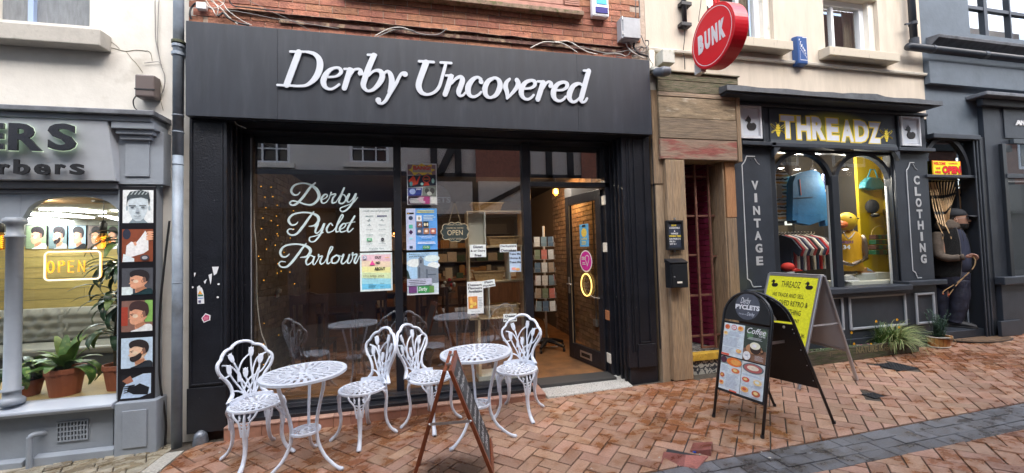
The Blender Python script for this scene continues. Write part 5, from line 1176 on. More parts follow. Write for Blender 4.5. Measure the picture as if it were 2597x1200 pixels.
for k, (u, v, y, lb) in enumerate(((745,508,7.4, 'warm cafe pendant glowing behind the Derby lettering'), (1000,590,8.2, 'dim cafe pendant behind the mullion'), (1478,552,6.3, 'small shaded pendant seen through the glass of the open door'))):
 c = P(u, v, y); t = thing('pendant_lamp', lb, 'lamp', c); MB().lathe([(.13,-.02), (.05,.06), (.015,.08)], tuple(c), 16, cap=False).build('shade', mat('copper_shade', (.25,.10,.05), rough=.4, metal=.6), t, smooth=True); MB().ball(tuple(c), .03,8).build('bulb', WARM, t); MB().tube([tuple(c+Vector((0,0,.08))), (c.x, c.y, ZC)], .004,5).build('cord', CABLE, t); ptl((c.x, c.y-.05, c.z-.06), 2.5,(1,.5,.2))
ptl((1.2,7.0,.8), 1.2,(1,.7,.45), .02)
for x_, y_, lb in ((.85,4.62, 'small black ceiling spotlight over the crate shelf'), (1.75,5.0, 'small black ceiling spotlight just inside the shop door')):  # spotlights added to brighten the crate shelf and postcard rack
 t = thing('spotlight', lb, 'spotlight', (x_, y_, ZC)); MB().lathe([(.035, ZC-.09), (.035, ZC-.001)], (x_, y_, 0), 12, cap=False).build('housing', CABLE, t); MB().lathe([(.001, ZC-.05), (.034, ZC-.05)], (x_, y_, 0), 10, cap=False).build('lens', glow('added_spot_lens', (1,.85,.6), 2), t); ptl((x_, y_, ZC-.10), 9 if x_ < 1 else 5,(1,.88,.72), .02)
fl = thing('fairy_lights', 'string of tiny amber fairy lights down the brick wall inside the left window', 'fairy lights', P(680,500, YG+.4))
random.seed(11); b = MB(); w = MB(); pts = []
for (u, v) in ((662,473), (688,475), (672,500), (692,499), (674,527), (703,521), (667,553), (701,548), (704,572), (663,580), (703,593), (705,598), (744,535), (736,604), (745,581), (674,607), (698,622), (676,632), (656,650), (661,658), (704,669), (703,693), (713,688), (669,711), (747,720), (652,745), (742,762), (670,820), (707,850), (669,873), (668,925), (688,560), (720,640), (735,690)):
 d = ray(u, v); x_ = XBL+.03; t_ = x_/d.x; p = d*t_
 if not (YG+.1 < p.y < 7.5): p = P(u, v, YG+.5)
 b.ball(tuple(p), .0048*max(1, p.y/5), 6); pts.append(p)
tag(b.build('bulb', glow('amber_led', (1,.45,.04), .8), fl), kind='stuff')
pts.sort(key=lambda p: -p.z)
w.tube([tuple(p) for p in pts[::2]], .0012,4).tube([tuple(p) for p in pts[1::2]], .0012,4); w.build('wire', CABLE, fl)
cable('cable', 'white cable hanging inside the left edge of the big window', [P(642,440, YG+.06), P(644,560, YG+.06), P(650,640, YG+.06), P(652,760, YG+.06), P(662,840, YG+.06), P(676,880, YG+.06), P(690,960, YG+.06)], .005, CABLEW)
def cafe_chair(x, y, rz, lb):
 t = thing('cafe_chair', lb, 'chair', (x, y, ZF), 'dark dining chairs inside the cafe', rz)
 def pp(nm, b): o = b.build(nm, DARKWOOD, None, bev=.003); o.parent = t
 pp('seat', MB().box(-.2,.2,-.2,.2,.44,.47))
 for sx in (-.18,.18): pp('leg', MB().box(sx-.018, sx+.018,-.19,-.155,0,.44)); pp('leg', MB().hexa([(sx-.018,.17,0), (sx+.018,.17,0), (sx+.018,.205,0), (sx-.018,.205,0), (sx-.018,.23,1.0), (sx+.018,.23,1.0), (sx+.018,.255,1.0), (sx-.018,.255,1.0)]))
 pts = [(-.2,.93), (-.2,1.04), (-.1,1.035), (0,1.07), (.1,1.035), (.2,1.04), (.2,.93)]
 pp('top_rail', MB().prism(pts, .228,.25)); pp('splat', MB().box(-.07,.07,.215,.23,.47,.93))
 for sx in (-.13,.13): pp('slat', MB().box(sx-.012, sx+.012,.215,.228,.47,.93))
def cafe_table(x, y, lb):
 t = thing('cafe_table', lb, 'table', (x, y, ZF)); bx('tabletop', DARKWOOD, t, x-.4, x+.4, y-.35, y+.35, ZF+.72, ZF+.75)
 for sx in (-1,1):
  for sy in (-1,1): bx('leg', DARKWOOD, t, x+sx*.36-.025, x+sx*.36+.025, y+sy*.31-.025, y+sy*.31+.025, ZF, ZF+.719)
cafe_table(-1.05,5.75, 'dark cafe table with flowers behind the left window'); cafe_table(.35,5.95, 'dark cafe table with flowers behind the posters')
cafe_chair(-1.25,5.12, math.pi, 'high backed dark chair nearest the left edge of the big window')
cafe_chair(-.62,5.15, math.pi, 'high backed dark chair behind the first white bistro table'); cafe_chair(.1,5.3, math.pi, 'high backed dark chair behind the mullion'); cafe_chair(.62,5.35, math.pi, 'high backed dark chair left of the crate shelf')
random.seed(9)
for (u, v, y, lb) in ((693,735,5.6, 'glass vase of red and white flowers on the table at the left'), (1138,735,5.7, 'glass vase of red and white flowers behind the hanging sign')):
 c = P(u, v, y); c.z = ZF+.75; t = thing('flower_vase', lb, 'vase', c)
 MB().lathe([(.035,.001), (.03,.05), (.04,.14)], tuple(c), 12, cap=False).build('vase', MATS['clear_plastic'], t, smooth=True)
 for k in range(22):
  an = random.uniform(0,360); leafmesh(random.uniform(.08,.16), .03,1.2, LEAFB, t, c+Vector((0,0,.14)), R(an), R(random.uniform(15,80)), seg=3)
 for k in range(12):
  p = c+Vector((random.uniform(-.09,.09), random.uniform(-.08,.08), random.uniform(.2,.33))); MB().ball(tuple(p), random.uniform(.018,.03), 7).build('bloom', mat('rose_red', (.35,.01,.015), rough=.6) if k % 4 == 0 else mat('bloom_white', (.5,.5,.48), rough=.6), t)
ct = thing('counter', 'wooden serving counter at the back of the cafe', 'counter', (.6,7.6, ZF)); bx('counter_front', mat('counter_wood', (.20,.10,.05), rough=.5, var=.3, vs=5, stretch=(6,1,1)), ct, -.3,2.0,7.5,8.0, ZF, ZF+.95); bx('countertop', mat('counter_top', (.30,.17,.09), rough=.3), ct, -.35,2.05,7.4,8.05, ZF+.951, ZF+.99)
gs = thing('gift_shelves', 'tall shelves of books and small boxed goods at the back of the cafe', 'shelf', (-.3,8.8, ZF))
bx('carcass', mat('pale_shelf', (.14,.12,.10), rough=.6), gs, -1.0,1.9,9.05,9.15, ZF, ZF+2.1)
for k in range(7): bx('shelf_board', MATS['pale_shelf'], gs, -1.0,1.9,8.75,9.049, ZF+.3*k+.05, ZF+.3*k+.07)
PAL = [flat(180,170,150), flat(120,60,45), flat(60,80,60), flat(190,185,175), flat(70,75,95), flat(160,120,70), flat(40,38,40)]
for k in range(6):
 x = -.95
 while x < 1.8:
  w_ = random.uniform(.10,.26); hh = random.uniform(.1,.24)
  if random.random() < .85: tag(bx('boxed_goods', (PI_ := random.randrange(7), PAL[PI_])[1], None, x, x+w_-.01,8.8,8.95, ZF+.3*k+.071, ZF+.3*k+.071+hh, 0), '%s boxed goods, %s of the %s cafe back shelf' % (('beige', 'rust red', 'dark green', 'pale', 'slate blue', 'tan', 'black')[PI_], ('left end', 'left of the middle', 'right of the middle', 'right end')[min(3, int((x+.95)/.7))], ('lowest', 'second lowest', 'third', 'fourth', 'second highest', 'highest')[k]), 'goods', 'goods on the cafe shelves')
  x += w_
for k in range(10):
 x = -.2+.2*k; tag(bx('counter_box', random.choice(PAL), None, x, x+.12,7.45,7.6, ZF+.991, ZF+.991+random.uniform(.05,.2), 0), '%s small box on the cafe counter, %s from its left' % ('goods', ('first', 'second', 'third', 'fourth', 'fifth', 'sixth', 'seventh', 'eighth', 'ninth', 'tenth')[k]), 'box', 'boxes on the cafe counter')
yy = 5.75
c0 = P(1387,880, yy); sp_ = thing('postcard_rack', 'white wire postcard spinner with a black castor base inside the doorway', 'rack', (c0.x, yy, ZF))
zt_r = P(1387,590, yy).z
MB().lathe([(.018, ZF+.12), (.018, zt_r+.1)], (c0.x, yy, 0), 12).build('pole', mat('white_pole', (.55,.55,.53), rough=.4), sp_, smooth=True)
b = MB()
for k in range(5):
 an = R(72*k+20); e_ = (c0.x+.3*math.cos(an), yy+.3*math.sin(an), ZF+.07); b.tube([(c0.x, yy, ZF+.13), (c0.x+.15*math.cos(an), yy+.15*math.sin(an), ZF+.11), e_], [.035,.03,.022], 8); b.lathe([(.025,-.012), (.025,.012)], (e_[0], e_[1], ZF+.026), 10, ax='x')
b.build('castor_base', BLACKP, sp_)
wr = MB(); CARDC = [flat(215,208,200), flat(120,140,150), flat(90,110,130), flat(220,215,210), flat(170,150,130), flat(120,130,105), flat(200,120,110), flat(225,222,218)]
nrow = 6
for r_ in range(nrow):
 z0 = P(1387,625+32*r_+0, yy).z; hh = .14
 for side in range(4):
  an = R(45+90*side-62); nx_, ny_ = math.cos(an), math.sin(an); tx_, ty_ = -ny_, nx_
  if ny_ > .75: continue
  for j in (-1,0,1):
   cx = c0.x+nx_*.14+tx_*.1*j; cy = yy+ny_*.14+ty_*.1*j
   w2 = .042
   m_ = CARDC[(r_*5+side*3+j) % 8]
   b = MB().hexa([(cx-tx_*w2, cy-ty_*w2, z0), (cx+tx_*w2, cy+ty_*w2, z0), (cx+tx_*w2+nx_*.006, cy+ty_*w2+ny_*.006, z0), (cx-tx_*w2+nx_*.006, cy-ty_*w2+ny_*.006, z0), (cx-tx_*w2-nx_*.01, cy-ty_*w2-ny_*.01, z0+hh), (cx+tx_*w2-nx_*.01, cy+ty_*w2-ny_*.01, z0+hh), (cx+tx_*w2-nx_*.004, cy+ty_*w2-ny_*.004, z0+hh), (cx-tx_*w2-nx_*.004, cy-ty_*w2-ny_*.004, z0+hh)])
   b.build('postcard', m_, sp_)
   b = MB(); q_ = lambda s_, z_, o_=.010: (cx+tx_*w2*s_+nx_*o_, cy+ty_*w2*s_+ny_*o_, z_)
   s2 = Sheet((cx-tx_*w2*.8+nx_*.0065, cy-ty_*w2*.8+ny_*.0065, z0+.02), (tx_, ty_, 0), (0,0,1), w2*1.6,.09)
   wr.tube([q_(-.9, z0-.005), q_(-.9, z0+.06,.02), q_(.9, z0+.06,.02), q_(.9, z0-.005)], .0022,4)
 wr.tube([(c0.x+.17*math.cos(k*math.pi/8), yy+.17*math.sin(k*math.pi/8), z0-.006) for k in range(16)], .0022,4, closed=True)
tag(wr.build('wire_frame', mat('wire_white', (.45,.45,.44), rough=.4), sp_), kind='stuff')
cable('cable', 'white cable coiled on the floor behind the open door', [(1.9,6.3, ZF+.35), (1.93,6.25, ZF+.15), (1.9,6.1, ZF+.01), (1.72,6.0, ZF+.008), (1.6,6.08, ZF+.008), (1.75,6.2, ZF+.01), (1.85,6.02, ZF+.012), (1.7,5.88, ZF+.008), (1.95,5.8, ZF+.01)], .008, CABLEW)
sk_ = thing('wall_socket', 'grey conduit and socket box on the brick wall seen through the open door', 'socket', (XBR-.04,5.35, ZF+.4))
MB().box(XBR-.06, XBR-.02,5.3,5.4, ZF+.36, ZF+.46).build('box', mat('grey_unit', (.2,.2,.2)), sk_, bev=.004); MB().tube([(XBR-.035,5.33, ZF+.46), (XBR-.035,5.33, ZC)], .011,8).build('conduit', mat('grey_unit2', (.12,.12,.13)), sk_)
def psheet(u0, v0, u1, v1): return wsheet(u0, v0, u1, v1, yp-.0015)
s = psheet(500,727,518,771); s.poly([(0,1), (.35,.97), (.65,.93), (.85,.75), (.95,.5), (1,0), (.05,0)], WHITE); s.poly([(.1,.55), (.4,.78), (.75,.55)], flat(215,150,60)); s.rect(.1,.44,.85,.53, flat(60,110,90)); s.rect(.1,.3,.88,.34, flat(90,130,190)); s.rect(.2,.07,.55,.2, flat(90,90,120))
h = thing('sticker', 'torn white sticker with a small colour print on the left black pilaster', 'sticker', s.o); s.build('print', h)
s = psheet(511,795,534,819); s.poly([(0,.5), (.45,1), (1,.75), (.97,.25), (.25,0)], WHITE); s.poly([(.1,.5), (.46,.88), (.88,.7), (.86,.3), (.3,.12)], flat(175,75,110)); [s.rect(.34+.14*k, .3,.4+.14*k, .6, flat(225,150,160)) for k in range(3)]
h = thing('sticker', 'small pink five sided sticker on the left black pilaster', 'sticker', s.o); s.build('print', h)
s = psheet(490,675,560,760)
for q in ([(.68,.96), (.93,.96), (.85,.75), (.75,.7)], [(.55,.72), (.68,.76), (.66,.55), (.63,.42)], [(.03,.8), (.1,.8), (.04,.66)], [(.38,.53), (.5,.6), (.43,.45)]): s.poly(q, WHITE)
for x_, z_ in ((-.02,.37), (.22,.38), (.93,.43), (.9,.04)): s.ell(x_, z_, .045,.03, WHITE, 10)
h = thing('paper_scraps', 'torn remains of white paper stickers on the left black pilaster', 'scraps', s.o); tag(s.build('print', h), kind='stuff')
c = G(487,1141); o = MB().lathe([(.058,-.03), (.058,.0), (.052,.05), (.045,.08), (.02,.1), (.005,.105)], (0,0,0), 18).build('guard_boot', mat('galvanised', (.20,.22,.25), rough=.4, metal=.5, var=.3, vs=20), smooth=True); o.location = (c.x, 4.06, gz(c.x)); tag(o, 'rounded grey iron guard stub at the foot of the left black pilaster', 'guard')
al = thing('alarm_box', 'white alarm box with blue panels high on the red brick wall', 'alarm', P(1524,20,4.1))
a = P(1502,0,4.06); b_ = P(1546,44,4.06)
bx('box', WHITE, al, a.x, b_.x, 4.06,4.136, b_.z, b_.z+.36,.02); bx('blue_panel', flat(70,170,230), al, a.x+.05, b_.x-.03,4.055,4.0595, b_.z+.14, b_.z+.3,.001); bx('strobe', flat(30,25,110), al, a.x+.035, b_.x-.02,4.052,4.0595, b_.z+.035, b_.z+.105,.003)
eb = thing('junction_box', 'grey metal junction box on the red brick wall by the corner', 'box', P(1600,75,4.1))
a = P(1580,43,4.02); b_ = P(1624,98,4.02)
GB = mat('grey_box_paint', (.38,.40,.43), rough=.5, var=.12, bump=.3, bs=40)
bx('case', GB, eb, a.x-.02, b_.x, 4.03,4.137, b_.z-.01, a.z+.005,.004); bx('door', GB, eb, a.x, b_.x+.004,4.018,4.029, b_.z, a.z, .004)
for zz_ in (.03,.2): bx('hinge', METAL, eb, a.x-.012, a.x-.002,4.02,4.03, b_.z+zz_, b_.z+zz_+.04,.001)
wb = thing('junction_box', 'small white junction box at the left end of the brick wall', 'box', P(509,12,4.1)); pbox('case', WHITE, wb, 496,3,521,23,4.09,4.137,.008)
def wc(lb, pts, m=CABLEG, r=.0045, y=4.1, dy=(0,.01,-.01)): cable('cable', lb, [P(u, v, y+dy[i % len(dy)]) for i, (u, v) in enumerate(pts)], r, m)
def zA(L): return [(460+a/6.44, b/6.44) for a, b in L]
wc('black cable curving from the white junction box down to the fascia', zA([(235,45), (160,130), (140,230), (165,320)]), CABLE, .008)
wc('white cable falling in a loop from the top left of the brick wall', zA([(515,0), (550,60), (600,130), (590,230), (575,265), (540,210), (510,150), (410,90)]), CABLEW)
wc('white cable crossing the bricks left of centre to the fascia top', zA([(480,0), (560,70), (640,130), (720,220), (840,340), (920,395)]), CABLEW, .005)
wc('pale cable sagging from the top left over the fascia edge', zA([(590,0), (690,70), (750,160), (900,280), (1050,370), (1150,412)]), CABLEW, .004)
wc('dark cable bundle ending above the first fascia joint', zA([(600,270), (680,215), (760,290), (850,345), (960,385), (1100,410)]), CABLE, .009)
wc('long dark cable clipped along the bricks at the top left', zA([(780,0), (820,70), (890,105), (1100,125), (1400,160), (1690,185)]), CABLE, .006)
wc('thin wire slanting from the top of the bricks to the fascia', zA([(1080,0), (1400,155), (1700,290), (1900,390), (2110,500)]), CABLEG, .002)
wc('thin grey cable running along the rotten ledge', zA([(410,110), (560,160), (860,180), (1200,240), (1500,300), (1800,345), (2100,395), (2570,470)]), CABLEG, .003)
wc('thin wire crossing the white cables at top left', zA([(700,0), (690,50), (620,105), (500,130), (400,0)]), CABLEW, .003)
def zR(L): return [(1400+a/5.41, b/5.41) for a, b in L]
wc('white cable arching up over the middle of the fascia', [(950,92), (985,74), (1020,70), (1055,84), (1080,90)], CABLEW, .005)
wc('second white cable arching over the middle of the fascia', [(955,95), (1000,76), (1040,76), (1065,86), (1110,88), (1134,72)], CABLEG, .005)
wc('white cable arching over the fascia left of the grey box', [(1345,122), (1375,108), (1400,107), (1430,112), (1465,134)], CABLEW, .006)
wc('second white cable arching over the fascia toward the grey box', [(1400,108), (1440,105), (1465,118), (1490,132), (1515,138)], CABLEW, .006)
wc('white cable from under the grey box down to the fascia corner', zR([(1015,590), (1040,650), (1100,710), (1180,760), (1275,805)]), CABLEW, .008)
wc('grey cable loop under the grey box', zR([(1030,600), (1060,590), (1090,640), (1080,700), (1020,770), (880,775)]), CABLEG, .005)
wc('thick black cable bundle dropping behind the fascia corner', zR([(1130,590), (1125,650), (1170,720), (1240,750), (1310,770)]), CABLE, .012)
wc('tangled grey cable at the brick corner', zR([(1100,690), (1180,650), (1240,640), (1260,680), (1200,740), (1120,780)]), CABLEG, .006)
wc('second tangled grey cable at the brick corner', zR([(1220,480), (1270,600), (1300,640), (1290,700), (1240,720), (1180,690), (1150,640)]), CABLEG, .006)
wc('black cable loop over the corner of the brick wall', zR([(1280,560), (1320,560), (1320,620), (1280,660), (1230,650), (1180,690)]), CABLE, .006)
wc('pale cable lying along the fascia top right of centre', zR([(700,750), (820,740), (940,745), (1010,775)]), CABLEW, .005)
wc('grey cable lying along the fascia top before the corner', zR([(390,640), (560,690), (740,730), (900,720), (1060,690), (1160,710), (1240,760)]), CABLEG, .005)
wc('dark conduit pipe down the brick by the corner', zR([(1193,0), (1200,120), (1205,240)]), mat('conduit_grey', (.12,.11,.11)), .007); wc('second dark conduit pipe down the brick by the corner', zR([(1148,0), (1148,240)]), mat('conduit_grey', (.12,.11,.11)), .005)
wc('short white wire under the left end of the fascia', [(594,304), (600,315), (615,322), (625,326)], CABLEW, .003,4.07)
cb = thing('cream_building', 'cream rendered building with white framed upper windows right of the brick wall', 'building', (4.8,4.15, gz(4.8)))
XC0 = 2.602; XC1 = P(2345,192,4.15).x-.02
zst = P(1800,138,4.12).z
w1 = (P(1805,60,4.2).x-.1, P(1962,60,4.15).x, P(1930,116,4.2).z, 3.9)
w2 = (P(2092,100,4.15).x, P(2230,100,4.15).x, P(2150,140,4.2).z, P(2180,4,4.15).z+.05)
wallbox('wall', CREAM, cb, XC0, XC1,1.7,6.5, [w1, w2], 4.15,4.5)
for k, (w, lbk) in enumerate(((w1,0), (w2,1))):
 xr = w[1]-.001; fr_ = frame('window_frame', WHITE, cb, w[0]+.001, xr-.10, w[2]+.001, w[3]-.001,.075,4.26,4.33)
 bx('reveal_board', CREAMW, cb, xr-.099, xr, 4.20,4.33, w[2]+.001, w[3]-.001)
 xm = w[0]+(xr-.1-w[0])*.36 if k else w[0]+.55
 MB().box(xm-.02, xm+.02,4.27,4.325, w[2]+.08, w[3]-.08).build('mullion', WHITE, fr_)
 if k == 1: pass
 MB().box(w[0]+.05, xr-.15,4.295,4.30, w[2]+.05, w[3]-.05).build('pane', GLASS, fr_)
 MB().box(w[0], xr, 4.55,4.57, w[2]-.1, w[3]).build('room_dark', mat('dim_room', (.05,.045,.035), rough=.9), fr_)
 cur = MB(); x0 = xr-.32 if k == 0 else xr-.24
 for i in range(8): cur.lathe([(.022, w[2]+.02), (.018, w[2]+.5), (.024, w[3])], (x0+.028*i, 4.42+.012*(i % 2), 0), 8)
 cur.build('curtain', mat('ochre_curtain', (.30,.22,.09) if k else (.33,.28,.20), rough=.8), fr_, smooth=True)
 sz = P(1991,155,3.99) if k == 0 else P(2252,165,3.99)
 MB().hexa([(w[0]-.12,4.0, w[2]-.135), (w[1]+.12,4.0, w[2]-.135), (w[1]+.12,4.149, w[2]-.135), (w[0]-.12,4.149, w[2]-.135), (w[0]-.12,4.0, w[2]-.02), (w[1]+.12,4.0, w[2]-.02), (w[1]+.12,4.149, w[2]-.003), (w[0]-.12,4.149, w[2]-.003)]).build('window_sill', mat('cream_sill', (.52,.47,.38), rough=.8, col2=(.25,.22,.17), c2s=9, c2lo=.6, c2hi=.8, stretch=(4,4,1)), cb, bev=.008)
MB().prism([(4.11, zst-.02), (4.10, zst+.01), (4.149, zst+.03), (4.149, zst-.02)], XC0, XC1, 'x').build('string_course', CREAMW, cb, bev=.004)
bx('wall_return', CREAMW, cb, XC0, P(1660,300,4.1).x+.03,4.09,4.149, P(1660,298,4.1).z, zst-.03,.004)
dp2 = thing('downpipe', 'dark grey downpipe and hopper at the right end of the cream building', 'pipe', P(2312,100,4.06))
q = P(2313,60,4.08); zj = P(2313,108,4.05).z; r_ = .042
MB().lathe([(r_, zj), (r_, 4.5)], (q.x, 4.07,0), 16).build('pipe', SLATE, dp2, smooth=True); MB().lathe([(r_+.012, zj-.02), (r_+.012, zj+.07)], (q.x, 4.07,0), 16).build('collar', SLATE, dp2)
zc_ = P(2313,60,4.07).z; MB().lathe([(r_+.008, zc_-.02), (r_+.008, zc_+.02)], (q.x, 4.07,0), 16).build('collar', SLATE, dp2); MB().bar((q.x-.16,4.06, zc_-.03), (q.x-.04,4.07, zc_), .02,.02).build('bracket', SLATE, dp2)
pb = thing('bracket_pole', 'short black bracketed pole on the cream wall left of the round red sign', 'bracket', P(1734,60,4.1))
a = P(1737,72,4.1); BLK = mat('black_iron', (.02,.022,.026), rough=.5)
MB().lathe([(.028, a.z), (.028, a.z+1.2)], (a.x, 4.10,0), 12).build('pole', BLK, pb, smooth=True)
for v in (14,66): c = P(1735, v, 4.12); bx('clamp', BLK, pb, c.x-.07, c.x+.07,4.07,4.149, c.z-.022, c.z+.022,.004)
wc('thin black cable down the cream wall behind the round red sign bracket', [(1735,0), (1737,60), (1736,100), (1733,130), (1736,150), (1737,176)], CABLE, .005,4.12,(0,))
wc('black and white cable hanging left of the red disc', [(1778,0), (1777,14), (1773,40), (1772,55)], CABLE, .004,4.1,(0,))
ab = thing('alarm_box', 'blue alarm box with white phone number on the cream wall', 'alarm', P(2033,125,4.1))
a = P(2032,88,4.03); b_ = P(2056,160,4.03); xa = a.x-.0
BLU = mat('alarm_blue', (.025,.085,.27), rough=.35)
MB().hexa([(xa-.03,4.06, b_.z), (b_.x, 4.06, b_.z), (b_.x, 4.149, b_.z-.01), (xa-.03,4.149, b_.z-.01), (xa-.03,4.06, a.z), (b_.x, 4.06, a.z), (b_.x, 4.149, a.z+.02), (xa-.03,4.149, a.z+.02)]).build('case', BLU, ab, bev=.012)
s = Sheet((xa-.015,4.058, b_.z+.01), (1,0,0), (0,0,1), b_.x-xa, a.z-b_.z-.02)
for i, ch in enumerate('Protek'): s.txt(ch, .05+.14*i, .84-.1*i, .17+.14*i, .92-.1*i, WHITE, bold=.03)
for i, ch in enumerate('01509'): s.txt(ch, .1+.14*i, .66-.06*i, .2+.14*i, .74-.06*i, WHITE)
for i, ch in enumerate('268000'): s.txt(ch, .1+.13*i, .52-.07*i, .19+.13*i, .60-.07*i, WHITE)
for q in ((.03,.1,.05,.45), (.03,.08,.9,.1), (.95,.3,.97,.95), (.4,.95,.97,.97)): s.rect(*q, WHITE)
s.build('print', ab)
X0, RY, RZ, RR = 2.80,3.319,2.053,.2987
bs = thing('hanging_sign', 'round red double sided hanging sign with white word BUNK', 'sign', (X0, RY, RZ))
RED = mat('red_gloss', (.62,.008,.02), rough=.28, coat=.3); REDF = mat('red_face', (.78,.015,.028), rough=.4)
TH = .15
MB().lathe([(RR-.012,-.001), (RR, .0), (RR, TH), (RR-.012, TH+.001)], (X0, RY, RZ), 56, ax='x').build('rim', RED, bs, smooth=False, bev=.003)
MB().lathe([(RR-.014,-.0035), (RR-.013,-.002)], (X0, RY, RZ), 56, ax='x').build('face', REDF, bs)
b = MB()
for k in range(56):
 a0, a1 = 2*math.pi*k/56,2*math.pi*(k+1)/56; f = lambda r, a_: (X0-.006, RY+r*math.cos(a_), RZ+r*math.sin(a_)); b.add([f(RR-.036, a0), f(RR-.036, a1), f(RR-.030, a1), f(RR-.030, a0)], [(0,1,2,3)])
b.build('white_ring', WHITE, bs)
for i, ch in enumerate('BUNK'):
 text('letter', ch, WHITE, bs, (X0-.004, RY+.193-.0985*i-.0, RZ-.095), (0,-1,0), (0,0,1), .078,.19,.003, bold=.07)
WB_ = P(1756,158,4.0)
MB().bar((X0+.07, RY+.02, RZ+RR), (X0+.07, RY+.02, RZ+RR+.5), .025,.025).bar((X0+.11, RY+.02, RZ+RR), (X0+.11, RY+.02, RZ+RR+.5), .02,.02).build('hanger', RED, bs)
MB().box(X0+.05, X0+.13, RY-.03, RY+.07, RZ+RR-.004, RZ+RR+.012).build('hanger_plate', RED, bs)
MB().box(X0+.03, X0+.09, RY+.21, RY+.31, RZ-.25, RZ-.12).build('side_bracket', mat('white_bracket', (.6,.6,.58), rough=.5), bs)
jb = thing('junction_box', 'dirty white junction box on the cream wall above the camera', 'box', P(1688,145,4.05))
pbox('case', mat('dirty_white', (.52,.52,.47), rough=.6, col2=(.3,.3,.22), c2s=20, c2lo=.55, c2hi=.7), jb, 1680,124,1712,160,3.99,4.149,.006)
cc = P(1681,182,3.90)
cmr = thing('security_camera', 'grey bullet security camera at the corner above the weathered boards', 'camera', cc)
dcam = Vector((.75,-.55,-.12)).normalized()
b = MB(); pr = [(.028,-.10), (.045,-.08), (.052,-.02), (.056,-.018), (.056,.03), (.052,.032), (.046,.07), (.025,.085)]
Mq = dcam.to_track_quat('Z', 'Y').to_matrix().to_4x4(); b.lathe(pr, (0,0,0), 18); b.xf(Matrix.Translation(cc) @ Mq); b.build('housing', mat('camera_grey', (.12,.135,.16), rough=.35), cmr, smooth=True)
b = MB().lathe([(.02,.084), (.02,.088)], (0,0,0), 12); b.xf(Matrix.Translation(cc) @ Mq); b.build('lens', INK, cmr)
MB().bar(tuple(cc+Vector((-.03,.03,.03))), (cc.x-.05,4.1, cc.z+.07), .04,.03).lathe([(.05, cc.z+.06), (.05, cc.z+.09)], (cc.x-.03,4.02,0), 14).build('mount', mat('dirty_white', (.5,.5,.5)), cmr)
wc('thin cable from the brick corner down to the camera', [(1643,142), (1650,155), (1655,163), (1652,172)], CABLE, .003,4.0,(0,))
bk = thing('timber_entrance', 'reclaimed timber clad bar entrance with a rusty grille', 'entrance', (3.15,4.05, gz(3.15)))
ya = 4.0
zs = [P(1700, v, ya).z for v in (186,203,232,249,302,353,407)]
zt2 = P(1667,181, ya).z; zb2 = P(1678,401, ya).z-.01
xa, xb = P(1667,181, ya).x, P(1871,193, ya).x
zz = [zt2, zt2-.09, P(1670,231, ya).z, P(1670,243, ya).z, P(1672,297, ya).z, P(1675,350, ya).z, zb2]
OAKT = mat('mossy_oak', (.17,.14,.095), rough=.9, var=.45, vs=7, stretch=(1.2,20,20), col2=(.06,.07,.03), c2s=5, c2lo=.45, c2hi=.6, bump=1.5, bs=14)
OAKR = mat('oak_red_paint', (.27,.19,.14), rough=.8, var=.3, vs=6, stretch=(1,7,7), col2=(.25,.075,.06), c2s=2.2, c2lo=.48, c2hi=.60, bump=1.2, bs=14)
OAKW = mat('oak_white_paint', (.25,.19,.12), rough=.8, var=.4, vs=6, stretch=(1,5,5), col2=(.48,.42,.33), c2s=3.3, c2lo=.58, c2hi=.66, bump=1.5, bs=14)
for k in range(6):
 m_ = (OAKT, OAKT, OAK, OAKW, OAK, OAKR)[k]
 xr_b = xb-.0 if k < 2 else xb-.055
 o = bx('board', m_, bk, xa, xr_b, ya-(.0 if k not in (2,4) else .006), ya+.03, zz[k+1]+.004, zz[k]-.002,.004)
bx('edge_board', OAKV, bk, xb-.053, xb, ya-.012, ya+.15, zb2-.01, zz[2], .004)
bx('top_cap', OAKT, bk, xa-.02, xb+.01, ya-.02,4.149, zt2, zt2+.015,.003)
bx('soffit_board', OAK, bk, xa, xb-.054, ya+.031,4.25, zb2, zb2+.03,.003)
xp0, xp1 = P(1655,340,4.06).x, P(1681,402,4.06).x-.01
bx('upright_board', OAKV, bk, xp0-.005, xp1,4.05,4.16, P(1675,466,4.05).z, P(1660,228,4.05).z, .004)
bx('upright_board', mat('pale_upright', (.36,.27,.18), rough=.85, var=.25, stretch=(20,20,1.2), bump=1, bs=14), bk, xp0+.01, xp1,4.06,4.16, gz(2.65)-.02, P(1675,466,4.05).z-.003,.004)
bx('upright_board', CREAMW, bk, xp0-.015, xp1-.02,4.07,4.149, P(1660,298,4.05).z+.002, P(1660,180,4.05).z, .004) if False else None
xw0, xw1 = P(1688,900,4.02).x+.005, P(1727,420,4.03).x+.025
bx('wide_post', OAKV, bk, xp1+.003, xw1,4.0,4.2, gz(2.8)+.005, zb2-.003,.006)
xr0, xr1 = P(1841,500,4.06).x, P(1862,500,4.06).x
bx('wide_post', OAKV, bk, xr0, xr1+.02,4.06,4.18, gz(3.6), P(1850,552,4.05).z, .005); bx('wide_post', mat('orange_oak', (.36,.18,.08), rough=.75, var=.3, stretch=(20,20,1.2), bump=1, bs=14), bk, xr0+.004, xr1+.024,4.055,4.18, P(1850,552,4.05).z+.003, zb2-.002,.005)
bx('reveal_board', OAKV, bk, xr0-.02, xr0-.001,4.07,4.42, gz(3.6), zb2-.002,.003)
bx('black_gap_board', SLATE, bk, xr1+.026, P(1880,500,4.12).x-.003,4.10,4.2, gz(3.8)-.02, zb2+.2,.003)
ys = 4.13
zn = P(1790,896, ys).z; zn2 = P(1790,914, ys).z
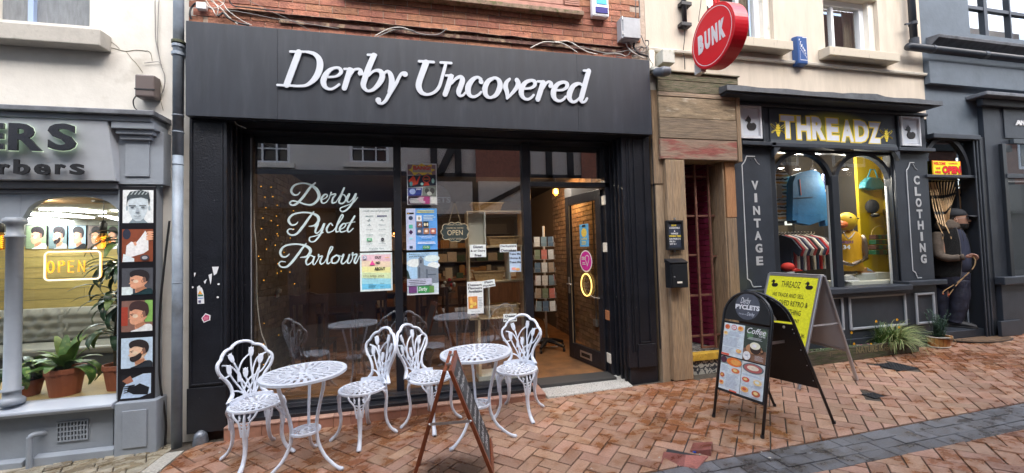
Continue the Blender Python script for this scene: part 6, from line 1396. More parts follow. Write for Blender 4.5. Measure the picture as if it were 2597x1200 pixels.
bx('step_nosing', mat('yellow_paint', (.50,.31,.04), rough=.6, var=.25, vs=20, col2=(.2,.13,.05), c2s=18, c2lo=.6, c2hi=.7), bk, xw1-.02, xr0, ys-.005, ys+.10, zn2, zn, .006)
PAT = mat('patterned_tile', (.42,.42,.40), rough=.4)
t_ = PAT.node_tree; N = t_.nodes; vt = N.new('ShaderNodeTexVoronoi'); vt.inputs['Scale'].default_value = 17; vt.feature = 'SMOOTH_F1'
wv = N.new('ShaderNodeTexWave'); wv.wave_type = 'RINGS'; wv.inputs['Scale'].default_value = 8; wv.inputs['Distortion'].default_value = 9; wv.inputs['Detail Scale'].default_value = 3
cr = N.new('ShaderNodeValToRGB'); cr.color_ramp.elements[0].color = (.035,.04,.05,1); cr.color_ramp.elements[1].color = (.45,.44,.40,1); cr.color_ramp.elements[0].position = .46; cr.color_ramp.elements[1].position = .54; cr.color_ramp.interpolation = 'LINEAR'
tc = N.new('ShaderNodeTexCoord'); t_.links.new(tc.outputs['Object'], wv.inputs['Vector']); t_.links.new(wv.outputs[0], cr.inputs[0]); t_.links.new(cr.outputs[0], N['Principled BSDF'].inputs['Base Color'])
bx('tiled_riser', PAT, bk, xw1-.02, xr0, ys+.02, ys+.10, gz(3.2)-.05, zn2-.001,0)
for k in range(3): bx('floor_tile', PAT, bk, xw1-.02+(xr0-xw1+.02)*k/3+.002, xw1-.02+(xr0-xw1+.02)*(k+1)/3, ys+.101,5.4, zn-.02, zn-.002,.002)
MAG = mat('magenta_brick', (.16,.012,.042), rough=.55, rnd=.12, var=.12, vs=12, bump=.8, bs=40)
A_ = Vector((3.60,4.16,0)); B_ = Vector((3.28,5.35,0)); dAB = (B_-A_); LAB = dAB.length; dAB.normalize(); nAB = Vector((-dAB.y, dAB.x, 0))
bm_ = MB().box(-.1155,.1155,-.006,.05,-.031,.031).build('brick', MAG, None, bev=.004); mb_mesh = bm_.data; bpy.data.objects.remove(bm_)
rot = math.atan2(-dAB.y, -dAB.x)
zq = zn+.04; r_ = 0
while zq < zb2+.3:
 tpos = .06 if r_ % 2 else .16
 while tpos < LAB-.02:
  p = A_+dAB*tpos; o = link('brick', mb_mesh, bk, bev=.003); o.location = Vector((p.x, p.y, zq))+nAB*(.006+random.uniform(-.002,.002))-wloc(bk); o.rotation_euler = (0,0, rot+math.pi); tpos += .237
 zq += .0695; r_ += 1
MB().hexa([tuple(A_+nAB*-.01+Vector((0,0, zn-.1))), tuple(B_+nAB*-.01+Vector((0,0, zn-.1))), tuple(B_-nAB*.1+Vector((0,0, zn-.1))), tuple(A_-nAB*.1+Vector((0,0, zn-.1))), tuple(A_+nAB*-.01+Vector((0,0, zb2+.3))), tuple(B_+nAB*-.01+Vector((0,0, zb2+.3))), tuple(B_-nAB*.1+Vector((0,0, zb2+.3))), tuple(A_-nAB*.1+Vector((0,0, zb2+.3)))]).build('passage_wall', mat('magenta_mortar', (.075,.006,.02), rough=.7), bk)
MB().box(xw1-.2,3.5,5.36,5.4, zn-.1, zb2+.3).box(2.6,2.62,4.2,5.4, zn-.1, zb2+.3).box(2.6,3.8,4.26,5.4, zb2+.3, zb2+.34).build('dark_lining', mat('aubergine', (.03,.006,.014), rough=.7), bk)
gr = thing('grille_gate', 'rusty brown steel bar grille across the bar entrance', 'gate', (3.2,4.3, zn))
RU = mat('rusty_paint', (.15,.065,.045), rough=.75, var=.3, vs=30, bump=1, bs=80)
yg = 4.22
for (u0, u1) in ((1760,1781), (1793,1816)): a = P(u0,420, yg); b = P(u1,882, yg); MB().bar((a.x, yg, a.z+.15), (b.x, yg, b.z), .022,.022, up=(0,1,0)).build('upright_bar', RU, gr)
for v, u0, u1 in ((447,1722,1797), (548,1722,1828), (648,1722,1770), (650,1806,1838), (752,1722,1812), (855,1740,1845), (882,1780,1818)):
 a = P(u0, v, yg+.012); b = P(u1, v, yg+.012); MB().box(a.x, b.x, yg+.012, yg+.034, a.z-.011, a.z+.011).build('cross_bar', RU, gr)
mc = thing('menu_case', 'black framed case with gold and white opening times on the wide timber post', 'sign', P(1712,596,3.97))
a = P(1689,560,3.965); b = P(1734,633,3.965)
bx('case', BLACKP, mc, a.x+.004, b.x, 3.975,3.999, b.z, a.z, .002); frame('frame', BLACKP, mc, a.x, b.x+.004, b.z-.004, a.z+.004,.024,3.955,3.974)
s = Sheet((a.x+.025,3.973, b.z+.025), (1,0,0), (0,0,1), b.x-a.x-.045, a.z-b.z-.045); s.rect(0,0,1,1, flat(45,52,66))
YE = flat(225,190,60)
for tx, y_, x0, x1, m_ in (('BUNK', .85,.28,.68, YE), ('COCKTAILS', .75,.1,.9, WHITE), ('&', .62,.45,.55, WHITE), ('WINGS', .52,.2,.76, WHITE), ('OPENING TIMES', .42,.02,.98, YE), ('SUN-THURS 5-12', .31,.06,.94, WHITE), ('FRI 5-1', .21,.08,.5, WHITE), ('SAT 5-1', .11,.08,.56, WHITE)): s.txt(tx, x0, y_, x1, y_+.07, m_, bold=.03)
s.build('print', mc)
for v in (555,637): c = P(1712, v, 3.99); o = MB().lathe([(.014,0), (.012,.008), (.004,.009)], (c.x, 3.999, c.z), 12, ax='y').build('screw_washer', METAL, mc)
lb_ = thing('letter_box', 'black steel letter box on the wide timber post below the menu case', 'letter box', P(1720,695,3.9))
a = P(1697,667,3.90); b = P(1746,729,3.90)
MB().box(a.x+.01, b.x, 3.90,3.999, b.z, a.z).build('body', mat('letterbox_black', (.016,.018,.022), rough=.35), lb_, bev=.004)
MB().prism([(3.89, a.z-.004), (3.888, a.z+.004), (3.999, a.z+.045), (3.999, a.z+.002)], a.x+.004, b.x+.004, 'x').build('lid', MATS['letterbox_black'], lb_, bev=.002)
bx('door', MATS['letterbox_black'], lb_, a.x+.03, b.x-.006,3.893,3.899, b.z+.008, a.z-.02,.002); bx('name_plate', CREAMW, lb_, a.x+.085, a.x+.145,3.889,3.892, b.z+.05, b.z+.07,0); MB().lathe([(.01,0), (.008,.006)], (a.x+.055,3.893, b.z+.12), 12, ax='y').build('lock', METAL, lb_)
tz = thing('slate_shopfront', 'dark slate painted vintage clothing shopfront with twin arched windows', 'shopfront', (5.3,4.15, gz(5.3)))
y0 = 4.12
xL = P(1879,500, y0).x; x2 = P(1956,470, y0).x; x3 = P(2281,560, y0).x-.02; x4 = P(2353,560, y0).x+.06
zsillT = P(2290,718,4.05).z
zr0 = P(1947,372,4.06).z; zr1 = P(1947,361,4.06).z
zcan = P(1844,228,3.87).z
zplinth0 = gz(4)-.05
cx0, cx1 = P(1844,220,3.87).x, P(2392,262,3.87).x
can = MB(); n = 24
for i in range(n):
 xa_, xb_ = cx0+(cx1-cx0)*i/n, cx0+(cx1-cx0)*(i+1)/n; h0 = .062+.006*math.sin(i*1.3)+(.02 if 12 < i < 17 else 0); h1 = .062+.006*math.sin((i+1)*1.3)+(.02 if 12 < i+1 < 17 else 0)
 can.hexa([(xa_, 3.87, zcan), (xb_, 3.87, zcan), (xb_, 4.149, zcan), (xa_, 4.149, zcan), (xa_, 3.875, zcan+h0), (xb_, 3.875, zcan+h1), (xb_, 4.149, zcan+h1+.05), (xa_, 4.149, zcan+h0+.05)])
can.build('canopy', mat('dark_lead', (.07,.078,.088), rough=.6, var=.35, vs=7, bump=1, bs=14), tz, smooth=False)
bx('canopy_soffit', SLATE, tz, cx0+.02, cx1-.12,3.90,4.11, zcan-.03, zcan-.001,.004); bx('canopy_moulding', SLATE, tz, xL, x4,4.07,4.119, zcan-.075, zcan-.031,.01)
bx('fascia_backing', SLATE, tz, xL, x4, y0,4.3, zr0+.0, zcan-.03,.002)
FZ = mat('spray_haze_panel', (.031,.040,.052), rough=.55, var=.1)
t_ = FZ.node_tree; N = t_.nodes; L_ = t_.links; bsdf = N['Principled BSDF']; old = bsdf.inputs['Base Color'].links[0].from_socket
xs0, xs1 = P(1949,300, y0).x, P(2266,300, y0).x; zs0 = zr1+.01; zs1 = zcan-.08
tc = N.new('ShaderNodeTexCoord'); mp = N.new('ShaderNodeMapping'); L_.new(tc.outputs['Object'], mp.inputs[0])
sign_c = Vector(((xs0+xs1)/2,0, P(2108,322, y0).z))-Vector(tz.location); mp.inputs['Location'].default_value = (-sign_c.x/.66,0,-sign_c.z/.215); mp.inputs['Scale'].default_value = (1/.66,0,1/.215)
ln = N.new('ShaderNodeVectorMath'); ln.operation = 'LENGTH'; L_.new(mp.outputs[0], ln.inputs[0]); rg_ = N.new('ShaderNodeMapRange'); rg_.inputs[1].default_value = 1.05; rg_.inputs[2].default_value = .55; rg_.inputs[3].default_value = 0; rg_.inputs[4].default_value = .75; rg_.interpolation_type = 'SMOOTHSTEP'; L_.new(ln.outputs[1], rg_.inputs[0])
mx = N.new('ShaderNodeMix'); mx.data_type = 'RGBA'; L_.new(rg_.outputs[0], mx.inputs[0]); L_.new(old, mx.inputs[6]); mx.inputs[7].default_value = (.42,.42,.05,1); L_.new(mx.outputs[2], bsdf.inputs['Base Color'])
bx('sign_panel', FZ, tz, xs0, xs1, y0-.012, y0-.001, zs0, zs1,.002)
for u in (1937,2280): q = P(u, 320,4.09); bx('fascia_rib', SLATE, tz, q.x-.012, q.x+.012,4.09,4.119, zr1+.01, zcan-.08,.004)
bx('rail', SLATE, tz, P(1956,360,4.05).x, P(2276,380,4.05).x, 4.04,4.119, zr0, zr1,.006); bx('rail', mat('slate_light', (.06,.075,.09), rough=.5), tz, P(1956,360,4.05).x, P(2276,380,4.05).x, 4.055,4.119, zr1+.001, zr1+.035,.004)
for (a, b) in ((xL-.01, x2+.03), (x3-.02, x4+.04)): bx('capital', SLATE, tz, a, b, 4.04,4.119, zr0+.01, zr0+.055,.005)
for (a, b) in ((xL, x2), (x3, x4)):
 bx('pilaster', SLATE, tz, a, b, y0,4.26, zsillT+.02, zr0-.001,.003); bx('pilaster_sill', SLATE, tz, a-.03, b+.06,4.02, y0+.1, zsillT-.045, zsillT+.018,.008); bx('pilaster_base', SLATE, tz, a, b, y0-.01,4.45, zplinth0, zsillT-.046,.003)
def plaque(u0, u1, v0, v1, lean):
 a = P(u0, v0, y0-.002); b = P(u1, v1, y0-.002); w_ = b.x-a.x; b2 = MB()
 zt0, zb0_ = a.z, b.z; ins = .06
 L_ = spline([(a.x+ins*1.2, zt0), (a.x+ins, zt0-.03), (a.x+ins*.6, zt0-.075), (a.x, zt0-.11)], 4)
 pts = [(a.x+w_*.75, zt0)]+L_+[(a.x, zb0_+.10)]+spline([(a.x, zb0_+.10), (a.x+ins*.7, zb0_+.075), (a.x+ins, zb0_+.03), (a.x+ins*1.3, zb0_)], 4)[1:]+[(a.x+w_*.75, zb0_)]
 for (p, q) in zip(pts, pts[1:]): b2.bar((p[0], y0-.004, p[1]), (q[0], y0-.004, q[1]), .011,.006, up=(0,1,0))
 pr = spline([(b.x-ins*1.2, zt0-.02), (b.x-ins*.6, zt0-.075), (b.x, zt0-.10)], 4)
 for (p, q) in zip(pr, pr[1:]): b2.bar((p[0], y0-.004, p[1]), (q[0], y0-.004, q[1]), .005,.005, up=(0,1,0))
 b2.build('scroll_line', mat('silver_paint', (.52,.55,.58), rough=.5), tz)
 for z_ in (zt0-.04, zb0_+.05): MB().lathe([(.012,0), (.010,.004)], ((a.x+b.x)/2+.01, y0-.001, z_), 10, ax='y').build('screw', SLATE, tz)
plaque(1880,1942,396,726,0); plaque(2297,2344,412,704,0)
SILV = mat('silver_letter', (.42,.44,.46), rough=.5)
def vword(word, u0, v0, u1, v1, lb, w=24):
 h = thing('sign_lettering', lb, 'lettering', P(u0, v0, y0)); n = len(word)
 for i, ch in enumerate(word):
  t = i/(n-1); u = u0+(u1-u0)*t; v = v0+(v1-v0)*t; ww = w if ch != 'I' else w*.4
  hh = (22.5 if w > 20 else 21.5); tpx('letter', ch, SILV, h, u-ww/2*.66, v-hh/2, u+ww/2*.66, v+hh/2, y0-.001, t=.003, bold=.04)
vword('VINTAGE', 1915,470,1927,662, 'grey painted vertical word VINTAGE on the left slate pilaster', 26)
vword('CLOTHING', 2325,457,2343,657, 'grey painted vertical word CLOTHING on the right slate pilaster', 22)
DUCK = [(.05,.70), (.12,.73), (.16,.71), (.17,.82), (.28,.92), (.33,1.0), (.36,.93), (.48,.86), (.56,.72), (.52,.6), (.44,.5), (.62,.47), (.72,.52), (.82,.5), (.93,.44), (1,.34), (.98,.2), (.9,.08), (.75,.01), (.45,0), (.28,.06), (.17,.2), (.17,.33), (.24,.44), (.3,.5), (.25,.58), (.17,.62), (.1,.6), (.06,.57), (.1,.65), (0,.66)]
def duckplaque(u0, v0, u1, v1, lb):
 a = P(u0, v0,4.07); b = P(u1, v1,4.07); t = thing('duck_plaque', lb, 'plaque', ((a.x+b.x)/2,4.1, b.z))
 bx('board', mat('pale_grey_paint', (.58,.64,.72), rough=.5), t, a.x+.01, b.x-.01,4.10,4.119, b.z+.01, a.z-.01,.002); frame('frame', mat('silver_frame', (.62,.65,.70), rough=.4), t, a.x, b.x, b.z, a.z, .03,4.08,4.11,.006); frame('inner_bead', MATS['silver_frame'], t, a.x+.038, b.x-.038, b.z+.038, a.z-.038,.006,4.092,4.099,.001)
 w_ = (b.x-a.x)*.52; h_ = (a.z-b.z)*.45; MB().prism([(a.x+(b.x-a.x)*.24+p[0]*w_, b.z+(a.z-b.z)*.26+p[1]*h_) for p in DUCK], 4.094,4.0995).build('duck_silhouette', INK, t)
duckplaque(1878,265,1937,352, 'silver framed plaque with a black duck silhouette left of the yellow lettering'); duckplaque(2287,293,2341,371, 'silver framed plaque with a black duck silhouette right of the yellow lettering')
tsn = thing('shop_sign', 'hand painted THREADZ letters in pale lilac edged with yellow', 'sign', P(2108,322, y0))
YL = mat('yellow_edge_paint', (.92,.72,.07), rough=.5); LI = mat('pale_lilac_paint', (.80,.84,.94), rough=.55)
yl_ = y0-.012
for ch, u0_, v0_, u1_, v1_ in (('T', 230,160,550,672), ('H', 560,178,880,692), ('R', 865,188,1175,697), ('E', 1163,218,1452,718), ('A', 1465,255,1755,740), ('D', 1738,262,2057,748), ('Z', 2025,305,2308,772)):
 f = lambda a, b: (1950+a/8.05,270+b/8.05)
 A0 = f(u0_, v0_); A1 = f(u1_, v1_); l_ = tpx('letter_edge', ch, YL, tsn, A0[0], A0[1], A1[0], A1[1], yl_, t=.004, bold=.085)
 B0 = f(u0_+24, v0_+24); B1 = f(u1_-24, v1_-24); tpx('letter_face', ch, LI, l_, B0[0], B0[1], B1[0], B1[1], yl_-.0015, t=.004, bold=.045)
def bee(u0, v0, u1, v1, lb):
 a = P(u0, v0, yl_); b = P(u1, v1, yl_); t = thing('painted_bee', lb, 'bee', P((u0+u1)/2,(v0+v1)/2, yl_)); w_ = b.x-a.x; h_ = a.z-b.z; X_ = lambda x: a.x+x*w_; Z_ = lambda z: b.z+z*h_; m = MB()
 def el(cx, cz, rx, rz): m.prism([(X_(cx+rx*math.cos(k*math.pi/8)), Z_(cz+rz*math.sin(k*math.pi/8))) for k in range(16)], yl_-.003, yl_)
 el(.5,.78,.12,.09); el(.5,.62,.15,.11); m.prism([(X_(.36), Z_(.5)), (X_(.64), Z_(.5)), (X_(.66), Z_(.38)), (X_(.34), Z_(.38))], yl_-.003, yl_); m.prism([(X_(.35), Z_(.36)), (X_(.65), Z_(.36)), (X_(.61), Z_(.2)), (X_(.39), Z_(.2))], yl_-.003, yl_); m.prism([(X_(.40), Z_(.18)), (X_(.60), Z_(.18)), (X_(.55), Z_(.02)), (X_(.45), Z_(.02))], yl_-.003, yl_)
 for sg_ in (-1,1):
  for pts in ([(.12,.62), (.45,.88), (.48,.8), (.3,.6)], [(.14,.5), (.42,.36), (.45,.25), (.22,.42)]):
   q = spline([(X_(.5+sg_*p[0]), yl_-.002, Z_(p[1])) for p in pts], 4, True); m.tube(q, .0028,4, closed=True)
  m.tube(spline([(X_(.5+sg_*.05), yl_-.002, Z_(.85)), (X_(.5+sg_*.08), yl_-.002, Z_(.95)), (X_(.5+sg_*.16), yl_-.002, Z_(.98))], 3), .0025,4)
 m.build('bee_shape', mat('bee_yellow', (.92,.74,.06), rough=.5), t)
bee(1954,310,1992,348, 'yellow painted bee left of the THREADZ letters'); bee(2231,326,2264,361, 'yellow painted bee right of the THREADZ letters')
YT = 4.2
ztw = zr0-.001; zbw = P(2110,728, YT).z
xm0, xm1 = P(2107,560, YT).x, P(2124,560, YT).x; xmc = (xm0+xm1)/2
xl_, xr_ = P(1960,560, YT).x, P(2262,560, YT).x
zap = P(2040,392, YT).z;
def arch(x0, x1, zspring, ztop_, y, w_, m, name='arch_frame'):
 """pointed-round head: solid spandrel above, moulded rib below"""
 n = 16; q = []
 for i in range(n+1): a = math.pi*i/n; q.append(((x0+x1)/2-(x1-x0)/2*math.cos(a), zspring+(zap-zspring)*math.sin(a)**.9))
 b = MB()
 for (p, r) in zip(q, q[1:]):
  cxm = (x0+x1)/2
  def out(p): d = Vector((p[0]-cxm, p[1]-zspring+.02)); d.normalize(); return (p[0]+d.x*w_, p[1]+d.y*w_)
  P0, P1 = out(p), out(r)
  b.hexa([(p[0], y-.03, p[1]), (r[0], y-.03, r[1]), (r[0], y+.03, r[1]), (p[0], y+.03, p[1]), (P0[0], y-.03, P0[1]), (P1[0], y-.03, P1[1]), (P1[0], y+.03, P1[1]), (P0[0], y+.03, P0[1])])
 b.build(name, m, tz, smooth=False)
zspr = P(2104,470, YT).z
FR = mat('slate_frame', (.022,.026,.033), rough=.35)
arch(xl_+.03, xm0-.001, zspr, ztw, YT, .05, FR); arch(xm1+.001, xr_-.03, zspr, ztw, YT, .05, FR)
bx('window_stile', FR, tz, xl_-.06, xl_+.029, YT-.05, YT+.05, zbw, ztw, .005); bx('window_stile', FR, tz, xr_-.029, x3, YT-.05, YT+.05, zbw, ztw, .005); bx('mullion', FR, tz, xm0, xm1, YT-.045, YT+.045, zbw, zspr+.12,.005)
MB().lathe([(.02, zbw), (.02, ztw)], ((xr_+x3)/2+.01, YT-.06,0), 10).build('reeding', FR, tz, smooth=True)
bx('white_bead', WHITE, tz, xm0-.012, xm0-.002, YT+.01, YT+.03, zbw, zspr, 0); bx('white_bead', WHITE, tz, xr_-.05, xr_-.0295, YT+.01, YT+.03, zbw, zspr, 0)
MB().box(xl_, xr_, YT-.002, YT+.002, zbw, ztw).build('window_pane', glassmat('threadz_glass', (.95,.96,.95), 1,1.45), tz)
bx('head_board', FR, tz, xl_-.06, x3, YT-.04, YT+.04, ztw-.03, ztw-.0015,.003)
for sx, x_ in ((1, x2), (-1, x3)): MB().prism([(x_, ztw), (x_+sx*.10, ztw), (x_, ztw-.12)], 4.05,4.1).build('corner_bracket', SLATE, tz, bev=.003)
bx('window_sill', SLATE, tz, x2+.001, x3-.001,4.0, YT+.06, zbw-.07, zbw-.001,.008); bx('sill_moulding', SLATE, tz, x2+.001, x3-.001,4.04, YT, zbw-.12, zbw-.071,.008)
bx('stall_riser', SLATE, tz, x2+.001, x3-.001,4.10,4.4, zplinth0, zbw-.121,.002)
bx('plinth_board', SLATE, tz, xL, x4+.0,4.06,4.099, gz(5)-.05, P(2320,845,4.08).z, .004)
MOULD = mat('silver_moulding', (.33,.36,.40), rough=.4)
def mpanel(u0, v0, u1, v1):
 a = P(u0, v0,4.08); b = P(u1, v1,4.08); frame('panel_moulding', MOULD, tz, a.x, b.x, b.z, a.z, .032,4.078,4.0995,.008)
mpanel(2153,752,2303,826); mpanel(2322,744,2376,820); mpanel(1990,760,2144,838)
ti = tag(thing('clothing_shop_interior', None, None, (5.2,6,-1.4)), kind='structure')
XI0, XI1 = x2-.3, x4+.1
zfl = zbw-.06
DK = mat('dark_shop_wall', (.035,.032,.03), rough=.8)
MB().box(XI0, XI1+1.5,7.9,8.0, gz(4)-.1,1.75).build('back_wall', DK, ti); MB().box(XI0-.1, XI0,4.3,8.0, gz(4)-.1,1.6).build('side_wall', DK, ti); MB().box(XI0, XI1+1.5,4.3,8,1.6,1.7).build('ceiling', mat('timber_ceiling', (.2,.13,.07), rough=.7, stretch=(8,1,1), var=.4, vs=5), ti); MB().box(XI0, XI1,4.45,8, gz(4)-.1, gz(4)).build('floor', DK, ti)
YW = mat('yellow_wall', (.66,.48,.015), rough=.7, var=.04)
q0, q1 = P(2178,500,4.64), P(2262,500,4.62)
MB().box(q0.x, x4-.02,4.64,4.68, zfl-.1,1.59).box(x4-.07, x4-.03,4.27,4.64, zfl-.1,1.59).build('yellow_partition', YW, ti)
def hang(nm, lb, outline, y, t, m, cat='garment', extra=None):
 pts = [P(u, v, y) for u, v in outline]; h = thing(nm, lb, cat, pts[0])
 MB().prism([(p.x, p.z) for p in pts], y-t/2, y+t/2).build('cloth', m, h, bev=min(.02, t*.45))
 return h
TIE = mat('tie_dye', (.62,.58,.50), rough=.9, bump=2, bs=60)
t_ = TIE.node_tree; N = t_.nodes; L_ = t_.links; tc = N.new('ShaderNodeTexCoord'); wv = N.new('ShaderNodeTexWave'); wv.bands_direction = 'Z'; wv.inputs['Scale'].default_value = 3.1; wv.inputs['Distortion'].default_value = 1.4; wv.inputs['Detail'].default_value = 3; wv.inputs['Detail Scale'].default_value = 6; L_.new(tc.outputs['Object'], wv.inputs['Vector'])
cr = N.new('ShaderNodeValToRGB'); e_ = cr.color_ramp.elements; e_[0].color = (.03,.025,.02,1); e_[0].position = .06; e_[1].color = (.62,.58,.5,1); e_[1].position = .16
x_ = e_.new(.72); x_.color = (.62,.57,.48,1); x_ = e_.new(.9); x_.color = (.60,.27,.05,1); L_.new(wv.outputs[0], cr.inputs[0]); L_.new(cr.outputs[0], N['Principled BSDF'].inputs['Base Color'])
h = hang('tie_dye_fleece', 'cream, black and orange tie dye fleece hanging at the left of the arched window', [(1962,438), (1985,434), (1998,450), (2008,500), (2014,565), (2002,568), (1998,520), (1998,560), (1966,566)], 4.75,.09, TIE)
a = P(1966,470,4.69); b = P(1984,500,4.69); MB().box(a.x, b.x, 4.69,4.70, b.z, a.z).build('pocket', mat('pocket_beige', (.5,.45,.36), rough=.8), h)
BL = mat('blue_nylon', (.03,.20,.46), rough=.7, bump=1, bs=14, var=.15, vs=9)
h = hang('blue_pullover', 'bright blue nylon half zip pullover hanging in the left arch', [(2003,465), (2010,446), (2035,436), (2055,432), (2070,440), (2082,470), (2092,530), (2096,572), (2086,574), (2080,535), (2084,558), (2045,572), (2012,565), (2016,500), (2014,560), (2002,560)], 4.62,.10, BL)
for pts in ([(2028,455), (2032,495)],): MB().bar(tuple(P(*pts[0], 4.565)), tuple(P(*pts[1], 4.565)), .012,.004, up=(0,1,0)).build('zip', mat('zip_red', (.45,.05,.04)), h)
MB().bar(tuple(P(2013,503,4.565)), tuple(P(2062,500,4.565)), .006,.003, up=(0,1,0)).build('pocket_zip', INK, h); hang('navy_garment', 'navy garment with small white stars in the narrow gap of the left arch', [(2086,440), (2100,450), (2103,560), (2088,575)], 4.9,.05, mat('navy_cloth', (.02,.03,.08), rough=.8))
for k, v in enumerate((484,517)):
 c = P(2094, v, 4.86); b = MB(); b.prism([(c.x+(.022 if i % 2 == 0 else .009)*math.sin(i*math.pi/5), c.z+(.022 if i % 2 == 0 else .009)*math.cos(i*math.pi/5)) for i in range(10)], 4.86,4.865); o = b.build('star', WHITE); tag(o, ('upper' if k == 0 else 'lower')+' white star on the navy garment', 'star')
rl = thing('clothes_rail', 'black clothes rail of hanging tops in the left arch', 'rail', P(2030,592,5.0)); a = P(1968,592,5.1); b = P(2052,590,5.1)
MB().tube([(a.x, 5.1, a.z), (b.x, 5.1, a.z)], .012,8).tube([(b.x, 5.1, a.z), (b.x+.3,6.3, a.z)], .012,8).build('bar', BLACKP, rl)
random.seed(21)
SC_ = [(.02,.025,.05), (.35,.02,.03), (.6,.6,.6), (.03,.03,.08), (.5,.5,.52), (.25,.04,.05), (.02,.02,.03), (.65,.63,.6), (.03,.05,.12), (.4,.02,.03), (.6,.6,.62), (.04,.04,.06)]
SN = ['black', 'red', 'white', 'navy', 'pale grey', 'maroon', 'black striped', 'cream', 'dark blue', 'scarlet', 'white trimmed', 'charcoal']
for k in range(12):
 u = 1976+8.2*k; p = P(u, 600,5.0+.03*k); h = thing('shirt', SN[k]+' shirt on the clothes rail, '+('at its left end' if k < 4 else 'in its middle' if k < 8 else 'at its right end'), 'shirt', p, 'shirts on the clothes rail')
 dx, dy = .06,-.14; w_ = .2
 def q(s_, z_, o_=0): return (p.x+dx*s_+o_, p.y+dy*s_, p.z+z_)
 outl = [(-1,-.52), (-1,-.2), (-1.5,-.3), (-1.75,-.2), (-1,-.03), (-.2,.02), (.2,.02), (1,-.03), (1.75,-.2), (1.5,-.3), (1,-.2), (1,-.52)]
 nq = len(outl); V = [q(s_, z_, 0) for s_, z_ in outl]+[q(s_, z_, .03) for s_, z_ in outl]
 MB().add(V, [tuple(range(nq)), tuple(reversed(range(nq, 2*nq)))]+[(i, (i+1) % nq, (i+1) % nq+nq, i+nq) for i in range(nq)]).build('cloth', mat('top_%d' % k, SC_[k], rough=.85, bump=1.5, bs=25), h)
 MB().tube([q(-.5,.01), q(0,.05), q(0,.08)], .004,5).build('hanger', CREAMW, h)
for k in range(7):
 p = P(1990+15*k, 572,6.4); o = MB().box(p.x-.05, p.x+.05,6.3,6.6, p.z-.5, p.z+.0)  .build('shirt', mat('cream_cloth', (.38,.33,.25), rough=.9)); tag(o, 'cream shirt on the far rail, %s from its left' % ('first', 'second', 'third', 'fourth', 'fifth', 'sixth', 'seventh')[k], 'shirt', 'cream tops on the far rail')
rc = thing('baseball_cap', 'bright red cap lying low in the left arch', 'cap', P(2000,680,4.5)); c = P(1998,678,4.5); MB().ball(tuple(c), .085,14,(1.1,.9,.75)).build('crown', mat('red_cloth', (.60,.03,.02), rough=.7), rc, smooth=True); MB().prism([(c.x+.0, c.z-.03), (c.x+.09, c.z-.02), (c.x+.17, c.z-.045), (c.x+.17, c.z-.055), (c.x, c.z-.055)], 4.43,4.53).build('peak', mat('red_cloth', (.6,.03,.02)), rc, bev=.005)
zds = P(2200,690,4.6).z
o = MB().box(P(2132,700,4.4).x, x4-.08,4.26,4.62, zbw-.05, P(2200,712,4.35).z).build('display_step', BOARDW); tag(o, 'white display step inside the right arch', 'display')
zd = P(2200,712,4.35).z
def goodbox(lb, u0, v0, u1, v1, y, m): a = P(u0, v0, y); b = P(u1, v1, y); o = MB().box(a.x, b.x, y, y+.14, zd+.001, a.z).build('shoe_box', m, None, bev=.003); tag(o, lb, 'box')
goodbox('pale grey shoe box under the blue and tan trainer', 2170,697,2222,712,4.42, mat('box_grey', (.42,.45,.44), rough=.6)); goodbox('long pale shoe box at the right of the display step', 2226,692,2258,712,4.44, mat('box_pale', (.55,.56,.52), rough=.6))
def shoe(c, lb, m1, m2, sc=1, dirx=1):
 t = thing('trainer', lb, 'shoe', c); c = Vector(c); d = dirx
 MB().prism([(c.x-.13*sc*d, c.z), (c.x+.14*sc*d, c.z), (c.x+.15*sc*d, c.z+.02), (c.x-.14*sc*d, c.z+.028)], c.y-.04, c.y+.04).build('sole', WHITE, t, bev=.008)
 MB().prism([(c.x-.13*sc*d, c.z+.025), (c.x+.14*sc*d, c.z+.02), (c.x+.13*sc*d, c.z+.045), (c.x+.05*sc*d, c.z+.065), (c.x-.02*sc*d, c.z+.10), (c.x-.07*sc*d, c.z+.085), (c.x-.13*sc*d, c.z+.09)], c.y-.034, c.y+.034).build('upper', m1, t, bev=.012)
 b = MB()
 for k in range(5): b.box(c.x+(-.01+.02*k)*sc*d-.004, c.x+(-.01+.02*k)*sc*d+.004, c.y-.037, c.y+.01, c.z+.05-.004*k, c.z+.095-.011*k)
 b.build('laces', m2, t)
c = P(2200,696,4.46); shoe((c.x, 4.48, c.z), 'blue and tan trainer on a box in the right arch', mat('tan_suede', (.40,.20,.08), rough=.8), mat('sky_blue_cloth', (.15,.32,.55), rough=.8), .95)
c = P(2155,712,4.34); shoe((c.x, 4.34, zd+.001), 'pair of white shoes at the left foot of the display step', mat('white_leather', (.6,.6,.58), rough=.5), WHITE, .9);
mn = thing('shop_mannequin', 'mannequin with a yellow duck mask and yellow basketball vest lettered LAKERS 34', 'mannequin', P(2165,690,4.46))
ym = 4.46; MN = mat('chrome_mannequin', (.30,.24,.20), rough=.25, metal=.6)
VEST = mat('yellow_vest', (.75,.40,.01), rough=.6, bump=1.5, bs=18)
a = P(2128,690, ym);
def ring(u0, u1, v, d): A = P(u0, v, ym); B = P(u1, v, ym); return ((A.x+B.x)/2, A.z, (B.x-A.x)/2*.72, d*.9)
def loft(rings, m, nm, par, n=16, yc=ym):
 b = MB();
 for (cx, cz, rx, ry) in rings:
  for k in range(n): an = 2*math.pi*k/n; b.v.append((cx+rx*math.cos(an), yc+ry*math.sin(an), cz))
 for i in range(len(rings)-1):
  for k in range(n): b.f.append((i*n+k, i*n+(k+1) % n, (i+1)*n+(k+1) % n, (i+1)*n+k))
 b.f.append(tuple(reversed(range(n)))); b.f.append(tuple(range((len(rings)-1)*n, len(rings)*n))); return b.build(nm, m, par, smooth=True)
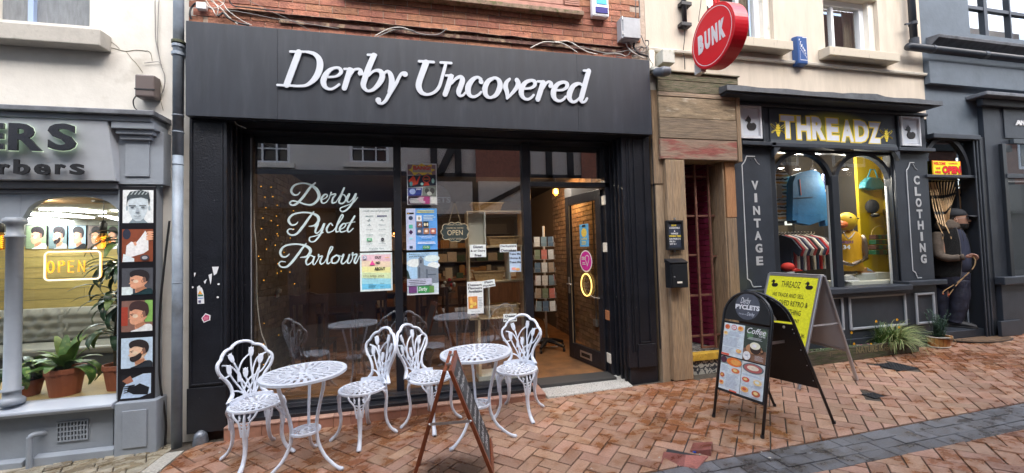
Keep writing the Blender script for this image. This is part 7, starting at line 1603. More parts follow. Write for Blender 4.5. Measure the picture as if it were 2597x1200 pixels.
loft([ring(2128,2196,688,.11), ring(2130,2190,665,.11), ring(2132,2184,635,.115), ring(2130,2186,612,.11), ring(2128,2188,598,.09), ring(2136,2180,590,.06), ring(2146,2168,586,.04)], VEST, 'vest', mn)
loft([ring(2147,2164,592,.045), ring(2147,2164,575,.045)], mat('pale_mannequin', (.5,.48,.42), rough=.4), 'neck', mn)
DKY = mat('duck_yellow', (.75,.52,.02), rough=.45)
c = P(2147,562, ym-.02); MB().ball((c.x, c.y, c.z), .115,18,(1.0,1.05,1.12)).build('duck_mask', DKY, mn, smooth=True)
b = MB(); bc = P(2132,570, ym-.13); b.ball((bc.x, bc.y, bc.z), .085,14,(1.0,.9,.62)).ball((bc.x-.045, bc.y-.04, bc.z-.012), .05,12,(1.1,.8,.34)); b.build('beak', mat('duck_orange', (.75,.16,.02), rough=.5), mn, smooth=True)
for dx_, dz_ in ((.075,.035), (-.05,.05)): MB().ball((c.x+dx_, c.y-.098, c.z+dz_), .013,8).build('eye', INK, mn, smooth=True)
loft([ring(2181,2191,596,.04), ring(2183,2199,615,.05), ring(2186,2202,640,.045), ring(2188,2200,655,.035)], MN, 'upper_arm', mn, 10)
pA = P(2195,655, ym); pB = P(2160,672, ym-.18); pC = P(2130,664, ym-.2)
MB().tube([tuple(P(u, v, ym-.09)) for u, v in ((2140,590), (2146,601), (2152,606), (2160,600), (2168,589))], .006,6).build('neck_trim', WHITE, mn)
MB().tube([tuple(pA), tuple((pA+pB)/2), tuple(pB)], [.035,.028,.02], 10).build('forearm', MN, mn, smooth=True); MB().tube([tuple(pB), tuple(pC)], [.022,.03], 8).build('hand', MN, mn, smooth=True)
s = Sheet((P(2131,640, ym-.125).x, ym-.122, P(2131,640, ym-.125).z), (1,0,0), (0,0,1), .3,.17); PUR = flat(85,45,120); s.txt('LAKERS', .0,.68,.8,.9, PUR, bold=.03, shear=.2); s.txt('34', .18,.22,.6,.56, WHITE, bold=.04); s.build('print', mn)
tb_ = thing('teal_handbag', 'iridescent teal handbag hanging on the yellow wall', 'bag', P(2210,460,4.6)); yy = 4.56
q = [P(u, v, yy) for u, v in ((2184,478), (2188,462), (2200,450), (2225,452), (2234,468), (2236,480), (2210,483))]; MB().prism([(p.x, p.z) for p in q], yy-.05, yy+.05).build('body', mat('teal_satin', (.05,.25,.30), rough=.3, bump=2, bs=20), tb_, bev=.02); MB().tube([tuple(P(u, v, yy)) for u, v in ((2200,452), (2208,430), (2218,430), (2226,453))], .01,6).build('handle', mat('teal_satin', (.05,.25,.3)), tb_)
bc_ = thing('baseball_cap', 'black cap with a cream peak hanging on the yellow wall', 'cap', P(2215,530,4.6)); c = P(2212,524,4.57); MB().ball(tuple(c), .10,14,(1,.7,1.05)).build('crown', mat('black_cloth', (.02,.02,.023), rough=.85), bc_, smooth=True); c = P(2220,546,4.53); MB().ball(tuple(c), .06,10,(1.2,.6,.5)).build('peak', mat('black_cloth', (.02,.02,.02)), bc_, smooth=True); c = P(2222,543,4.49); MB().ball(tuple(c), .035,8,(1.4,.3,.3)).build('badge', CREAMW, bc_, smooth=True)
pbg = thing('patchwork_bag', 'green and brown chequered handbag with a hoop handle on the yellow wall', 'bag', P(2235,640,4.6)); yy = 4.57
for i in range(6):
 for j in range(4):
  a = P(2206+9.5*i+(3-j)*0+(2*(3-j))*(.5-i/5), 596+13*j, yy); w_ = P(2206+9.5*(i+1)+(2*(3-j))*(.5-(i+1)/5), 600, yy).x-a.x; bx('patch', mat('patch_green', (.02,.11,.05), rough=.4, bump=2, bs=20) if (i+j) % 2 else mat('patch_brown', (.10,.045,.03), rough=.4, bump=2, bs=20), pbg, a.x, a.x+w_-.002, yy-.06-.004*j, yy+.03, a.z-.062, a.z, .006)
MB().tube([tuple(P(2232+22*math.cos(k*math.pi/10), 596-23*math.sin(k*math.pi/10), yy-.02)) for k in range(11)], .005,6).build('hoop_handle', mat('bamboo', (.45,.33,.10), rough=.4), pbg)
for k, (u, v, lb) in enumerate(((1981,426, 'leftmost spotlight in the clothing shop window'), (2022,429, 'second spotlight from the left in the clothing shop'), (2062,432, 'small spotlight right of the blue pullover collar'), (2144,429, 'bright spotlight above the duck mask'))):
 c = P(u, v, 5.0); t = thing('spotlight', lb, 'spotlight', c); MB().lathe([(.05,-.005), (.03,.04), (.012,.06)], tuple(c), 12, cap=False).build('shade', CABLE, t); MB().ball(tuple(c), .028,8,(1.4,1,.5)).build('bulb', glow('spot_bulb', (1,.93,.8), 5), t); MB().tube([tuple(c+Vector((0,0,.05))), (c.x, c.y, 1.3)], .006,5).build('stem', CABLE, t); ptl((c.x, c.y-.05, c.z-.08), 7,(1,.9,.75))
ptl((P(2150,500,4.4).x, 4.40,.95), 6,(1,.9,.75), .02)
pt = thing('planter', 'long mossy timber trough planter lettered NATURE IS before the slate shopfront', 'planter', (5.3,3.98, gz(5.3)))
xp0_, xp1_ = P(1990,920,3.92).x-.1, P(2331,880,3.92).x
zt_p = P(2200,872,3.92).z; MOSSW = mat('mossy_timber', (.085,.072,.048), rough=.9, var=.4, vs=5, stretch=(1,6,6), col2=(.05,.065,.025), c2s=6, c2lo=.45, c2hi=.6, bump=2, bs=20)
zA_, zB_ = P(2080,893,3.92).z, P(2325,861,3.92).z
MB().hexa([(xp0_, 3.92, gz(xp0_)), (xp1_, 3.92, gz(xp1_)), (xp1_, 3.95, gz(xp1_)), (xp0_, 3.95, gz(xp0_)), (xp0_, 3.92, zA_), (xp1_, 3.92, zB_), (xp1_, 3.95, zB_), (xp0_, 3.95, zA_)]).build('front_board', MOSSW, pt, bev=.004)
bx('back_board', MOSSW, pt, xp0_, xp1_, 4.03,4.058, gz(4.3), zA_, .004)
for x_ in (xp0_, xp1_-.03): bx('end_board', MOSSW, pt, x_+.001, x_+.029,3.951,4.029, gz(4.4), zA_, .003)
MB().box(xp0_+.03, xp1_-.03,3.951,4.029, zA_-.08, zA_-.02).build('soil', SOIL, pt)
tl = mat('faded_stencil', (.20,.17,.09), rough=.9); tpx('stencil', 'NATURE IS', tl, pt, 2172,880,2240,897,3.918, t=.002, bold=.02); tpx('stencil', 'HEALING', tl, pt, 2243,876,2277,889,3.918, t=.002, bold=.02)
s = wsheet(2105,888,2160,908,3.918); s.rect(0,.75,1,.82, tl); s.rect(0,.2,.02,.8, tl); s.txt('WHAT TO GROW', .08,.4,.95,.68, tl); s.build('stencil_plate', pt)
random.seed(31)
def tuft_plant(c, lb, n, L, mats, w=.008, spread=1.0, el=(25,85), dr=(1.2,2.6)):
 t = thing('ornamental_grass', lb, 'plant', c)
 for i, m_ in enumerate(mats):
  b = MB()
  for k in range(n//len(mats)):
   az = random.uniform(0,360); e = R(random.uniform(*el)); LL = L*random.uniform(.6,1.1); p = Vector(c)+Vector((random.uniform(-.04,.04)*spread, random.uniform(-.025,.025), 0)); d_ = random.uniform(*dr); seg = 6; V0 = len(b.v)
   for j in range(seg+1):
    ww = w*(1-j/seg*.85); d = Vector((math.cos(R(az))*math.cos(e), math.sin(R(az))*math.cos(e), math.sin(e))); sd = Vector((-math.sin(R(az)), math.cos(R(az)), .2))
    b.v += [tuple(p+sd*ww), tuple(p-sd*ww)]
    if j < seg: b.f.append((V0+2*j, V0+2*j+1, V0+2*j+3, V0+2*j+2))
    p = p+d*(LL/seg); e -= d_/seg*(.5+1.2*j/seg)
    if p.y > 4.05: p.y = 4.05
  tag(b.build('blades', m_, t), kind='stuff')
 return t
GA = mat('grass_green', (.07,.15,.03), rough=.5, rnd=.3); GB_ = mat('grass_pale', (.34,.38,.16), rough=.5, rnd=.2)
c = P(2265,868,3.99); c.z = zA_-.02
tuft_plant((c.x, 3.96, c.z), 'large striped grass spilling over the right end of the trough', 420,.42, [GA, GB_, GB_], .006,2.2)
c2_ = P(2255,870,3.99); tuft_plant((c2_.x-.1,3.99, c.z), 'upright green grass blades in the trough behind the striped grass', 90,.34, [GA], .006,1.5,(55,88), (.5,1.5))
DAF = mat('daffodil_yellow', (.80,.50,.01), rough=.5)
for i, (u, v) in enumerate(((2221,815), (2274,811), (2279,830), (2159,844), (2165,872), (2208,873))):
 p = P(u, v, 3.95); t = thing('daffodil', ['yellow daffodil over the left of the striped grass', 'yellow daffodil at the top of the striped grass', 'yellow daffodil in the middle of the striped grass', 'yellow daffodil seen beside the silver sign leg', 'small yellow flower at the trough rim beside the silver sign leg', 'small yellow flower at the trough rim left of the grass'][i], 'flower', p)
 b = MB()
 for k in range(6):
  a_ = k*math.pi/3; d = Vector((math.cos(a_), -.25, math.sin(a_)))*.019; n_ = Vector((-math.sin(a_), 0, math.cos(a_)))*.008; b.add([tuple(p), tuple(p+d*.6+n_), tuple(p+d), tuple(p+d*.6-n_)], [(0,1,2,3)])
 b.build('petals', DAF, t); MB().lathe([(.005,0), (.008,.014)], tuple(p), 8, ax='y').build('trumpet', mat('daffodil_orange', (.75,.35,.01), rough=.5), t); MB().tube([tuple(p), (p.x+.01,3.98, zA_-.03)], .002,4).build('stem', GA, t)
b = MB(); b2 = MB(); b3 = MB()
for k in range(170):
 x_ = random.uniform(xp0_+.06, P(2245,870,3.98).x); y_ = random.uniform(3.955,4.03); z_ = zA_-.01+random.uniform(-.01,.025); tgt = random.choice([b, b, b2, b3]) if random.random() < .7 else b
 for j in range(4): a_ = random.uniform(0,6.28); d = Vector((math.cos(a_), math.sin(a_), random.uniform(-.2,.5)))*random.uniform(.012,.022); n_ = Vector((-math.sin(a_), math.cos(a_), 0))*.008; p = Vector((x_, y_, z_)); tgt.add([tuple(p), tuple(p+d*.6+n_), tuple(p+d), tuple(p+d*.6-n_)], [(0,1,2,3)])
for bb_, m_, nm in ((b, mat('bedding_leaf', (.06,.14,.04), rough=.6), 'bedding_leaves'), (b2, mat('pink_petal', (.55,.14,.26), rough=.6), 'pink_flowers'), (b3, mat('white_petal', (.6,.6,.52), rough=.6), 'white_flowers')): tag(bb_.build(nm, m_, pt), kind='stuff')
bp_ = thing('potted_rosemary', 'bushy rosemary in a small oval wooden tub at the shop corner', 'plant', (P(2380,878,4.0).x, 3.99, gz(6.6)))
c = Vector(bp_.location); rx, ry = .155,.11; hh = .145
b = MB(); STW = mat('tub_pine', (.42,.20,.06), rough=.5, rnd=.12, var=.15, vs=12, stretch=(6,6,1))
ns = 18
for k in range(ns):
 a0, a1 = 2*math.pi*k/ns+.02,2*math.pi*(k+1)/ns-.02; f = lambda a_, s_, z_: (c.x+rx*s_*math.cos(a_), c.y+ry*s_*math.sin(a_), c.z+z_)
 MB().hexa([f(a0,.82,.005), f(a1,.82,.005), f(a1,.74,.005), f(a0,.74,.005), f(a0,1, hh), f(a1,1, hh), f(a1,.92, hh), f(a0,.92, hh)]).build('stave', STW, bp_)
for s_, z_ in ((1.01, hh-.005), (.84,.012)): MB().tube([(c.x+rx*s_*math.cos(k*math.pi/12), c.y+ry*s_*math.sin(k*math.pi/12), c.z+z_) for k in range(24)], .007,6, closed=True).build('band', mat('white_rope', (.5,.48,.42), rough=.8), bp_)
MB().tube(spline([(c.x+.05, c.y-.11, c.z+hh), (c.x+.09, c.y-.125, c.z+.08), (c.x+.12, c.y-.09, c.z+.04), (c.x+.145, c.y-.04, c.z+.1)], 4), .004,5).build('rope_handle', mat('rope', (.4,.32,.2)), bp_)
MB().box(c.x-.005, c.x+.05, c.y-.115, c.y-.105, c.z+.10, c.z+.165).build('handle_tab', STW, bp_)
MB().lathe([(.001,0), (.14,0)], (c.x, c.y, c.z+hh-.02), 16, cap=False).build('soil', SOIL, bp_)
b = MB(); ROS = mat('rosemary_green', (.05,.115,.07), rough=.6, rnd=.3)
for k in range(46):
 az = random.uniform(0,6.28); lean = random.uniform(0,.55); LL = random.uniform(.16,.34) if k > 4 else .40; p = c+Vector((random.uniform(-.05,.05), random.uniform(-.04,.04), hh-.02)); d = Vector((math.cos(az)*lean, math.sin(az)*lean*.7,1)).normalized()
 for j in range(26):
  q_ = p+d*(LL*j/26)
  for m_ in range(4): a_ = random.uniform(0,6.28); e = Vector((math.cos(a_), math.sin(a_), .8)).normalized()*.024; sd = e.cross(Vector((0,0,1))).normalized()*.0028; b.add([tuple(q_+sd), tuple(q_-sd), tuple(q_+e)], [(0,1,2)])
tag(b.build('foliage', ROS, bp_), kind='stuff')
gb = thing('slate_blue_building', 'slate blue rendered building with moulded shopfront at the right edge', 'building', (9,4.15, gz(9)))
XG0 = XC1+.002; XG1 = 15.0
zba, zbb = P(2400,155,4.1).z, P(2400,214,4.1).z
yw_ = 4.15
wu = (P(2447,60,4.2).x, 9.9, P(2470,92,4.2).z, 5.2)
xd0, xd1 = P(2355,600,4.14).x, P(2481,600,4.14).x
zdt = P(2420,452,4.14).z; zao = P(2420,350,4.14).z
wallbox('wall', SLATER, gb, XG0, XG1, zao+.02,6.5, [wu], yw_, 4.5)
bx('band', SLATER, gb, XG0-.0, XG1,4.08,4.149, P(2400,214,4.08).z, P(2400,158,4.08).z, .006)
zz0 = wu[2]+.001
fr_ = frame('window_frame', SLATE, gb, wu[0]+.001, wu[1]-.001, zz0, wu[3]-.001,.06,4.24,4.32)
for u, w_ in ((2498,.07), (2560,.03)): x_ = P(u, 50,4.26).x; MB().box(x_-w_/2, x_+w_/2,4.245,4.315, zz0+.061, wu[3]-.061).build('mullion', SLATE, fr_)
for z_ in (P(2550,32,4.26).z,): MB().box(wu[0]+.06, wu[1]-.06,4.25,4.31, z_-.025, z_+.025).build('meeting_rail', SLATE, fr_)
MB().box(wu[0]+.05, wu[1]-.05,4.28,4.283, zz0+.05, wu[3]-.05).build('pane', GLASS, fr_); MB().box(wu[0], wu[1], 4.6,4.62, zz0-.2, wu[3]).build('room_blind', mat('pale_room', (.30,.32,.34), rough=.8), fr_)
zsl = P(2400,92,4.0).z
MB().prism([(4.0, zsl-.02), (3.99, zsl+.02), (4.149, zsl+.045), (4.149, zsl-.10), (4.09, zsl-.10), (4.05, zsl-.06)], XG0+.08, XG1, 'x').build('sill_moulding', LEAD, gb, bev=.006)
gt = thing('gutter', 'dark half round gutter running along the slate blue building', 'gutter', (9,4.0, P(2400,125,4.0).z)); zg = P(2400,128,4.02).z
MB().tube([(P(2310,122,4.0).x, 4.03, zg), (XG1,4.03, zg)], .05,12).build('channel', SLATE, gt, smooth=True)
for u in (2370,2500,2505): x_ = P(u, 130,4.0).x; MB().lathe([(.056,-.02), (.056,.02)], (x_, 4.03, zg), 14, ax='x').build('joint', SLATE, gt)
bx('head_ledge', SLATE, gb, XG0-.05, P(2486,350,4.06).x, 4.05,4.149, P(2420,352,4.06).z, P(2420,342,4.06).z+.01,.006)
bx('pier', SLATER, gb, XG0-.0, xd0-.001,4.13,4.4, zdt, zao+.019,.002) if xd0 > XG0 else None
ya_ = 4.16; zs_ = P(2420,446, ya_).z; n = 16; cxm = (xd0+xd1)/2-.05; rxx = (xd1-xd0)/2-.07; rzz = zao-.03-zs_
b = MB()
for i in range(n):
 a0, a1 = math.pi*i/n, math.pi*(i+1)/n; f = lambda a_, s_=1: (cxm-rxx*s_*math.cos(a_), zs_+rzz*s_*math.sin(a_))
 p, r, P0, P1 = f(a0), f(a1), f(a0,1.13), f(a1,1.13)
 b.hexa([(p[0], ya_-.03, p[1]), (r[0], ya_-.03, r[1]), (r[0], ya_+.03, r[1]), (p[0], ya_+.03, p[1]), (P0[0], ya_-.03, P0[1]), (P1[0], ya_-.03, P1[1]), (P1[0], ya_+.03, P1[1]), (P0[0], ya_+.03, P0[1])])
b.build('fanlight_arch', FR, gb); bx('fanlight_bar', SLATE, gb, xd0-.02, xd1,4.10,4.2, zdt, zs_, .004)
MB().box(xd0, xd1, ya_-.002, ya_+.002, zs_, zao+.018).build('fanlight_pane', MATS['threadz_glass'], gb)
os_ = thing('open_sign', 'yellow and red WELCOME WE ARE OPEN sign standing in the arched fanlight', 'sign', P(2400,440,4.14))
s = wsheet(2366,407,2438,443,4.13); YS = flat(250,215,40); RS = flat(205,30,35)
s.rect(0,0,1,1, RS); s.rect(.02,.03,.98,.97, YS); s.txt('WELCOME', .04,.68,.46,.9, RS, bold=.06, shear=.1); s.txt('COME IN', .56,.76,.88,.86, RS, bold=.05); s.txt('WE', .1,.38,.26,.52, RS, bold=.06); s.txt('ARE', .05,.1,.27,.26, RS, bold=.06); s.txt('OPEN', .32,.06,.99,.64, flat(90,15,20), bold=.09, shear=.15); s.txt('OPEN', .33,.1,.97,.62, RS, bold=.06, shear=.15)
s.build('print', os_, back=YS, t=.006)
zst_ = P(2450,838,4.14).z
bx('door_jamb', FR, gb, xd1-.001, P(2513,600,4.12).x-.03,4.10,4.3, gz(7.8), zao+.015,.004)
for u in (2486,2494,2502): q = P(u, 600,4.09); bx('jamb_reeding', SLATE, gb, q.x-.012, q.x+.012,4.085,4.0995, gz(7.8), zao, .004)
step = thing('door_step', 'low black painted step at the bead curtained doorway', 'step', (7.4,4.1, gz(7.4)))
bx('slab', SLATE, step, x4-.1, P(2521,840,4.16).x, 4.15,4.4, gz(7)-.05, zst_-.0,.008)
bx('door_leaf', FR, gb, xd1-.07, xd1-.03,4.3,5.1, zst_, zdt-.01,.004)
MB().box(xd0-.4, xd1+.1,5.8,5.85, zst_-.1, zao+.1).build('dark_interior', DK, gb); MB().box(xd0-.4, xd1,4.45,5.8, zst_-.02, zst_-.001).build('interior_floor', mat('dark_floor', (.03,.028,.027), rough=.6), gb)
MB().box(xd0-.4, XG0+3,4.29,5.85, zao+.1, zao+.16).box(xd1+.1, xd1+.15,4.41,5.8, zst_-.1, zao+.1).build('interior_ceiling', DK, gb); MB().box(xd0-.4, XG0+3,5.86,5.9, zao, zao+2).build('interior_back', DK, gb)
MB().box(XI1+.1, XI1+.14,4.31,5.8, zst_, zao+.1).build('interior_partition', DK, gb)
o = MB().box(P(2395,500,5.3).x, P(2440,500,5.3).x, 5.3,5.32, P(2415,560,5.3).z, P(2415,478,5.3).z).build('amber_lit_panel', mat('amber_display', (.45,.22,.06), rough=.6)); tag(o, 'amber coloured display seen through the bead curtain', 'display')
ptl((P(2420,520,5.0).x, 4.9,.3), .8,(1,.75,.4), .02)
bc = thing('bead_curtain', 'curtain of bamboo and black beads gathered aside in the doorway', 'curtain', (xd0+.4,4.3, zdt))
BAM = mat('bamboo_bead', (.62,.42,.22), rough=.5, rnd=.15); BKB = mat('black_bead', (.02,.018,.016), rough=.4)
random.seed(77)
def string(pts, start=0, r=.0065, seglen=.095):
 q = [Vector(p) for p in spline([tuple(p) for p in pts], 8)]; acc = []; L = 0; cum = [0]
 for a, b in zip(q, q[1:]): L += (b-a).length; cum.append(L)
 def at(d):
  for i in range(len(q)-1):
   if cum[i+1] >= d: t = (d-cum[i])/max(1e-6, cum[i+1]-cum[i]); return q[i].lerp(q[i+1], t)
  return q[-1]
 d = start; k = 0; bb = MB(); kb = MB()
 while d < L-.01:
  bam = (k % 3 != 2); ln_ = seglen if bam else seglen*.45; e = min(d+ln_, L)
  m = 3; (bb if bam else kb).tube([tuple(at(d+(e-d)*j/m+.002)) for j in range(m+1)], r, 5); d = e+.003; k += 1
 o = bb.build('bead_string', BAM, bc)
 if kb.v: kb.build('black_beads', BKB, o)
ztop_ = zdt-.03
for k in range(10):   # gathered behind the head
 u0 = 2362+8.2*k; a = P(u0,462,4.32); c = P(2390+2*k, 540,4.30); e = P(2398+1.0*k, 600,4.42); string([a, (a+c)/2+Vector((-.01,0,.02)), c, e], start=random.uniform(-.08,0) if False else .0)
for k in range(4): a = P(2356+5*k, 462,4.25); c = P(2368+7*k, 530,4.2); e = P(2380+6*k, 565+4*k, 4.12); string([a, (a+c)/2, c, e])
for k in range(6):    # right side strings, hanging to the floor
 u0 = 2432+7*k; a = P(u0,458,4.34); b_ = P(2440+6*k, 520,4.34); c = P(2462+3*k, 620,4.36); e = P(2462+4*k, 700+12*k, 4.38); f = P(2458+5*k, 770+5*k, 4.38); string([a, b_, c, e, f])
rg2 = MB();
for k in range(14): p = P(2364+8*k, 458,4.32); rg2.ball(tuple(p), .012,6)
rg2.build('header_beads', mat('brass_bead', (.5,.38,.12), rough=.4), bc); MB().box(xd0, xd1,4.31,4.34, ztop_+.03, ztop_+.05).build('header_rail', CABLE, bc)
xs = P(2511,600,4.1).x-.04
xq0, xq1 = P(2496,300,4.08).x, P(2540,300,4.08).x+.04
zl1, zl0 = P(2540,703,4.04).z, P(2540,722,4.04).z
bx('pilaster', SLATE, gb, xq0-.0, xq1+.5,4.09,4.4, zl0-.001, P(2500,262,4.08).z, .003)
bx('pilaster_cap', SLATE, gb, xq0-.12, XG1,4.02,4.089, P(2500,268,4.04).z, P(2500,250,4.04).z, .01)
bx('cornice', LEAD, gb, xq0-.22, XG1,3.92,4.149, P(2500,250,4.04).z+.001, P(2500,236,3.95).z+.02,.01)
bx('rail', mat('slate_light', (.06,.075,.09)), gb, xq1+.1, XG1,4.04,4.089, P(2560,364,4.05).z, P(2560,352,4.05).z, .006)
bx('fascia', SLATE, gb, P(2545,300,4.08).x, XG1,4.075,4.089, P(2560,350,4.07).z, P(2560,272,4.07).z, .003)
st = thing('sign_lettering', 'raised white letters ANC cut off by the right edge of the photo', 'lettering', P(2585,310,4.07)); tpx('letter', 'ANCI', WHITE, st, 2575,305,2612,318,4.074, t=.012, bold=.05, shear=.1)
xw = P(2548,500,4.1).x
bx('base_block', SLATE, gb, xq0+.06, XG1,4.06,4.4, gz(9)-.1, zl0-.001,.004); bx('sill', SLATE, gb, xq0-.0, XG1,3.99,4.2, zl0, zl1,.008); bx('plinth_block', SLATE, gb, P(2540,830,4.02).x, P(2592,830,4.02).x, 4.02,4.0595, gz(8.3), P(2560,814,4.02).z, .004)
bx('window_stile', FR, gb, P(2548,450,4.05).x, P(2553,450,4.05).x+.03,4.05,4.089, zl1, P(2560,365,4.05).z, .003)
xs_ = P(2556,500,4.05).x
MB().box(xs_, XG1,4.060,4.064, zl1, P(2560,365,4.05).z).build('window_pane', GLASS, gb)
MB().box(xs_, XG1,4.0885,4.0895, zl1+.02, P(2560,365,4.05).z).build('dim_interior', mat('dim_grey_interior', (.09,.10,.11), rough=.8), gb)
bx('transom', SLATE, gb, xs_, XG1,4.04,4.085, P(2575,452,4.05).z, P(2575,441,4.05).z, .004); bx('white_card', WHITE, gb, P(2557,458,4.07).x, XG1,4.07,4.08, P(2575,462,4.07).z, P(2575,455,4.07).z, 0)
mt = thing('door_mat', 'half round coir door mat with a black edge at the curtained doorway', 'mat', (7.45,4.0, gz(7.45)))
c = Vector(mt.location); RX = .52; COIR = mat('coir', (.17,.105,.06), rough=.95, bump=3, bs=150, var=.2, vs=12)
def half(r, z0, z1, dy=0): return [(c.x+.1+RX*r*math.cos(R(180+180*k/24)), 4.14+dy+.28*r*math.sin(R(180+180*k/24))) for k in range(25)]
MB().prism(half(1,0,0), c.z+.001, c.z+.010, 'z').build('rubber_edge', BLACKP, mt); MB().prism(half(.94,0,0,-.004), c.z+.0105, c.z+.017, 'z').build('coir_pad', COIR, mt)
b = MB()
for k in range(9): a_ = R(195+19*k); b.bar((c.x+.1+RX*.7*math.cos(a_), 4.135+.20*math.sin(a_), c.z+.0185), (c.x+.1+RX*.86*math.cos(a_+.12), 4.135+.24*math.sin(a_+.12), c.z+.0185), .016,.002)
tag(b.build('scroll_pattern', mat('coir_dark', (.05,.035,.03), rough=.9), mt), kind='stuff')
def tulip(b, x, z, tx, tz, y0, s=1.0):
 """a tulip bud at (x,z) opening in direction (tx,tz), in the plane of the chair back"""
 d = Vector((tx, tz)).normalized(); n = Vector((-d.y, d.x))
 prof = [(-.008,.005), (.006,.013), (.03,.0165), (.048,.0135), (.060,.0165)]
 for side in (0,):
  pts = []
  for h, w in prof: pts.append(Vector((x, z))+d*h*s+n*w*s)
  top = [Vector((x, z))+d*.060*s+n*.0165*s, Vector((x, z))+d*.053*s+n*.008*s, Vector((x, z))+d*.062*s, Vector((x, z))+d*.053*s-n*.008*s, Vector((x, z))+d*.060*s-n*.0165*s]
  pts = pts+top[1:]+[Vector((x, z))+d*h*s-n*w*s for h, w in reversed(prof[:-1])]
  b.prism([(p.x, p.y) for p in pts], y0-.007, y0+.007)
def lacy_disc(R_, z, t, petals=22, hub=.16, rimw=.10):
 """a cast openwork disc: rim, zigzag spokes, inner ring"""
 b = MB(); n = 48
 def ring(r0, r1, z0, z1):
  V0 = len(b.v); e = min(.0025,(z1-z0)/3); rows = ((r0, z0), (r1-e, z0), (r1, z0+e), (r1, z1-e), (r1-e, z1), (r0, z1))
  for (r, zz_) in rows:
   for k in range(n): a = 2*math.pi*k/n; b.v.append((r*math.cos(a), r*math.sin(a), zz_))
  for i in range(6):
   for k in range(n): j = (i+1) % 6; b.f.append((V0+i*n+k, V0+i*n+(k+1) % n, V0+j*n+(k+1) % n, V0+j*n+k))
 ring(R_*(1-rimw), R_, z-t*1.6, z); ring(R_*.56, R_*.60, z-t, z-.0008); ring(R_*.30, R_*.34, z-t, z-.0008); ring(R_*hub*.45, R_*hub, z-t, z-.0004)
 for k in range(petals):
  a = 2*math.pi*k/petals; da = 2*math.pi/petals
  g = lambda r, a_: (R_*r*math.cos(a_), R_*r*math.sin(a_), z-t*.55)
  m = k % 2
  b.bar(g(.585, a), g(.75, a+da*.30), R_*.085*22/petals**1 if petals > 22 else R_*.085, t*.9); b.bar(g(.75, a+da*.30), g(.93, a+da*.1), R_*.085, t*.9)
  if m: b.bar(g(.33, a), g(.575, a+da*.35), R_*.06, t*.85); b.bar(g(.44, a+da*.1), g(.5, a+da*1.0), R_*.05, t*.8)
  else: b.bar(g(.33, a), g(.57, a-da*.45), R_*.045, t*.85)
  if k % 3 == 0: b.bar(g(hub*.9, a), g(.32, a+da*.5), R_*.06, t*.8)
 return b
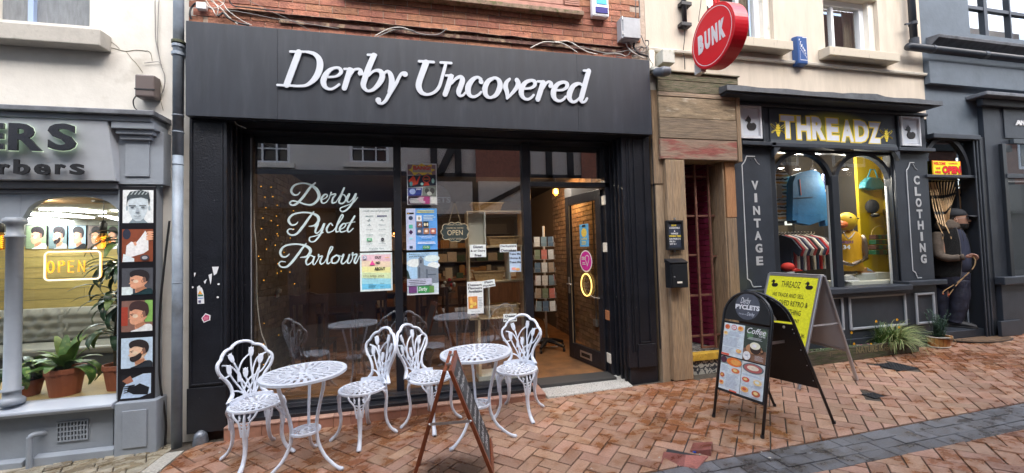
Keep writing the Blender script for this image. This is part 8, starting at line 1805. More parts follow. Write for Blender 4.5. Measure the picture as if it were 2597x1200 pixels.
def bistro_chair(lb, x, y, back_deg):
 t = thing('bistro_chair', lb, 'chair', (0,0,0), 'white cast metal bistro chairs')
 def pp(nm, b, sm=False, bev=0): o = b.build(nm, ENAMEL, None, smooth=sm, bev=bev); o.parent = t; return o
 SH = .425; RS = .197
 pp('seat', lacy_disc(RS, SH, .012))
 BY = .165; lean = .20
 def yb_(h): return BY+h*lean+.018*math.cos(0)
 half = [(.148,-.002), (.132,.02), (.108,.055), (.112,.11), (.140,.17), (.180,.225), (.200,.275), (.196,.318), (.168,.348), (.158,.372), (.128,.405), (.085,.418), (.068,.436), (.035,.452), (0,.456)]
 L_ = [(-x_, h) for x_, h in half]; full = L_+[(x_, h) for x_, h in reversed(half[:-1])]
 sp = spline(full, 4)
 def curve3(p): return (p[0], yb_(p[1])-abs(p[0])**2*1.1, SH+p[1])
 rad = [.0145 if p[1] > .06 else .017 for p in sp]
 bk_ = MB(); bk_.tube([curve3(p) for p in sp], rad, 8, flat=.85); pp('back_frame', bk_, True)
 st = MB(); W_ = .0088
 stems = [[(-.012,.0), (-.04,.08), (-.088,.165), (-.112,.215)], [(.0,.0), (-.03,.11), (-.04,.20), (-.075,.30)], [(.035,.0), (.058,.11), (.048,.22), (.052,.325)], [(.055,.0), (.068,.10), (.098,.19), (.108,.255)], [(.02,.0), (.022,.09), (.002,.165)],
             [(-.19,.215), (-.15,.20), (-.105,.215)], [(-.165,.30), (-.10,.275), (-.05,.20), (-.045,.14)], [(-.055,.14), (-.045,.23), (-.01,.30), (.045,.345)], [(.165,.335), (.10,.305), (.06,.22), (.045,.12)], [(.19,.30), (.12,.195), (.03,.15), (-.02,.07), (-.025,.0)], [(-.115,.085), (-.06,.07), (-.015,.03), (.0,.0)], [(.12,.115), (.085,.08), (.06,.03), (.05,.0)], [(.07,.0), (.0,.10), (-.03,.16)], [(-.03,.0), (.02,.07), (.06,.14), (.10,.22)]]
 for s_ in stems: st.tube([(p[0], yb_(p[1])-p[0]**2*1.1+.0, SH+p[1]) for p in spline(s_, 4)], W_, 6, flat=.8)
 pp('stems', st, True)
 for (bx_, bz, tx, tz) in ((-.114,.222,-.1,1), (-.082,.312,-.35,1), (.052,.330,.12,1), (.109,.262,.25,1), (0,.172,.05,1)):
  tb2 = MB(); tulip(tb2, bx_, bz, tx, tz, 0,1.18); tb2.v = [(v[0], v[1]+yb_(v[2])-v[0]**2*1.1-.004, v[2]+SH) for v in tb2.v]; pp('tulip_bud', tb2, bev=.003)
 sk = MB()   # moulded skirt where the back meets the seat
 m_ = 18
 for k in range(m_+1):
  a = R(32+116*k/m_); h0 = .034-.010*abs(math.cos(a))
  for r, zz_ in ((RS-.014, SH-.002), (RS+.004, SH-.004), (RS+.003, SH+h0*.6), (RS-.004, SH+h0), (RS-.014, SH+h0)): sk.v.append((r*math.cos(a), r*math.sin(a), zz_))
 for k in range(m_):
  for i in range(5): sk.f.append((5*k+i, 5*k+(i+1) % 5,5*k+5+(i+1) % 5,5*k+5+i))
 pp('back_skirt', sk)
 for q_ in (45,135,225,315):
  a = R(q_); rad_ = Vector((math.cos(a), math.sin(a), 0)); tan = Vector((-math.sin(a), math.cos(a), 0))
  lg = MB()
  path = [(.172, SH-.012), (.192,.37), (.196,.32), (.188,.25), (.182,.18), (.192,.11), (.222,.05), (.262,.015), (.272,.004)]
  wr_ = [(.008,.010), (.008,.010), (.010,.011), (.021,.014), (.019,.013), (.0165,.013), (.0165,.013), (.020,.015), (.018,.012)]
  sp_ = spline([(r_, z_, w_, d_) for (r_, z_), (w_, d_) in zip(path, wr_)], 3); n_ = 8; V0 = len(lg.v)
  for i, (r_, z_, w_, d_) in enumerate(sp_):
   c = rad_*r_+Vector((0,0, z_)); nx = sp_[min(i+1, len(sp_)-1)]; pv = sp_[max(i-1,0)]; tg = rad_*(nx[0]-pv[0])+Vector((0,0, nx[1]-pv[1])); tg.normalize(); nr = tan.cross(tg)
   for k in range(n_): an = 2*math.pi*k/n_; lg.v.append(tuple(c+tan*w_*math.cos(an)+nr*d_*math.sin(an)))
  for i in range(len(sp_)-1):
   for k in range(n_): lg.f.append((V0+i*n_+k, V0+i*n_+(k+1) % n_, V0+(i+1)*n_+(k+1) % n_, V0+(i+1)*n_+k))
  lg.f.append(tuple(range(V0+(len(sp_)-1)*n_, V0+len(sp_)*n_)))
  o = pp('leg', lg, True)
  br = MB()   # pierced fan bracket
  def Bp(s_, z_, r_=None): r_ = (.176+.016*min(1,(SH-z_)/.06)) if r_ is None else r_; return tuple(rad_*r_+tan*s_+Vector((0,0, z_)))
  for s_ in (-1,1):
   br.tube(spline([Bp(s_*.085, SH-.012,.172), Bp(s_*.074, SH-.040), Bp(s_*.046, SH-.075), Bp(s_*.034, SH-.10), Bp(s_*.029, SH-.14), Bp(s_*.022, SH-.19)], 3), .0075,6); br.tube([Bp(s_*.040, SH-.012,.172), Bp(s_*.034, SH-.070)], .007,5)
   for k in range(4): br.bar(Bp(0, SH-.100-.024*k), Bp(s_*.028, SH-.086-.024*k), .008,.007)
   br.ball(Bp(s_*.032, SH-.05), .009,6)
  br.bar(Bp(-.085, SH-.018,.172), Bp(.085, SH-.018,.172), .012,.014); br.bar(Bp(0, SH-.014), Bp(0, SH-.2), .010,.010)
  b2 = br.build('bracket', ENAMEL, None); b2.parent = o
  ft = MB().lathe([(.009,0), (.010,.006), (.009,.008)], tuple(rad_*.27), 8); f_ = ft.build('foot_cap', CABLE, None); f_.parent = o
 return t
def place(t, x, y, back_deg):
 t.matrix_world = Matrix.Translation((x, y, gz(x)+.001)) @ TILT @ Matrix.Rotation(R(back_deg-90), 4, 'Z')
ch = bistro_chair('white tulip back bistro chair standing by the left black pilaster', 0,0,0)
ch_spots = [(-1.31,3.62,130), (-.52,3.70,44), (.05,3.79,139), (.855,3.74,60)]
ch_lab = ['white tulip back bistro chair standing by the left black pilaster', 'white tulip back bistro chair right of the left white table', 'white tulip back bistro chair behind the wooden chalkboard frame', 'white tulip back bistro chair nearest the open door']
for i, (sx_, lb) in enumerate(zip(ch_spots, ch_lab)):
 c_ = ch if i == 0 else copytree(ch)
 c_['label'] = lb; place(c_, *sx_)
def bistro_table(lb):
 t = thing('bistro_table', lb, 'table', (0,0,0), 'white cast metal bistro tables')
 def pp(nm, b, sm=False, bev=0): o = b.build(nm, ENAMEL, None, smooth=sm, bev=bev); o.parent = t; return o
 H_ = .70
 pp('tabletop', lacy_disc(.30, H_, .014,30,.12,.10))
 pp('lower_shelf', lacy_disc(.105,.275,.012,10,.34,.16))
 for q_ in (0,120,240):
  a = R(q_); rad_ = Vector((math.cos(a), math.sin(a), 0))
  p = spline([(.175, H_-.02), (.17,.60), (.135,.48), (.105,.36), (.098,.275), (.110,.19), (.16,.10), (.235,.04), (.29,.015), (.315,.012)], 4)
  lg = MB().tube([tuple(rad_*r_+Vector((0,0, z_))) for r_, z_ in p], [.0135+.003*(i > len(p)*.86) for i in range(len(p))], 8, flat=.8, upv=(-math.sin(a), math.cos(a), 0)); o = pp('leg', lg, True)
  e = rad_*.305; f_ = MB().ball((e.x, e.y, .014), .016,8,(1.2,1,.9)).build('foot', ENAMEL, None, smooth=True); f_.parent = o
 return t
tb1 = bistro_table('left white round bistro table before the Derby Pyclet Parlour lettering'); tb2_ = copytree(tb1); tb2_['label'] = 'right white round bistro table behind the wooden chalkboard'
tb1.matrix_world = Matrix.Translation((-.876,3.326, gz(-.876)+.001)) @ TILT @ Matrix.Rotation(R(-28), 4, 'Z'); tb2_.matrix_world = Matrix.Translation((.434,3.40, gz(.434)+.001)) @ TILT @ Matrix.Rotation(R(-24), 4, 'Z')
MAHO = mat('mahogany_stain', (.22,.055,.02), rough=.4, var=.3, vs=6, stretch=(6,6,1), bump=.5, bs=50)
cbd = thing('chalkboard_sign', 'mahogany framed folding chalkboard seen nearly edge on before the right table', 'sign', (.18,2.8, gz(.18)))
zt_c = -.722
RN, RF = Vector((.452,2.575, gz(.45)+.0)), Vector((.478,3.0, gz(.48)+.0)); TN, TF = Vector((.150,2.545, zt_c)), Vector((.215,2.985, zt_c+.006))
LN, LF = Vector((-.125,2.66, gz(-.12))), Vector((-.06,3.08, gz(-.06))); SN_, SF = Vector((.118,2.545, zt_c)), Vector((.183,2.985, zt_c+.006))
def leafboard(A, B, C, D, chalk):  # A near foot, B far foot, C near top, D far top
 wdir = (D-C).normalized(); up = (C-A).normalized()
 for (a, b) in ((A, C), (B, D)): MB().bar(tuple(a), tuple(b), .022,.036, up=tuple(wdir)).build('post', MAHO, cbd, bev=.002)
 n = wdir.cross(up).normalized()
 h = (C-A).length
 for f in (.0,.81): p0 = C-up*(f*h+.02); p1 = D-up*(f*h+.02); MB().bar(tuple(p0+wdir*.019), tuple(p1-wdir*.019), .02,.04, up=tuple(up)).build('rail', MAHO, cbd, bev=.002)
 c0 = C-up*.04+wdir*.02; c1 = D-up*.04-wdir*.02; e0 = C-up*(.79*h)+wdir*.02; e1 = D-up*(.79*h)-wdir*.02; d = n*.004
 MB().hexa([tuple(e0-d), tuple(e1-d), tuple(e1+d), tuple(e0+d), tuple(c0-d), tuple(c1-d), tuple(c1+d), tuple(c0+d)]).build('slate_panel', mat('chalk_slate', (.035,.038,.04), rough=.55, var=.4, vs=9, col2=(.07,.075,.08), c2s=4), cbd)
 if chalk:
  W2 = (c1-c0).length; H2 = (c0-e0).length; nn = -n if n.x < 0 else n
  s = Sheet(e0+nn*.0045, wdir, up, W2, H2)
  if s.n.dot(nn) < 0: s = Sheet(e1+nn*.0045,-wdir, up, W2, H2)
  CH = mat('chalk_white', (.6,.6,.6), rough=.9)
  for k, (tx, x0, x1, hh) in enumerate((("Today's", .1,.8,.07), ('Pyclets', .15,.9,.08), ('served with', .1,.85,.05), ('butter & jam', .1,.9,.05), ('Oatcakes', .1,.8,.06), ('cheese & bacon', .08,.92,.05), ('Coffee & Tea', .1,.9,.06), ('Cakes', .2,.7,.07))): s.txt(tx, x0,.86-.11*k, x1,.86-.11*k+hh, CH, shear=.2)
  tag(s.build('chalk_writing', cbd), kind='stuff')
leafboard(RN, RF, TN, TF, True); leafboard(LN, LF, SN_, SF, False)
for f in (.25,.75): p = TN.lerp(TF, f); q = SN_.lerp(SF, f); MB().bar(tuple(p+Vector((0,0,.004))), tuple(q+Vector((0,0,.004))), .03,.006).build('hinge', METAL, cbd)
pa = LN.lerp(SN_, .60)+Vector((0,-.02,0)); pb_ = RN.lerp(TN, .60)+Vector((0,-.02,0)); MB().bar(tuple(pa), tuple(pb_), .004,.016).build('stay', METAL, cbd)
for p in (pa, pb_, (pa+pb_)/2): MB().lathe([(.007,-.006), (.007,.0), (.003,.004)], tuple(p), 8, ax='y').build('stay_bolt', METAL, cbd)
pbh = thing('a_board', 'black arched A-board with four framed menu posters and a round PYCLETS badge', 'sign', (2.8,2.9, gz(2.8)))
FL_, FR_ = Vector((2.455,3.10, gz(2.45)+.004)), Vector((2.535,2.665, gz(2.53)+.004)); BL_, BR_ = Vector((3.115,3.12, gz(3.1)+.004)), Vector((3.255,2.69, gz(3.2)+.004))
AP = P(1905,742,2.92); TUBE = mat('black_tube', (.018,.02,.024), rough=.32)
def aleaf(A, B, apex, nm):
 across = (B-A); w_ = across.length; ax_ = across.normalized(); mid = (A+B)/2; up = (apex-mid); H_ = up.length; up.normalize(); r = w_/2
 pts = [A]+[A+up*(H_-r)]; n = 14
 for k in range(1, n): a = math.pi*k/n; pts.append(mid+up*(H_-r)-ax_*r*math.cos(a)+up*r*math.sin(a))
 pts += [B+up*(H_-r), B]
 MB().tube([tuple(p) for p in pts], .0115,10).build('tube_frame', TUBE, pbh, smooth=True)
 for q in (A, B): MB().lathe([(.014,-.004), (.014,.02)], tuple(q), 10).build('rubber_foot', CABLE, pbh)
 nrm = ax_.cross(up).normalized(); return ax_, up, mid, H_, r, w_, nrm
axf, upf, midf, HF, rf, wf, nf = aleaf(FL_, FR_, AP+Vector((-.022,0,0)), 'front')
if nf.x > 0: nf = -nf
def fpt(s_, h): return midf+axf*(s_*wf/2)+upf*h
def fpanel(nm, m, s0, s1, h0, h1, d0, d1):
 q = [fpt(s0, h0), fpt(s1, h0), fpt(s1, h1), fpt(s0, h1)]; return MB().hexa([tuple(q[0]+nf*d0), tuple(q[1]+nf*d0), tuple(q[1]+nf*d1), tuple(q[0]+nf*d1), tuple(q[3]+nf*d0), tuple(q[2]+nf*d0), tuple(q[2]+nf*d1), tuple(q[3]+nf*d1)]).build(nm, m, pbh, bev=.001)
h0f, h1f = .27*HF, .735*HF
hb = .775*HF
pts = [fpt(-.93, hb), fpt(.93, hb), fpt(.93, HF-rf)]
for k in range(1,14): a = math.pi*k/14; pts.append(fpt(.93*math.cos(a), HF-rf+rf*.93*math.sin(a)-.0))
pts.append(fpt(-.93, HF-rf)); b = MB(); n_ = len(pts); b.add([tuple(p-nf*.004) for p in pts]+[tuple(p+nf*.004) for p in pts], [tuple(range(n_)), tuple(reversed(range(n_, 2*n_)))]+[(i, (i+1) % n_, (i+1) % n_+n_, i+n_) for i in range(n_)]); b.build('head_panel', mat('black_sheet', (.014,.015,.017), rough=.4), pbh)
fpanel('board', BLACKP, -.95,.95,.215*HF, .76*HF, -.008,.004)
ax_sheet = axf if axf.cross(upf).dot(nf) > 0 else -axf; sgn = 1 if ax_sheet.dot(axf) > 0 else -1
def fsheet(s0, s1, h0, h1, d=.006): o = midf+ax_sheet*(s0*wf/2)+upf*h0+nf*d; return Sheet(o, ax_sheet, upf, (s1-s0)*wf/2, h1-h0)
s = fsheet(-.52,.52,.80*HF, .985*HF, .0045); s.ell(.5,.5,.49,.49*s.w/s.h, flat(72,76,86), 32); s.txt('Derby', .22,.52,.62,.86, WHITE, shear=.4); s.txt('PYCLETS', .03,.36,.98,.56, WHITE, bold=.05); s.txt('Derby', .52,.08,.82,.27, flat(190,195,205), shear=.4); s.txt('The taste of', .2,.14,.5,.2, flat(170,175,185)); s.build('badge', pbh)
MENUB = flat(196,208,235)
def menu(s0, s1, h0, h1, kind):
 s = fsheet(s0, s1, h0, h1); FOOD = [flat(200,110,60), flat(225,160,90), flat(190,80,60), flat(215,190,130), flat(170,90,60)]; LNC = flat(130,140,165)
 def photo(x0, y0, x1, y1, m, m2): s.rect(x0, y0, x1, y1, flat(205,200,205)); s.ell((x0+x1)/2,(y0+y1)/2,(x1-x0)*.46,(y1-y0)*.44, m); s.ell((x0+x1)/2-.01,(y0+y1)/2+.01,(x1-x0)*.24,(y1-y0)*.22, m2)
 if kind == 0:
  photo(.04,.8,.3,.97, FOOD[0], FOOD[2]); s.ell(.5,.89,.13,.08, flat(190,70,70)); s.ell(.5,.89,.1,.06, MENUB); s.txt('DP', .44,.86,.56,.92, flat(190,60,60)); photo(.68,.8,.97,.97, FOOD[1], FOOD[0]); photo(.02,.62,.24,.75, FOOD[3], FOOD[1]); photo(.7,.14,.97,.27, FOOD[1], FOOD[3]); s.rect(.02,.01,.4,.07, flat(200,90,70)); s.lines(.28,.62,.95,.76,4, LNC, .3); s.lines(.05,.3,.95,.58,8, LNC, .25); s.lines(.08,.1,.6,.26,4, LNC, .25)
 elif kind == 1:
  s.rect(0,0,1,1, flat(58,68,60)); s.rect(0,0,1,.35, flat(120,88,70)); s.ell(.25,.75,.14,.12, flat(80,110,80)); s.ell(.85,.85,.12,.1, flat(90,115,85)); s.txt('Coffee', .1,.80,.93,.97, WHITE, shear=.35, bold=.01); s.txt('TIME', .62,.73,.92,.78, WHITE); s.lines(.15,.62,.9,.7,3, WHITE, .3)
  s.ell(.48,.36,.36,.15, flat(168,125,90)); s.ell(.55,.38,.24,.16, flat(52,36,30)); s.ell(.83,.34,.09,.07, flat(52,36,30)); s.ell(.83,.34,.05,.04, flat(150,110,80)); s.ell(.53,.46,.23,.105, flat(220,212,190)); s.ell(.5,.46,.1,.05, flat(240,236,222)); s.ell(.2,.14,.17,.13, flat(215,222,235)); s.txt('OAT', .12,.12,.28,.17, flat(70,90,140)); s.lines(.55,.05,.95,.2,5, WHITE, .22)
 elif kind == 2:
  s.rect(0,.78,1,1, flat(120,135,130)); s.ell(.65,.88,.36,.13, flat(225,110,50)); s.ell(.72,.88,.24,.08, flat(240,150,80)); s.ell(.15,.9,.15,.1, flat(75,45,60)); photo(.55,.55,.97,.72, FOOD[0], FOOD[3]); photo(.03,.34,.27,.5, FOOD[4], FOOD[1]); photo(.03,.12,.27,.27, FOOD[1], FOOD[2]); s.lines(.05,.56,.5,.74,5, LNC, .25); s.lines(.35,.1,.95,.5,11, LNC, .25); s.rect(.6,.01,.95,.05, flat(200,90,70))
 else:
  s.rect(0,.68,1,1, flat(195,200,200)); s.ell(.5,.84,.47,.15, flat(90,105,110)); s.ell(.5,.84,.40,.12, flat(165,90,85)); s.ell(.5,.85,.26,.07, flat(225,200,180)); photo(.05,.4,.42,.56, FOOD[2], FOOD[3]); photo(.56,.38,.95,.56, FOOD[3], MENUB); photo(.04,.1,.42,.28, FOOD[1], FOOD[2]); photo(.54,.06,.94,.26, FOOD[4], FOOD[3]); s.lines(.05,.6,.95,.65,2, LNC, .3); s.lines(.05,.3,.95,.36,2, LNC, .3); s.lines(.05,.02,.9,.06,2, LNC, .3)
 s.build('menu_poster', pbh, back=MENUB, t=.001)
hm = (.235*HF+.745*HF)/2
menu(-.90,-.01, hm+.004,.745*HF, 0); menu(.01,.90, hm+.004,.745*HF, 1); menu(-.90,-.01,.235*HF, hm-.006,2); menu(.01,.90,.235*HF, hm-.006,3)
axb, upb, midb, HB, rb, wb_, nb = aleaf(BL_, BR_, AP+Vector((.022,0,0)), 'back')
if nb.x < 0: nb = -nb
def bpt(s_, h): return midb+axb*(s_*wb_/2)+upb*h
def bsheet(pts, nm, m):
 b = MB(); n_ = len(pts); b.add([tuple(p-nb*.004) for p in pts]+[tuple(p+nb*.004) for p in pts], [tuple(range(n_)), tuple(reversed(range(n_, 2*n_)))]+[(i, (i+1) % n_, (i+1) % n_+n_, i+n_) for i in range(n_)]); return b.build(nm, m, pbh)
bsheet([bpt(-.95,.27*HB), bpt(.95,.27*HB), bpt(.95,.765*HB), bpt(-.95,.765*HB)], 'back_panel', MATS['black_sheet'])
pts = [bpt(-.93,.785*HB), bpt(.93,.785*HB), bpt(.93, HB-rb)]+[bpt(.93*math.cos(math.pi*k/12), HB-rb+rb*.93*math.sin(math.pi*k/12)) for k in range(1,12)]+[bpt(-.93, HB-rb)]; bsheet(pts, 'back_head_panel', MATS['black_sheet'])
q0_, q1_ = FR_.lerp(AP, .62), BR_.lerp(AP, .62); MB().bar(tuple(q0_+Vector((0,-.026,0))), tuple(q1_+Vector((0,-.026,0))), .004,.024).build('stay', METAL, pbh)
q0_, q1_ = FL_.lerp(AP, .60), BL_.lerp(AP, .60); MB().bar(tuple(q0_), tuple(q1_), .003,.018).build('stay', METAL, pbh)
for h_ in (.33,.45,.57,.70,.73): p = bpt(.9, h_*HB)-nb*.008; MB().ball(tuple(p), .0045,6).build('rivet', METAL, pbh)
p = bpt(.62,.74*HB)-nb*.006; MB().ball(tuple(p), .013,10,(.4,1,1)).build('round_sticker', CREAMW, pbh)
tg = bpt(.2,.90*HB); MB().hexa([tuple(p) for p in (bpt(.05,.86*HB)-nb*.03, bpt(.55,.80*HB)-nb*.05, bpt(.60,.82*HB)-nb*.05, bpt(.12,.885*HB)-nb*.03, bpt(-.1,.965*HB)-nb*.02, bpt(.35,.955*HB)-nb*.03, bpt(.36,.96*HB)-nb*.03, bpt(-.09,.97*HB)-nb*.02)]).build('paper_tag', PAPER, pbh)
yb2 = thing('a_board', 'silver framed A-board with a yellow THREADZ poster and two black ducks', 'sign', (4.0,3.35, gz(4.0)))
ALU = mat('satin_aluminium', (.50,.50,.52), rough=.35, metal=.75)
TL, TR = P(1955,690,4.0), P(2086,704,3.38)
TR.z = TL.z = (TL.z+TR.z)/2
dv = (TR-TL); dv.z = 0; wy = dv.length; dv.normalize()
nv = Vector((dv.y, -dv.x, 0)); nv = nv if nv.dot(Vector((-1,0,0))) > 0 else -nv   # faces the street
spread = .38
def foot(p, d): q = p+nv*d; return Vector((q.x, q.y, gz(q.x)+.003))
def yleaf(s_, poster):
 n0 = nv*s_; A, B = TL+n0*.02, TR+n0*.02; fa, fb = foot(TL, s_*spread), foot(TR, s_*spread)
 up = (A-fa).normalized(); pl_ = dv.cross(up).normalized()
 if pl_.dot(n0) < 0: pl_ = -pl_
 for (a, b) in ((fa, A), (fb, B)): MB().bar(tuple(a), tuple(b), .03,.022, up=tuple(pl_)).build('post', ALU, yb2, bev=.005)
 L_ = (A-fa).length
 for h in (.0,.70): p0 = A-up*(h*L_+.012)+dv*.015; p1 = B-(B-fb).normalized()*(h*L_+.012)-dv*.015; MB().bar(tuple(p0), tuple(p1), .028,.018, up=tuple(pl_)).build('rail', ALU, yb2, bev=.004)
 o = A-up*(.70*L_-.0)+dv*.012; o2 = B-(B-fb).normalized()*.012
 wid = (B-A).length-.024; hei = L_*.70-.02
 s = Sheet(o+pl_*.004, dv if dv.cross(up).dot(pl_) > 0 else -dv, up, wid, hei)
 if s.rx.dot(dv) < 0: s.o = s.o+dv*wid
 if poster:
  YP = flat(245,222,48); KK = flat(30,28,28); s.rect(0,0,1,1, YP)
  for x0 in (.06,.76): s.poly([(x0+.17*p[0], .83+.115*p[1]) for p in DUCK], KK)
  s.txt('THREADZ', .30,.84,.69,.925, KK, sp=1.0); s.txt('WE TRADE AND SELL', .15,.70,.80,.755, KK); s.txt('PRE-LOVED RETRO &', .12,.585,.90,.655, KK); s.txt('CLOTHING', .42,.47,.80,.54, KK); s.txt('STUDENT DISCOUNT', .2,.375,.80,.42, KK); s.txt('WWW.THREADZ.CO.UK', .15,.2,.95,.245, KK)
  s.build('yellow_poster', yb2, back=ALU, t=.006)
 else: s.build('white_panel', yb2, back=mat('grey_white_panel', (.48,.50,.54), rough=.6), t=.006) if False else MB().hexa([tuple(s.pt(x_, y_, d_)) for d_, y_ in ((0,0), (.0,1)) for x_, y_, d_ in ((0, y_, -.003), (1, y_, -.003), (1, y_, .003), (0, y_, .003))]).build('white_panel', mat('grey_white_panel', (.48,.50,.54), rough=.6), yb2)
 return A, B, fa, fb
yleaf(1, True); A_b = yleaf(-1, False)
MB().bar(tuple(TL+Vector((0,0,.004))), tuple(TR+Vector((0,0,.004))), .06,.02).build('top_hinge', ALU, yb2, bev=.006)
p0 = foot(TR, spread).lerp(TR, .55); p1 = foot(TR, -spread).lerp(TR, .55); MB().bar(tuple(p0), tuple(p1), .004,.015).build('stay', mat('stay_grey', (.4,.4,.41)), yb2)
pr = thing('person', 'person in black cap, black gilet, brown hoodie and navy trousers standing in the curtained doorway', 'person', (0,0,0))
C0 = P(2418,700,4.36); FW = Vector((.49,-.872,0)); SD = Vector((-.872,-.49,0))   # FW: where the person faces (out into the street), SD: towards the viewer's side
def Q(u, v, b=0): d = ray(u, v); n = SD; return d*((C0+SD*b).dot(n)/d.dot(n))
SKN = mat('skin', (.46,.26,.18), rough=.5, var=.08, vs=20); HAIRM = mat('black_hair', (.012,.010,.009), rough=.8, bump=2, bs=200)
HOOD = mat('brown_hoodie', (.13,.105,.085), rough=.9, bump=2, bs=40, var=.2, vs=10); GIL = mat('black_fleece', (.010,.011,.012), rough=.95, bump=3, bs=120); NAVYT = mat('navy_trousers', (.017,.020,.040), rough=.7, bump=3, bs=16, var=.35, vs=14); TEE = mat('navy_tee', (.032,.040,.075), rough=.8); SHOE = mat('grey_black_shoe', (.04,.042,.047), rough=.6, bump=1.5, bs=90); CAPM = mat('black_cap_cloth', (.028,.031,.038), rough=.8)
def skin(nm, verts, edges, rads, m, parent, sub=2, root=0):
 me = bpy.data.meshes.new(nm); o0 = wloc(parent); me.from_pydata([tuple(Vector(v)-o0) for v in verts], edges, []); me.materials.append(m)
 o = bpy.data.objects.new(nm, me); COL.objects.link(o); o.parent = parent
 md = o.modifiers.new('skin', 'SKIN'); md.use_smooth_shade = True
 sv = me.skin_vertices[0].data
 for i, r_ in enumerate(rads): sv[i].radius = r_ if isinstance(r_, tuple) else (r_, r_); sv[i].use_root = (i == root)
 s_ = o.modifiers.new('sub', 'SUBSURF'); s_.levels = s_.render_levels = sub
 dg = bpy.context.evaluated_depsgraph_get(); m2 = bpy.data.meshes.new_from_object(o.evaluated_get(dg)); o.modifiers.clear(); o.data = m2
 for p in m2.polygons: p.use_smooth = True
 return o
def bl(nm, m, parent, secs, n=22, wob=0, folds=0, a0=0, a1=360):
 """body loft: sections (centre, half width along FW, half depth along SD)"""
 b = MB(); random.seed(5); full = (a1-a0 == 360); nn = n if full else n+1
 for j, (c, rf, rs) in enumerate(secs):
  for k in range(nn): a = R(a0+(a1-a0)*k/n); w_ = 1+random.uniform(-wob, wob)+folds*math.sin(3*a+j*1.7); p = c+FW*(rf*math.cos(a)*w_)+SD*(rs*math.sin(a)*w_); b.v.append(tuple(p))
 for i in range(len(secs)-1):
  for k in range(n): b.f.append((i*nn+k, i*nn+(k+1) % nn, (i+1)*nn+(k+1) % nn, (i+1)*nn+k))
 if full: b.f.append(tuple(reversed(range(nn)))); b.f.append(tuple(range((len(secs)-1)*nn, len(secs)*nn)))
 return b.build(nm, m, parent, smooth=True, sub=1, solid=0 if full else .012)
def sc(u0, u1, v, rs, b=0): A = Q(u0, v, b); B = Q(u1, v, b); return ((A+B)/2,(B-A).length/2, rs)
body = skin('body', [Q(2418,705), Q(2414,640), Q(2412,590), Q(2414,572), Q(2422,560), Q(2386,596,.10), Q(2392,652,.15), Q(2442,651,.17), Q(2436,596,-.14), Q(2445,650,-.15), Q(2440,690,-.08), Q(2394,765,.02), Q(2394,822,.02), Q(2436,765,.04), Q(2430,822,.04)],
   [(0,1), (1,2), (2,3), (3,4), (2,5), (5,6), (6,7), (2,8), (8,9), (9,10), (0,11), (11,12), (0,13), (13,14)], [.08,.09,.07,.06,.06,.04,.032,.026,.04,.03,.026,.05,.035,.05,.035], SKN, pr, 1)
HK = 1.13; CH = Q(2428,578); UP = Vector((0,0,1))
def hp_(a, b, z): return CH+(FW*a+SD*b+UP*z)*HK
def hs_(rows): return [(hp_(o_, 0, z), rf*HK, rs*HK) for z, o_, rf, rs in rows]
hdo = bl('head', SKN, pr, hs_([(-.03,-.01,.05,.05), (0,.040,.042,.036), (.02,.030,.066,.048), (.05,.018,.084,.062), (.09,.006,.094,.070), (.13,.0,.098,.074), (.17,-.004,.098,.074), (.205,-.008,.08,.062), (.23,-.01,.03,.03)]), 20)
nz = MB(); nz.hexa([tuple(hp_(*q)) for q in ((.085,-.015,.075), (.085,.015,.075), (.088,.008,.072), (.088,-.008,.072), (.088,-.008,.13), (.088,.008,.13), (.098,.004,.128), (.098,-.004,.128))]); nz.ball(tuple(hp_(.108,0,.082)), .017*HK, 10,(1,1,.9)); nz.ball(tuple(hp_(.100,.012,.078)), .011*HK, 8).ball(tuple(hp_(.100,-.012,.078)), .011*HK, 8); nz.build('nose', SKN, hdo, smooth=True, sub=1)
er = MB().tube([tuple(hp_(-.006+.016*math.cos(R(t_)), .076,.10+.028*math.sin(R(t_)))) for t_ in range(60,330,20)], .006,6); er.ball(tuple(hp_(-.004,.073,.098)), .014*HK, 8,(1,1,1.4)); er.build('ear', SKN, hdo, smooth=True)
bl('beard', HAIRM, hdo, hs_([(-.028,.052,.030,.028), (-.01,.048,.050,.046), (.02,.038,.068,.056), (.042,.036,.070,.062), (.056,.030,.066,.066)]), 18, wob=.03)
MB().ball(tuple(hp_(.086,0,.060)), .026*HK, 10,(1,1,.5)).build('moustache', HAIRM, hdo, smooth=True); MB().tube([tuple(hp_(.095,-.018,.050)), tuple(hp_(.104,0,.050)), tuple(hp_(.095,.018,.050))], .004,6).build('lips', mat('lip', (.28,.10,.08), rough=.5), hdo, smooth=True)
bl('hair', HAIRM, hdo, hs_([(.06,-.045,.040,.060), (.09,-.035,.062,.074), (.13,-.03,.072,.080), (.17,-.02,.085,.080)]), 16)
MB().ball(tuple(hp_(.083,.030,.118)), .0095,8).build('eye', mat('eye_white', (.5,.48,.45), rough=.3), hdo, smooth=True); MB().ball(tuple(hp_(.0895,.032,.118)), .005,6).build('pupil', INK, hdo, smooth=True); MB().tube([tuple(hp_(.088,.018,.136)), tuple(hp_(.084,.048,.134))], .004,5).build('eyebrow', HAIRM, hdo)
MB().tube([tuple(hp_(.098+.0*math.cos(R(t_)), .034+.022*math.cos(R(t_)), .115+.017*math.sin(R(t_)))) for t_ in range(0,360,30)], .0018,4, closed=True).tube([tuple(hp_(.098,.056,.122)), tuple(hp_(-.004,.080,.12))], .0018,4).build('glasses', METAL, hdo)
cp = bl('cap_crown', CAPM, hdo, hs_([(.140,-.010,.104,.084), (.165,-.012,.108,.087), (.20,-.016,.104,.083), (.232,-.022,.086,.068), (.252,-.026,.050,.040), (.258,-.026,.008,.008)]), 22)
pk = MB()
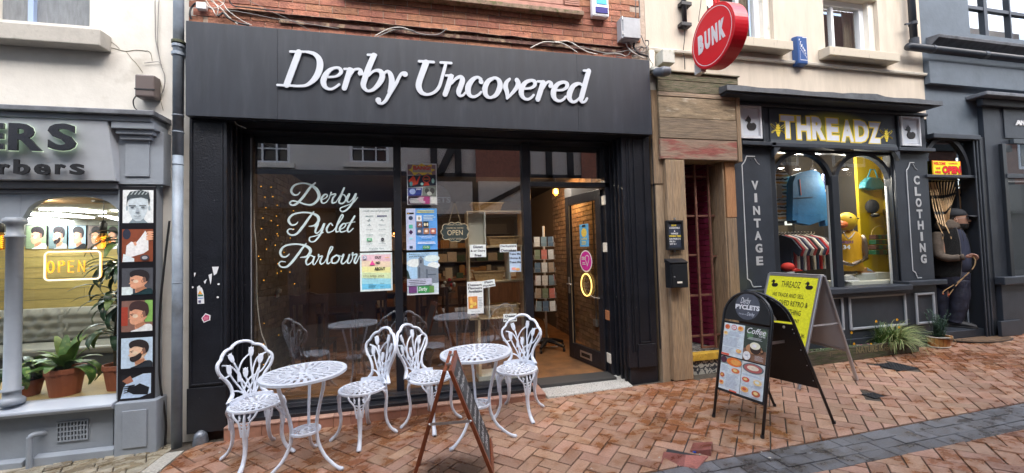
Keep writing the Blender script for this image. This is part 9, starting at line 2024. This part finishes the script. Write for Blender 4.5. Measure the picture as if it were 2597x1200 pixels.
for k in range(9):
 a = R(-66+16.5*k); w2 = math.sin(a)*.074; f0 = .070+.022*math.cos(a); f1 = .088+.108*max(0, math.cos(a))**.7
 pk.v += [tuple(hp_(f0, w2,.150)), tuple(hp_((f0+f1)/2, w2*1.02,.150-.014*abs(math.sin(a))**2)), tuple(hp_(f1, w2,.140-.020*abs(math.sin(a))**2))]
for k in range(8): pk.f += [(3*k, 3*k+1,3*k+4,3*k+3), (3*k+1,3*k+2,3*k+5,3*k+4)]
pk.build('cap_peak', CAPM, hdo, smooth=True, solid=.007)
def limb(nm, m, pts, rr, par=pr, fl=0):
 q = spline([tuple(p)+(r_,) for p, r_ in zip(pts, rr)], 4)
 b = MB().tube([p[:3] for p in q], [p[3]*(1+fl*math.sin(i*1.8)) for i, p in enumerate(q)], 16); return b.build(nm, m, par, smooth=True, sub=1)
limb('trouser_leg', NAVYT, [Q(2398,708,-.03), Q(2394,745,-.02), Q(2393,780,0), Q(2393,806,0), Q(2394,822,0)], [.105,.095,.084,.072,.074], fl=.03)
limb('trouser_leg', NAVYT, [Q(2430,708,.03), Q(2434,745,.04), Q(2431,780,.05), Q(2424,806,.05), Q(2422,818,.05)], [.118,.112,.098,.084,.088], fl=.035)
bl('trouser_seat', NAVYT, pr, [sc(2376,2452,738,.10), sc(2372,2461,722,.145), sc(2370,2464,700,.155), sc(2372,2463,684,.15)], 22, folds=.012)
bl('tee_shirt', TEE, pr, [sc(2374,2462,696,.130), sc(2372,2466,675,.140), sc(2372,2465,650,.140), sc(2374,2460,620,.132), sc(2380,2450,592,.13), sc(2396,2436,577,.08)], 22)
bl('gilet', GIL, pr, [sc(2368,2462,704,.145), sc(2366,2467,690,.152), sc(2364,2468,662,.155), sc(2364,2466,635,.152), sc(2366,2460,610,.146), sc(2370,2450,590,.132), sc(2382,2442,578,.115), sc(2392,2436,572,.09)], 26, wob=.012, a0=62, a1=352)
MB().tube([tuple(c+FW*(rf*math.cos(R(62)))+SD*(rs*math.sin(R(62))+.004)) for c, rf, rs in [sc(2368,2462,704,.145), sc(2364,2468,662,.155), sc(2366,2460,610,.146), sc(2382,2442,578,.115)]], .006,6).build('gilet_zip', mat('zip_grey', (.12,.12,.13), rough=.4), pr)
bl('hood', HOOD, pr, [sc(2372,2436,586,.135), sc(2366,2442,577,.140), sc(2368,2440,567,.125), sc(2376,2432,559,.105), sc(2384,2426,556,.085)], 22, wob=.03)
for du in (0,9): MB().tube([tuple(Q(2436+du*.3,578,.11)), tuple(Q(2441+du, 596,.15)), tuple(Q(2444+du, 612,.16))], .0028,5).build('drawcord', CABLE, pr)
limb('sleeve', HOOD, [Q(2379,590,.10), Q(2377,618,.155), Q(2383,647,.175), Q(2408,655,.20), Q(2436,653,.21)], [.066,.066,.062,.052,.046], fl=.05); limb('sleeve', HOOD, [Q(2446,598,-.13), Q(2458,630,-.15), Q(2455,662,-.14), Q(2444,690,-.10)], [.07,.062,.055,.048], fl=.04)
MB().tube([tuple(Q(2437,653,.21)), tuple(Q(2446,652,.212))], .046,14).build('cuff', mat('cuff_brown', (.10,.08,.065), rough=.9), pr, smooth=True)
hb_ = Q(2447,652,.212); hx = Q(2464,650,.215); hdir = (hx-hb_).normalized()
V = [tuple(hb_), tuple(hb_+hdir*.035), tuple(hb_+hdir*.070)]; E_ = [(0,1), (1,2)]; RD = [(.027,.021), (.034,.022), (.032,.020)]
for k in range(4):
 off = SD*(.020-.013*k)+UP*(.020-.013*k); L0 = (.036,.040,.038,.030)[k]; r_ = .0092
 a = hb_+hdir*.074+off*.9; c1 = a+hdir*L0-UP*.006; c2 = c1+hdir*.012-UP*.026; c3 = c2-hdir*.014-UP*.016; i0 = len(V); V += [tuple(a), tuple(c1), tuple(c2), tuple(c3)]; E_ += [(2, i0), (i0, i0+1), (i0+1, i0+2), (i0+2, i0+3)]; RD += [.0110, r_, .0085,.0072]
th0 = hb_+hdir*.038+SD*.018+UP*.020; th1 = th0+hdir*.032+SD*.012+UP*.008; th2 = th1+hdir*.028-UP*.010; i0 = len(V); V += [tuple(th0), tuple(th1), tuple(th2)]; E_ += [(1, i0), (i0, i0+1), (i0+1, i0+2)]; RD += [.013,.0105,.0085]
skin('hand', V, E_, RD, mat('skin_hand', (.42,.22,.16), rough=.5), pr, 2)
def shoe_(c, k=1.0):
 b = MB(); L_ = .29*k; n = 12
 prof = [(-.5,.055,.04), (-.42,.085,.046), (-.25,.105,.050), (-.05,.095,.050), (.15,.074,.055), (.32,.060,.056), (.44,.048,.046), (.5,.03,.03)]
 for (s_, h, w_) in prof:
  for i in range(n): a = 2*math.pi*i/n; b.v.append(tuple(c+FW*(s_*L_)+SD*(w_*math.cos(a))+UP*(.012+max(0, h*(.5+.5*math.sin(a))))))
 for j in range(len(prof)-1):
  for i in range(n): b.f.append((j*n+i, j*n+(i+1) % n, (j+1)*n+(i+1) % n, (j+1)*n+i))
 b.f.append(tuple(range(n))); b.f.append(tuple(range((len(prof)-1)*n, len(prof)*n))); o = b.build('shoe', SHOE, pr, smooth=True, sub=1)
 pts = [(-.5,-.035), (.3,-.052), (.5,-.03), (.54,0), (.5,.03), (.3,.052), (-.5,.035)]; q = MB(); n_ = len(pts); lo = [tuple(c+FW*(x*L_)+SD*y) for x, y in pts]; q.add(lo+[tuple(Vector(p)+UP*.024) for p in lo], [tuple(range(n_)), tuple(reversed(range(n_, 2*n_)))]+[(i, (i+1) % n_, (i+1) % n_+n_, i+n_) for i in range(n_)]).build('sole', CABLE, o, bev=.006)
 q = MB(); [q.bar(tuple(c+FW*(.02+.024*i)-SD*.03+UP*(.108-.012*i)), tuple(c+FW*(.02+.024*i)+SD*.03+UP*(.108-.012*i)), .006,.006) for i in range(4)]; q.build('laces', mat('lace_grey', (.10,.10,.11)), o)
def onstep(u, b): p = Q(u, 838, b); return Vector((p.x, p.y, zst_+.001))
shoe_(onstep(2441,.06), 1.0); shoe_(onstep(2408,-.06), .98)
def pstring(pts, lb=None): string([Q(u, v, b) for u, v, b in pts], 0,.0065)
pstring([(2362,480,.12), (2371,545,.16), (2382,575,.18), (2390,592,.19), (2391,607,.20)]); pstring([(2372,480,.12), (2389,550,.15), (2400,575,.17), (2408,592,.19), (2413,606,.195)])
for dy in (0,.012): pstring([(2468,650,.215+dy), (2474,662,.215+dy), (2468,680,.21+dy), (2450,698,.21+dy), (2430,715,.2+dy), (2410,728,.19+dy), (2394,738,.19+dy), (2391,745,.19+dy)])
pstring([(2450,698,.22), (2432,716,.21), (2422,728,.2), (2407,748,.19)])
for (u, v) in ((2392,745), (2406,748)): p = Q(u, v, .19); o = MB().ball(tuple(p), .011,8,(1,1,1.4)).build('bead', mat('coral_bead', (.65,.12,.07), rough=.4)); o.parent = bc; o.data.transform(Matrix.Translation(-Vector(bc.location)))
p = P(2469,806,4.35); b = MB()
for k in range(7): b.tube([(p.x-.05+.016*k, 4.35, p.z+.03), (p.x-.055+.019*k, 4.34, p.z-.035)], .009,5)
b.build('orange_tassels', mat('orange_tassel', (.70,.15,.03), rough=.6), bc)
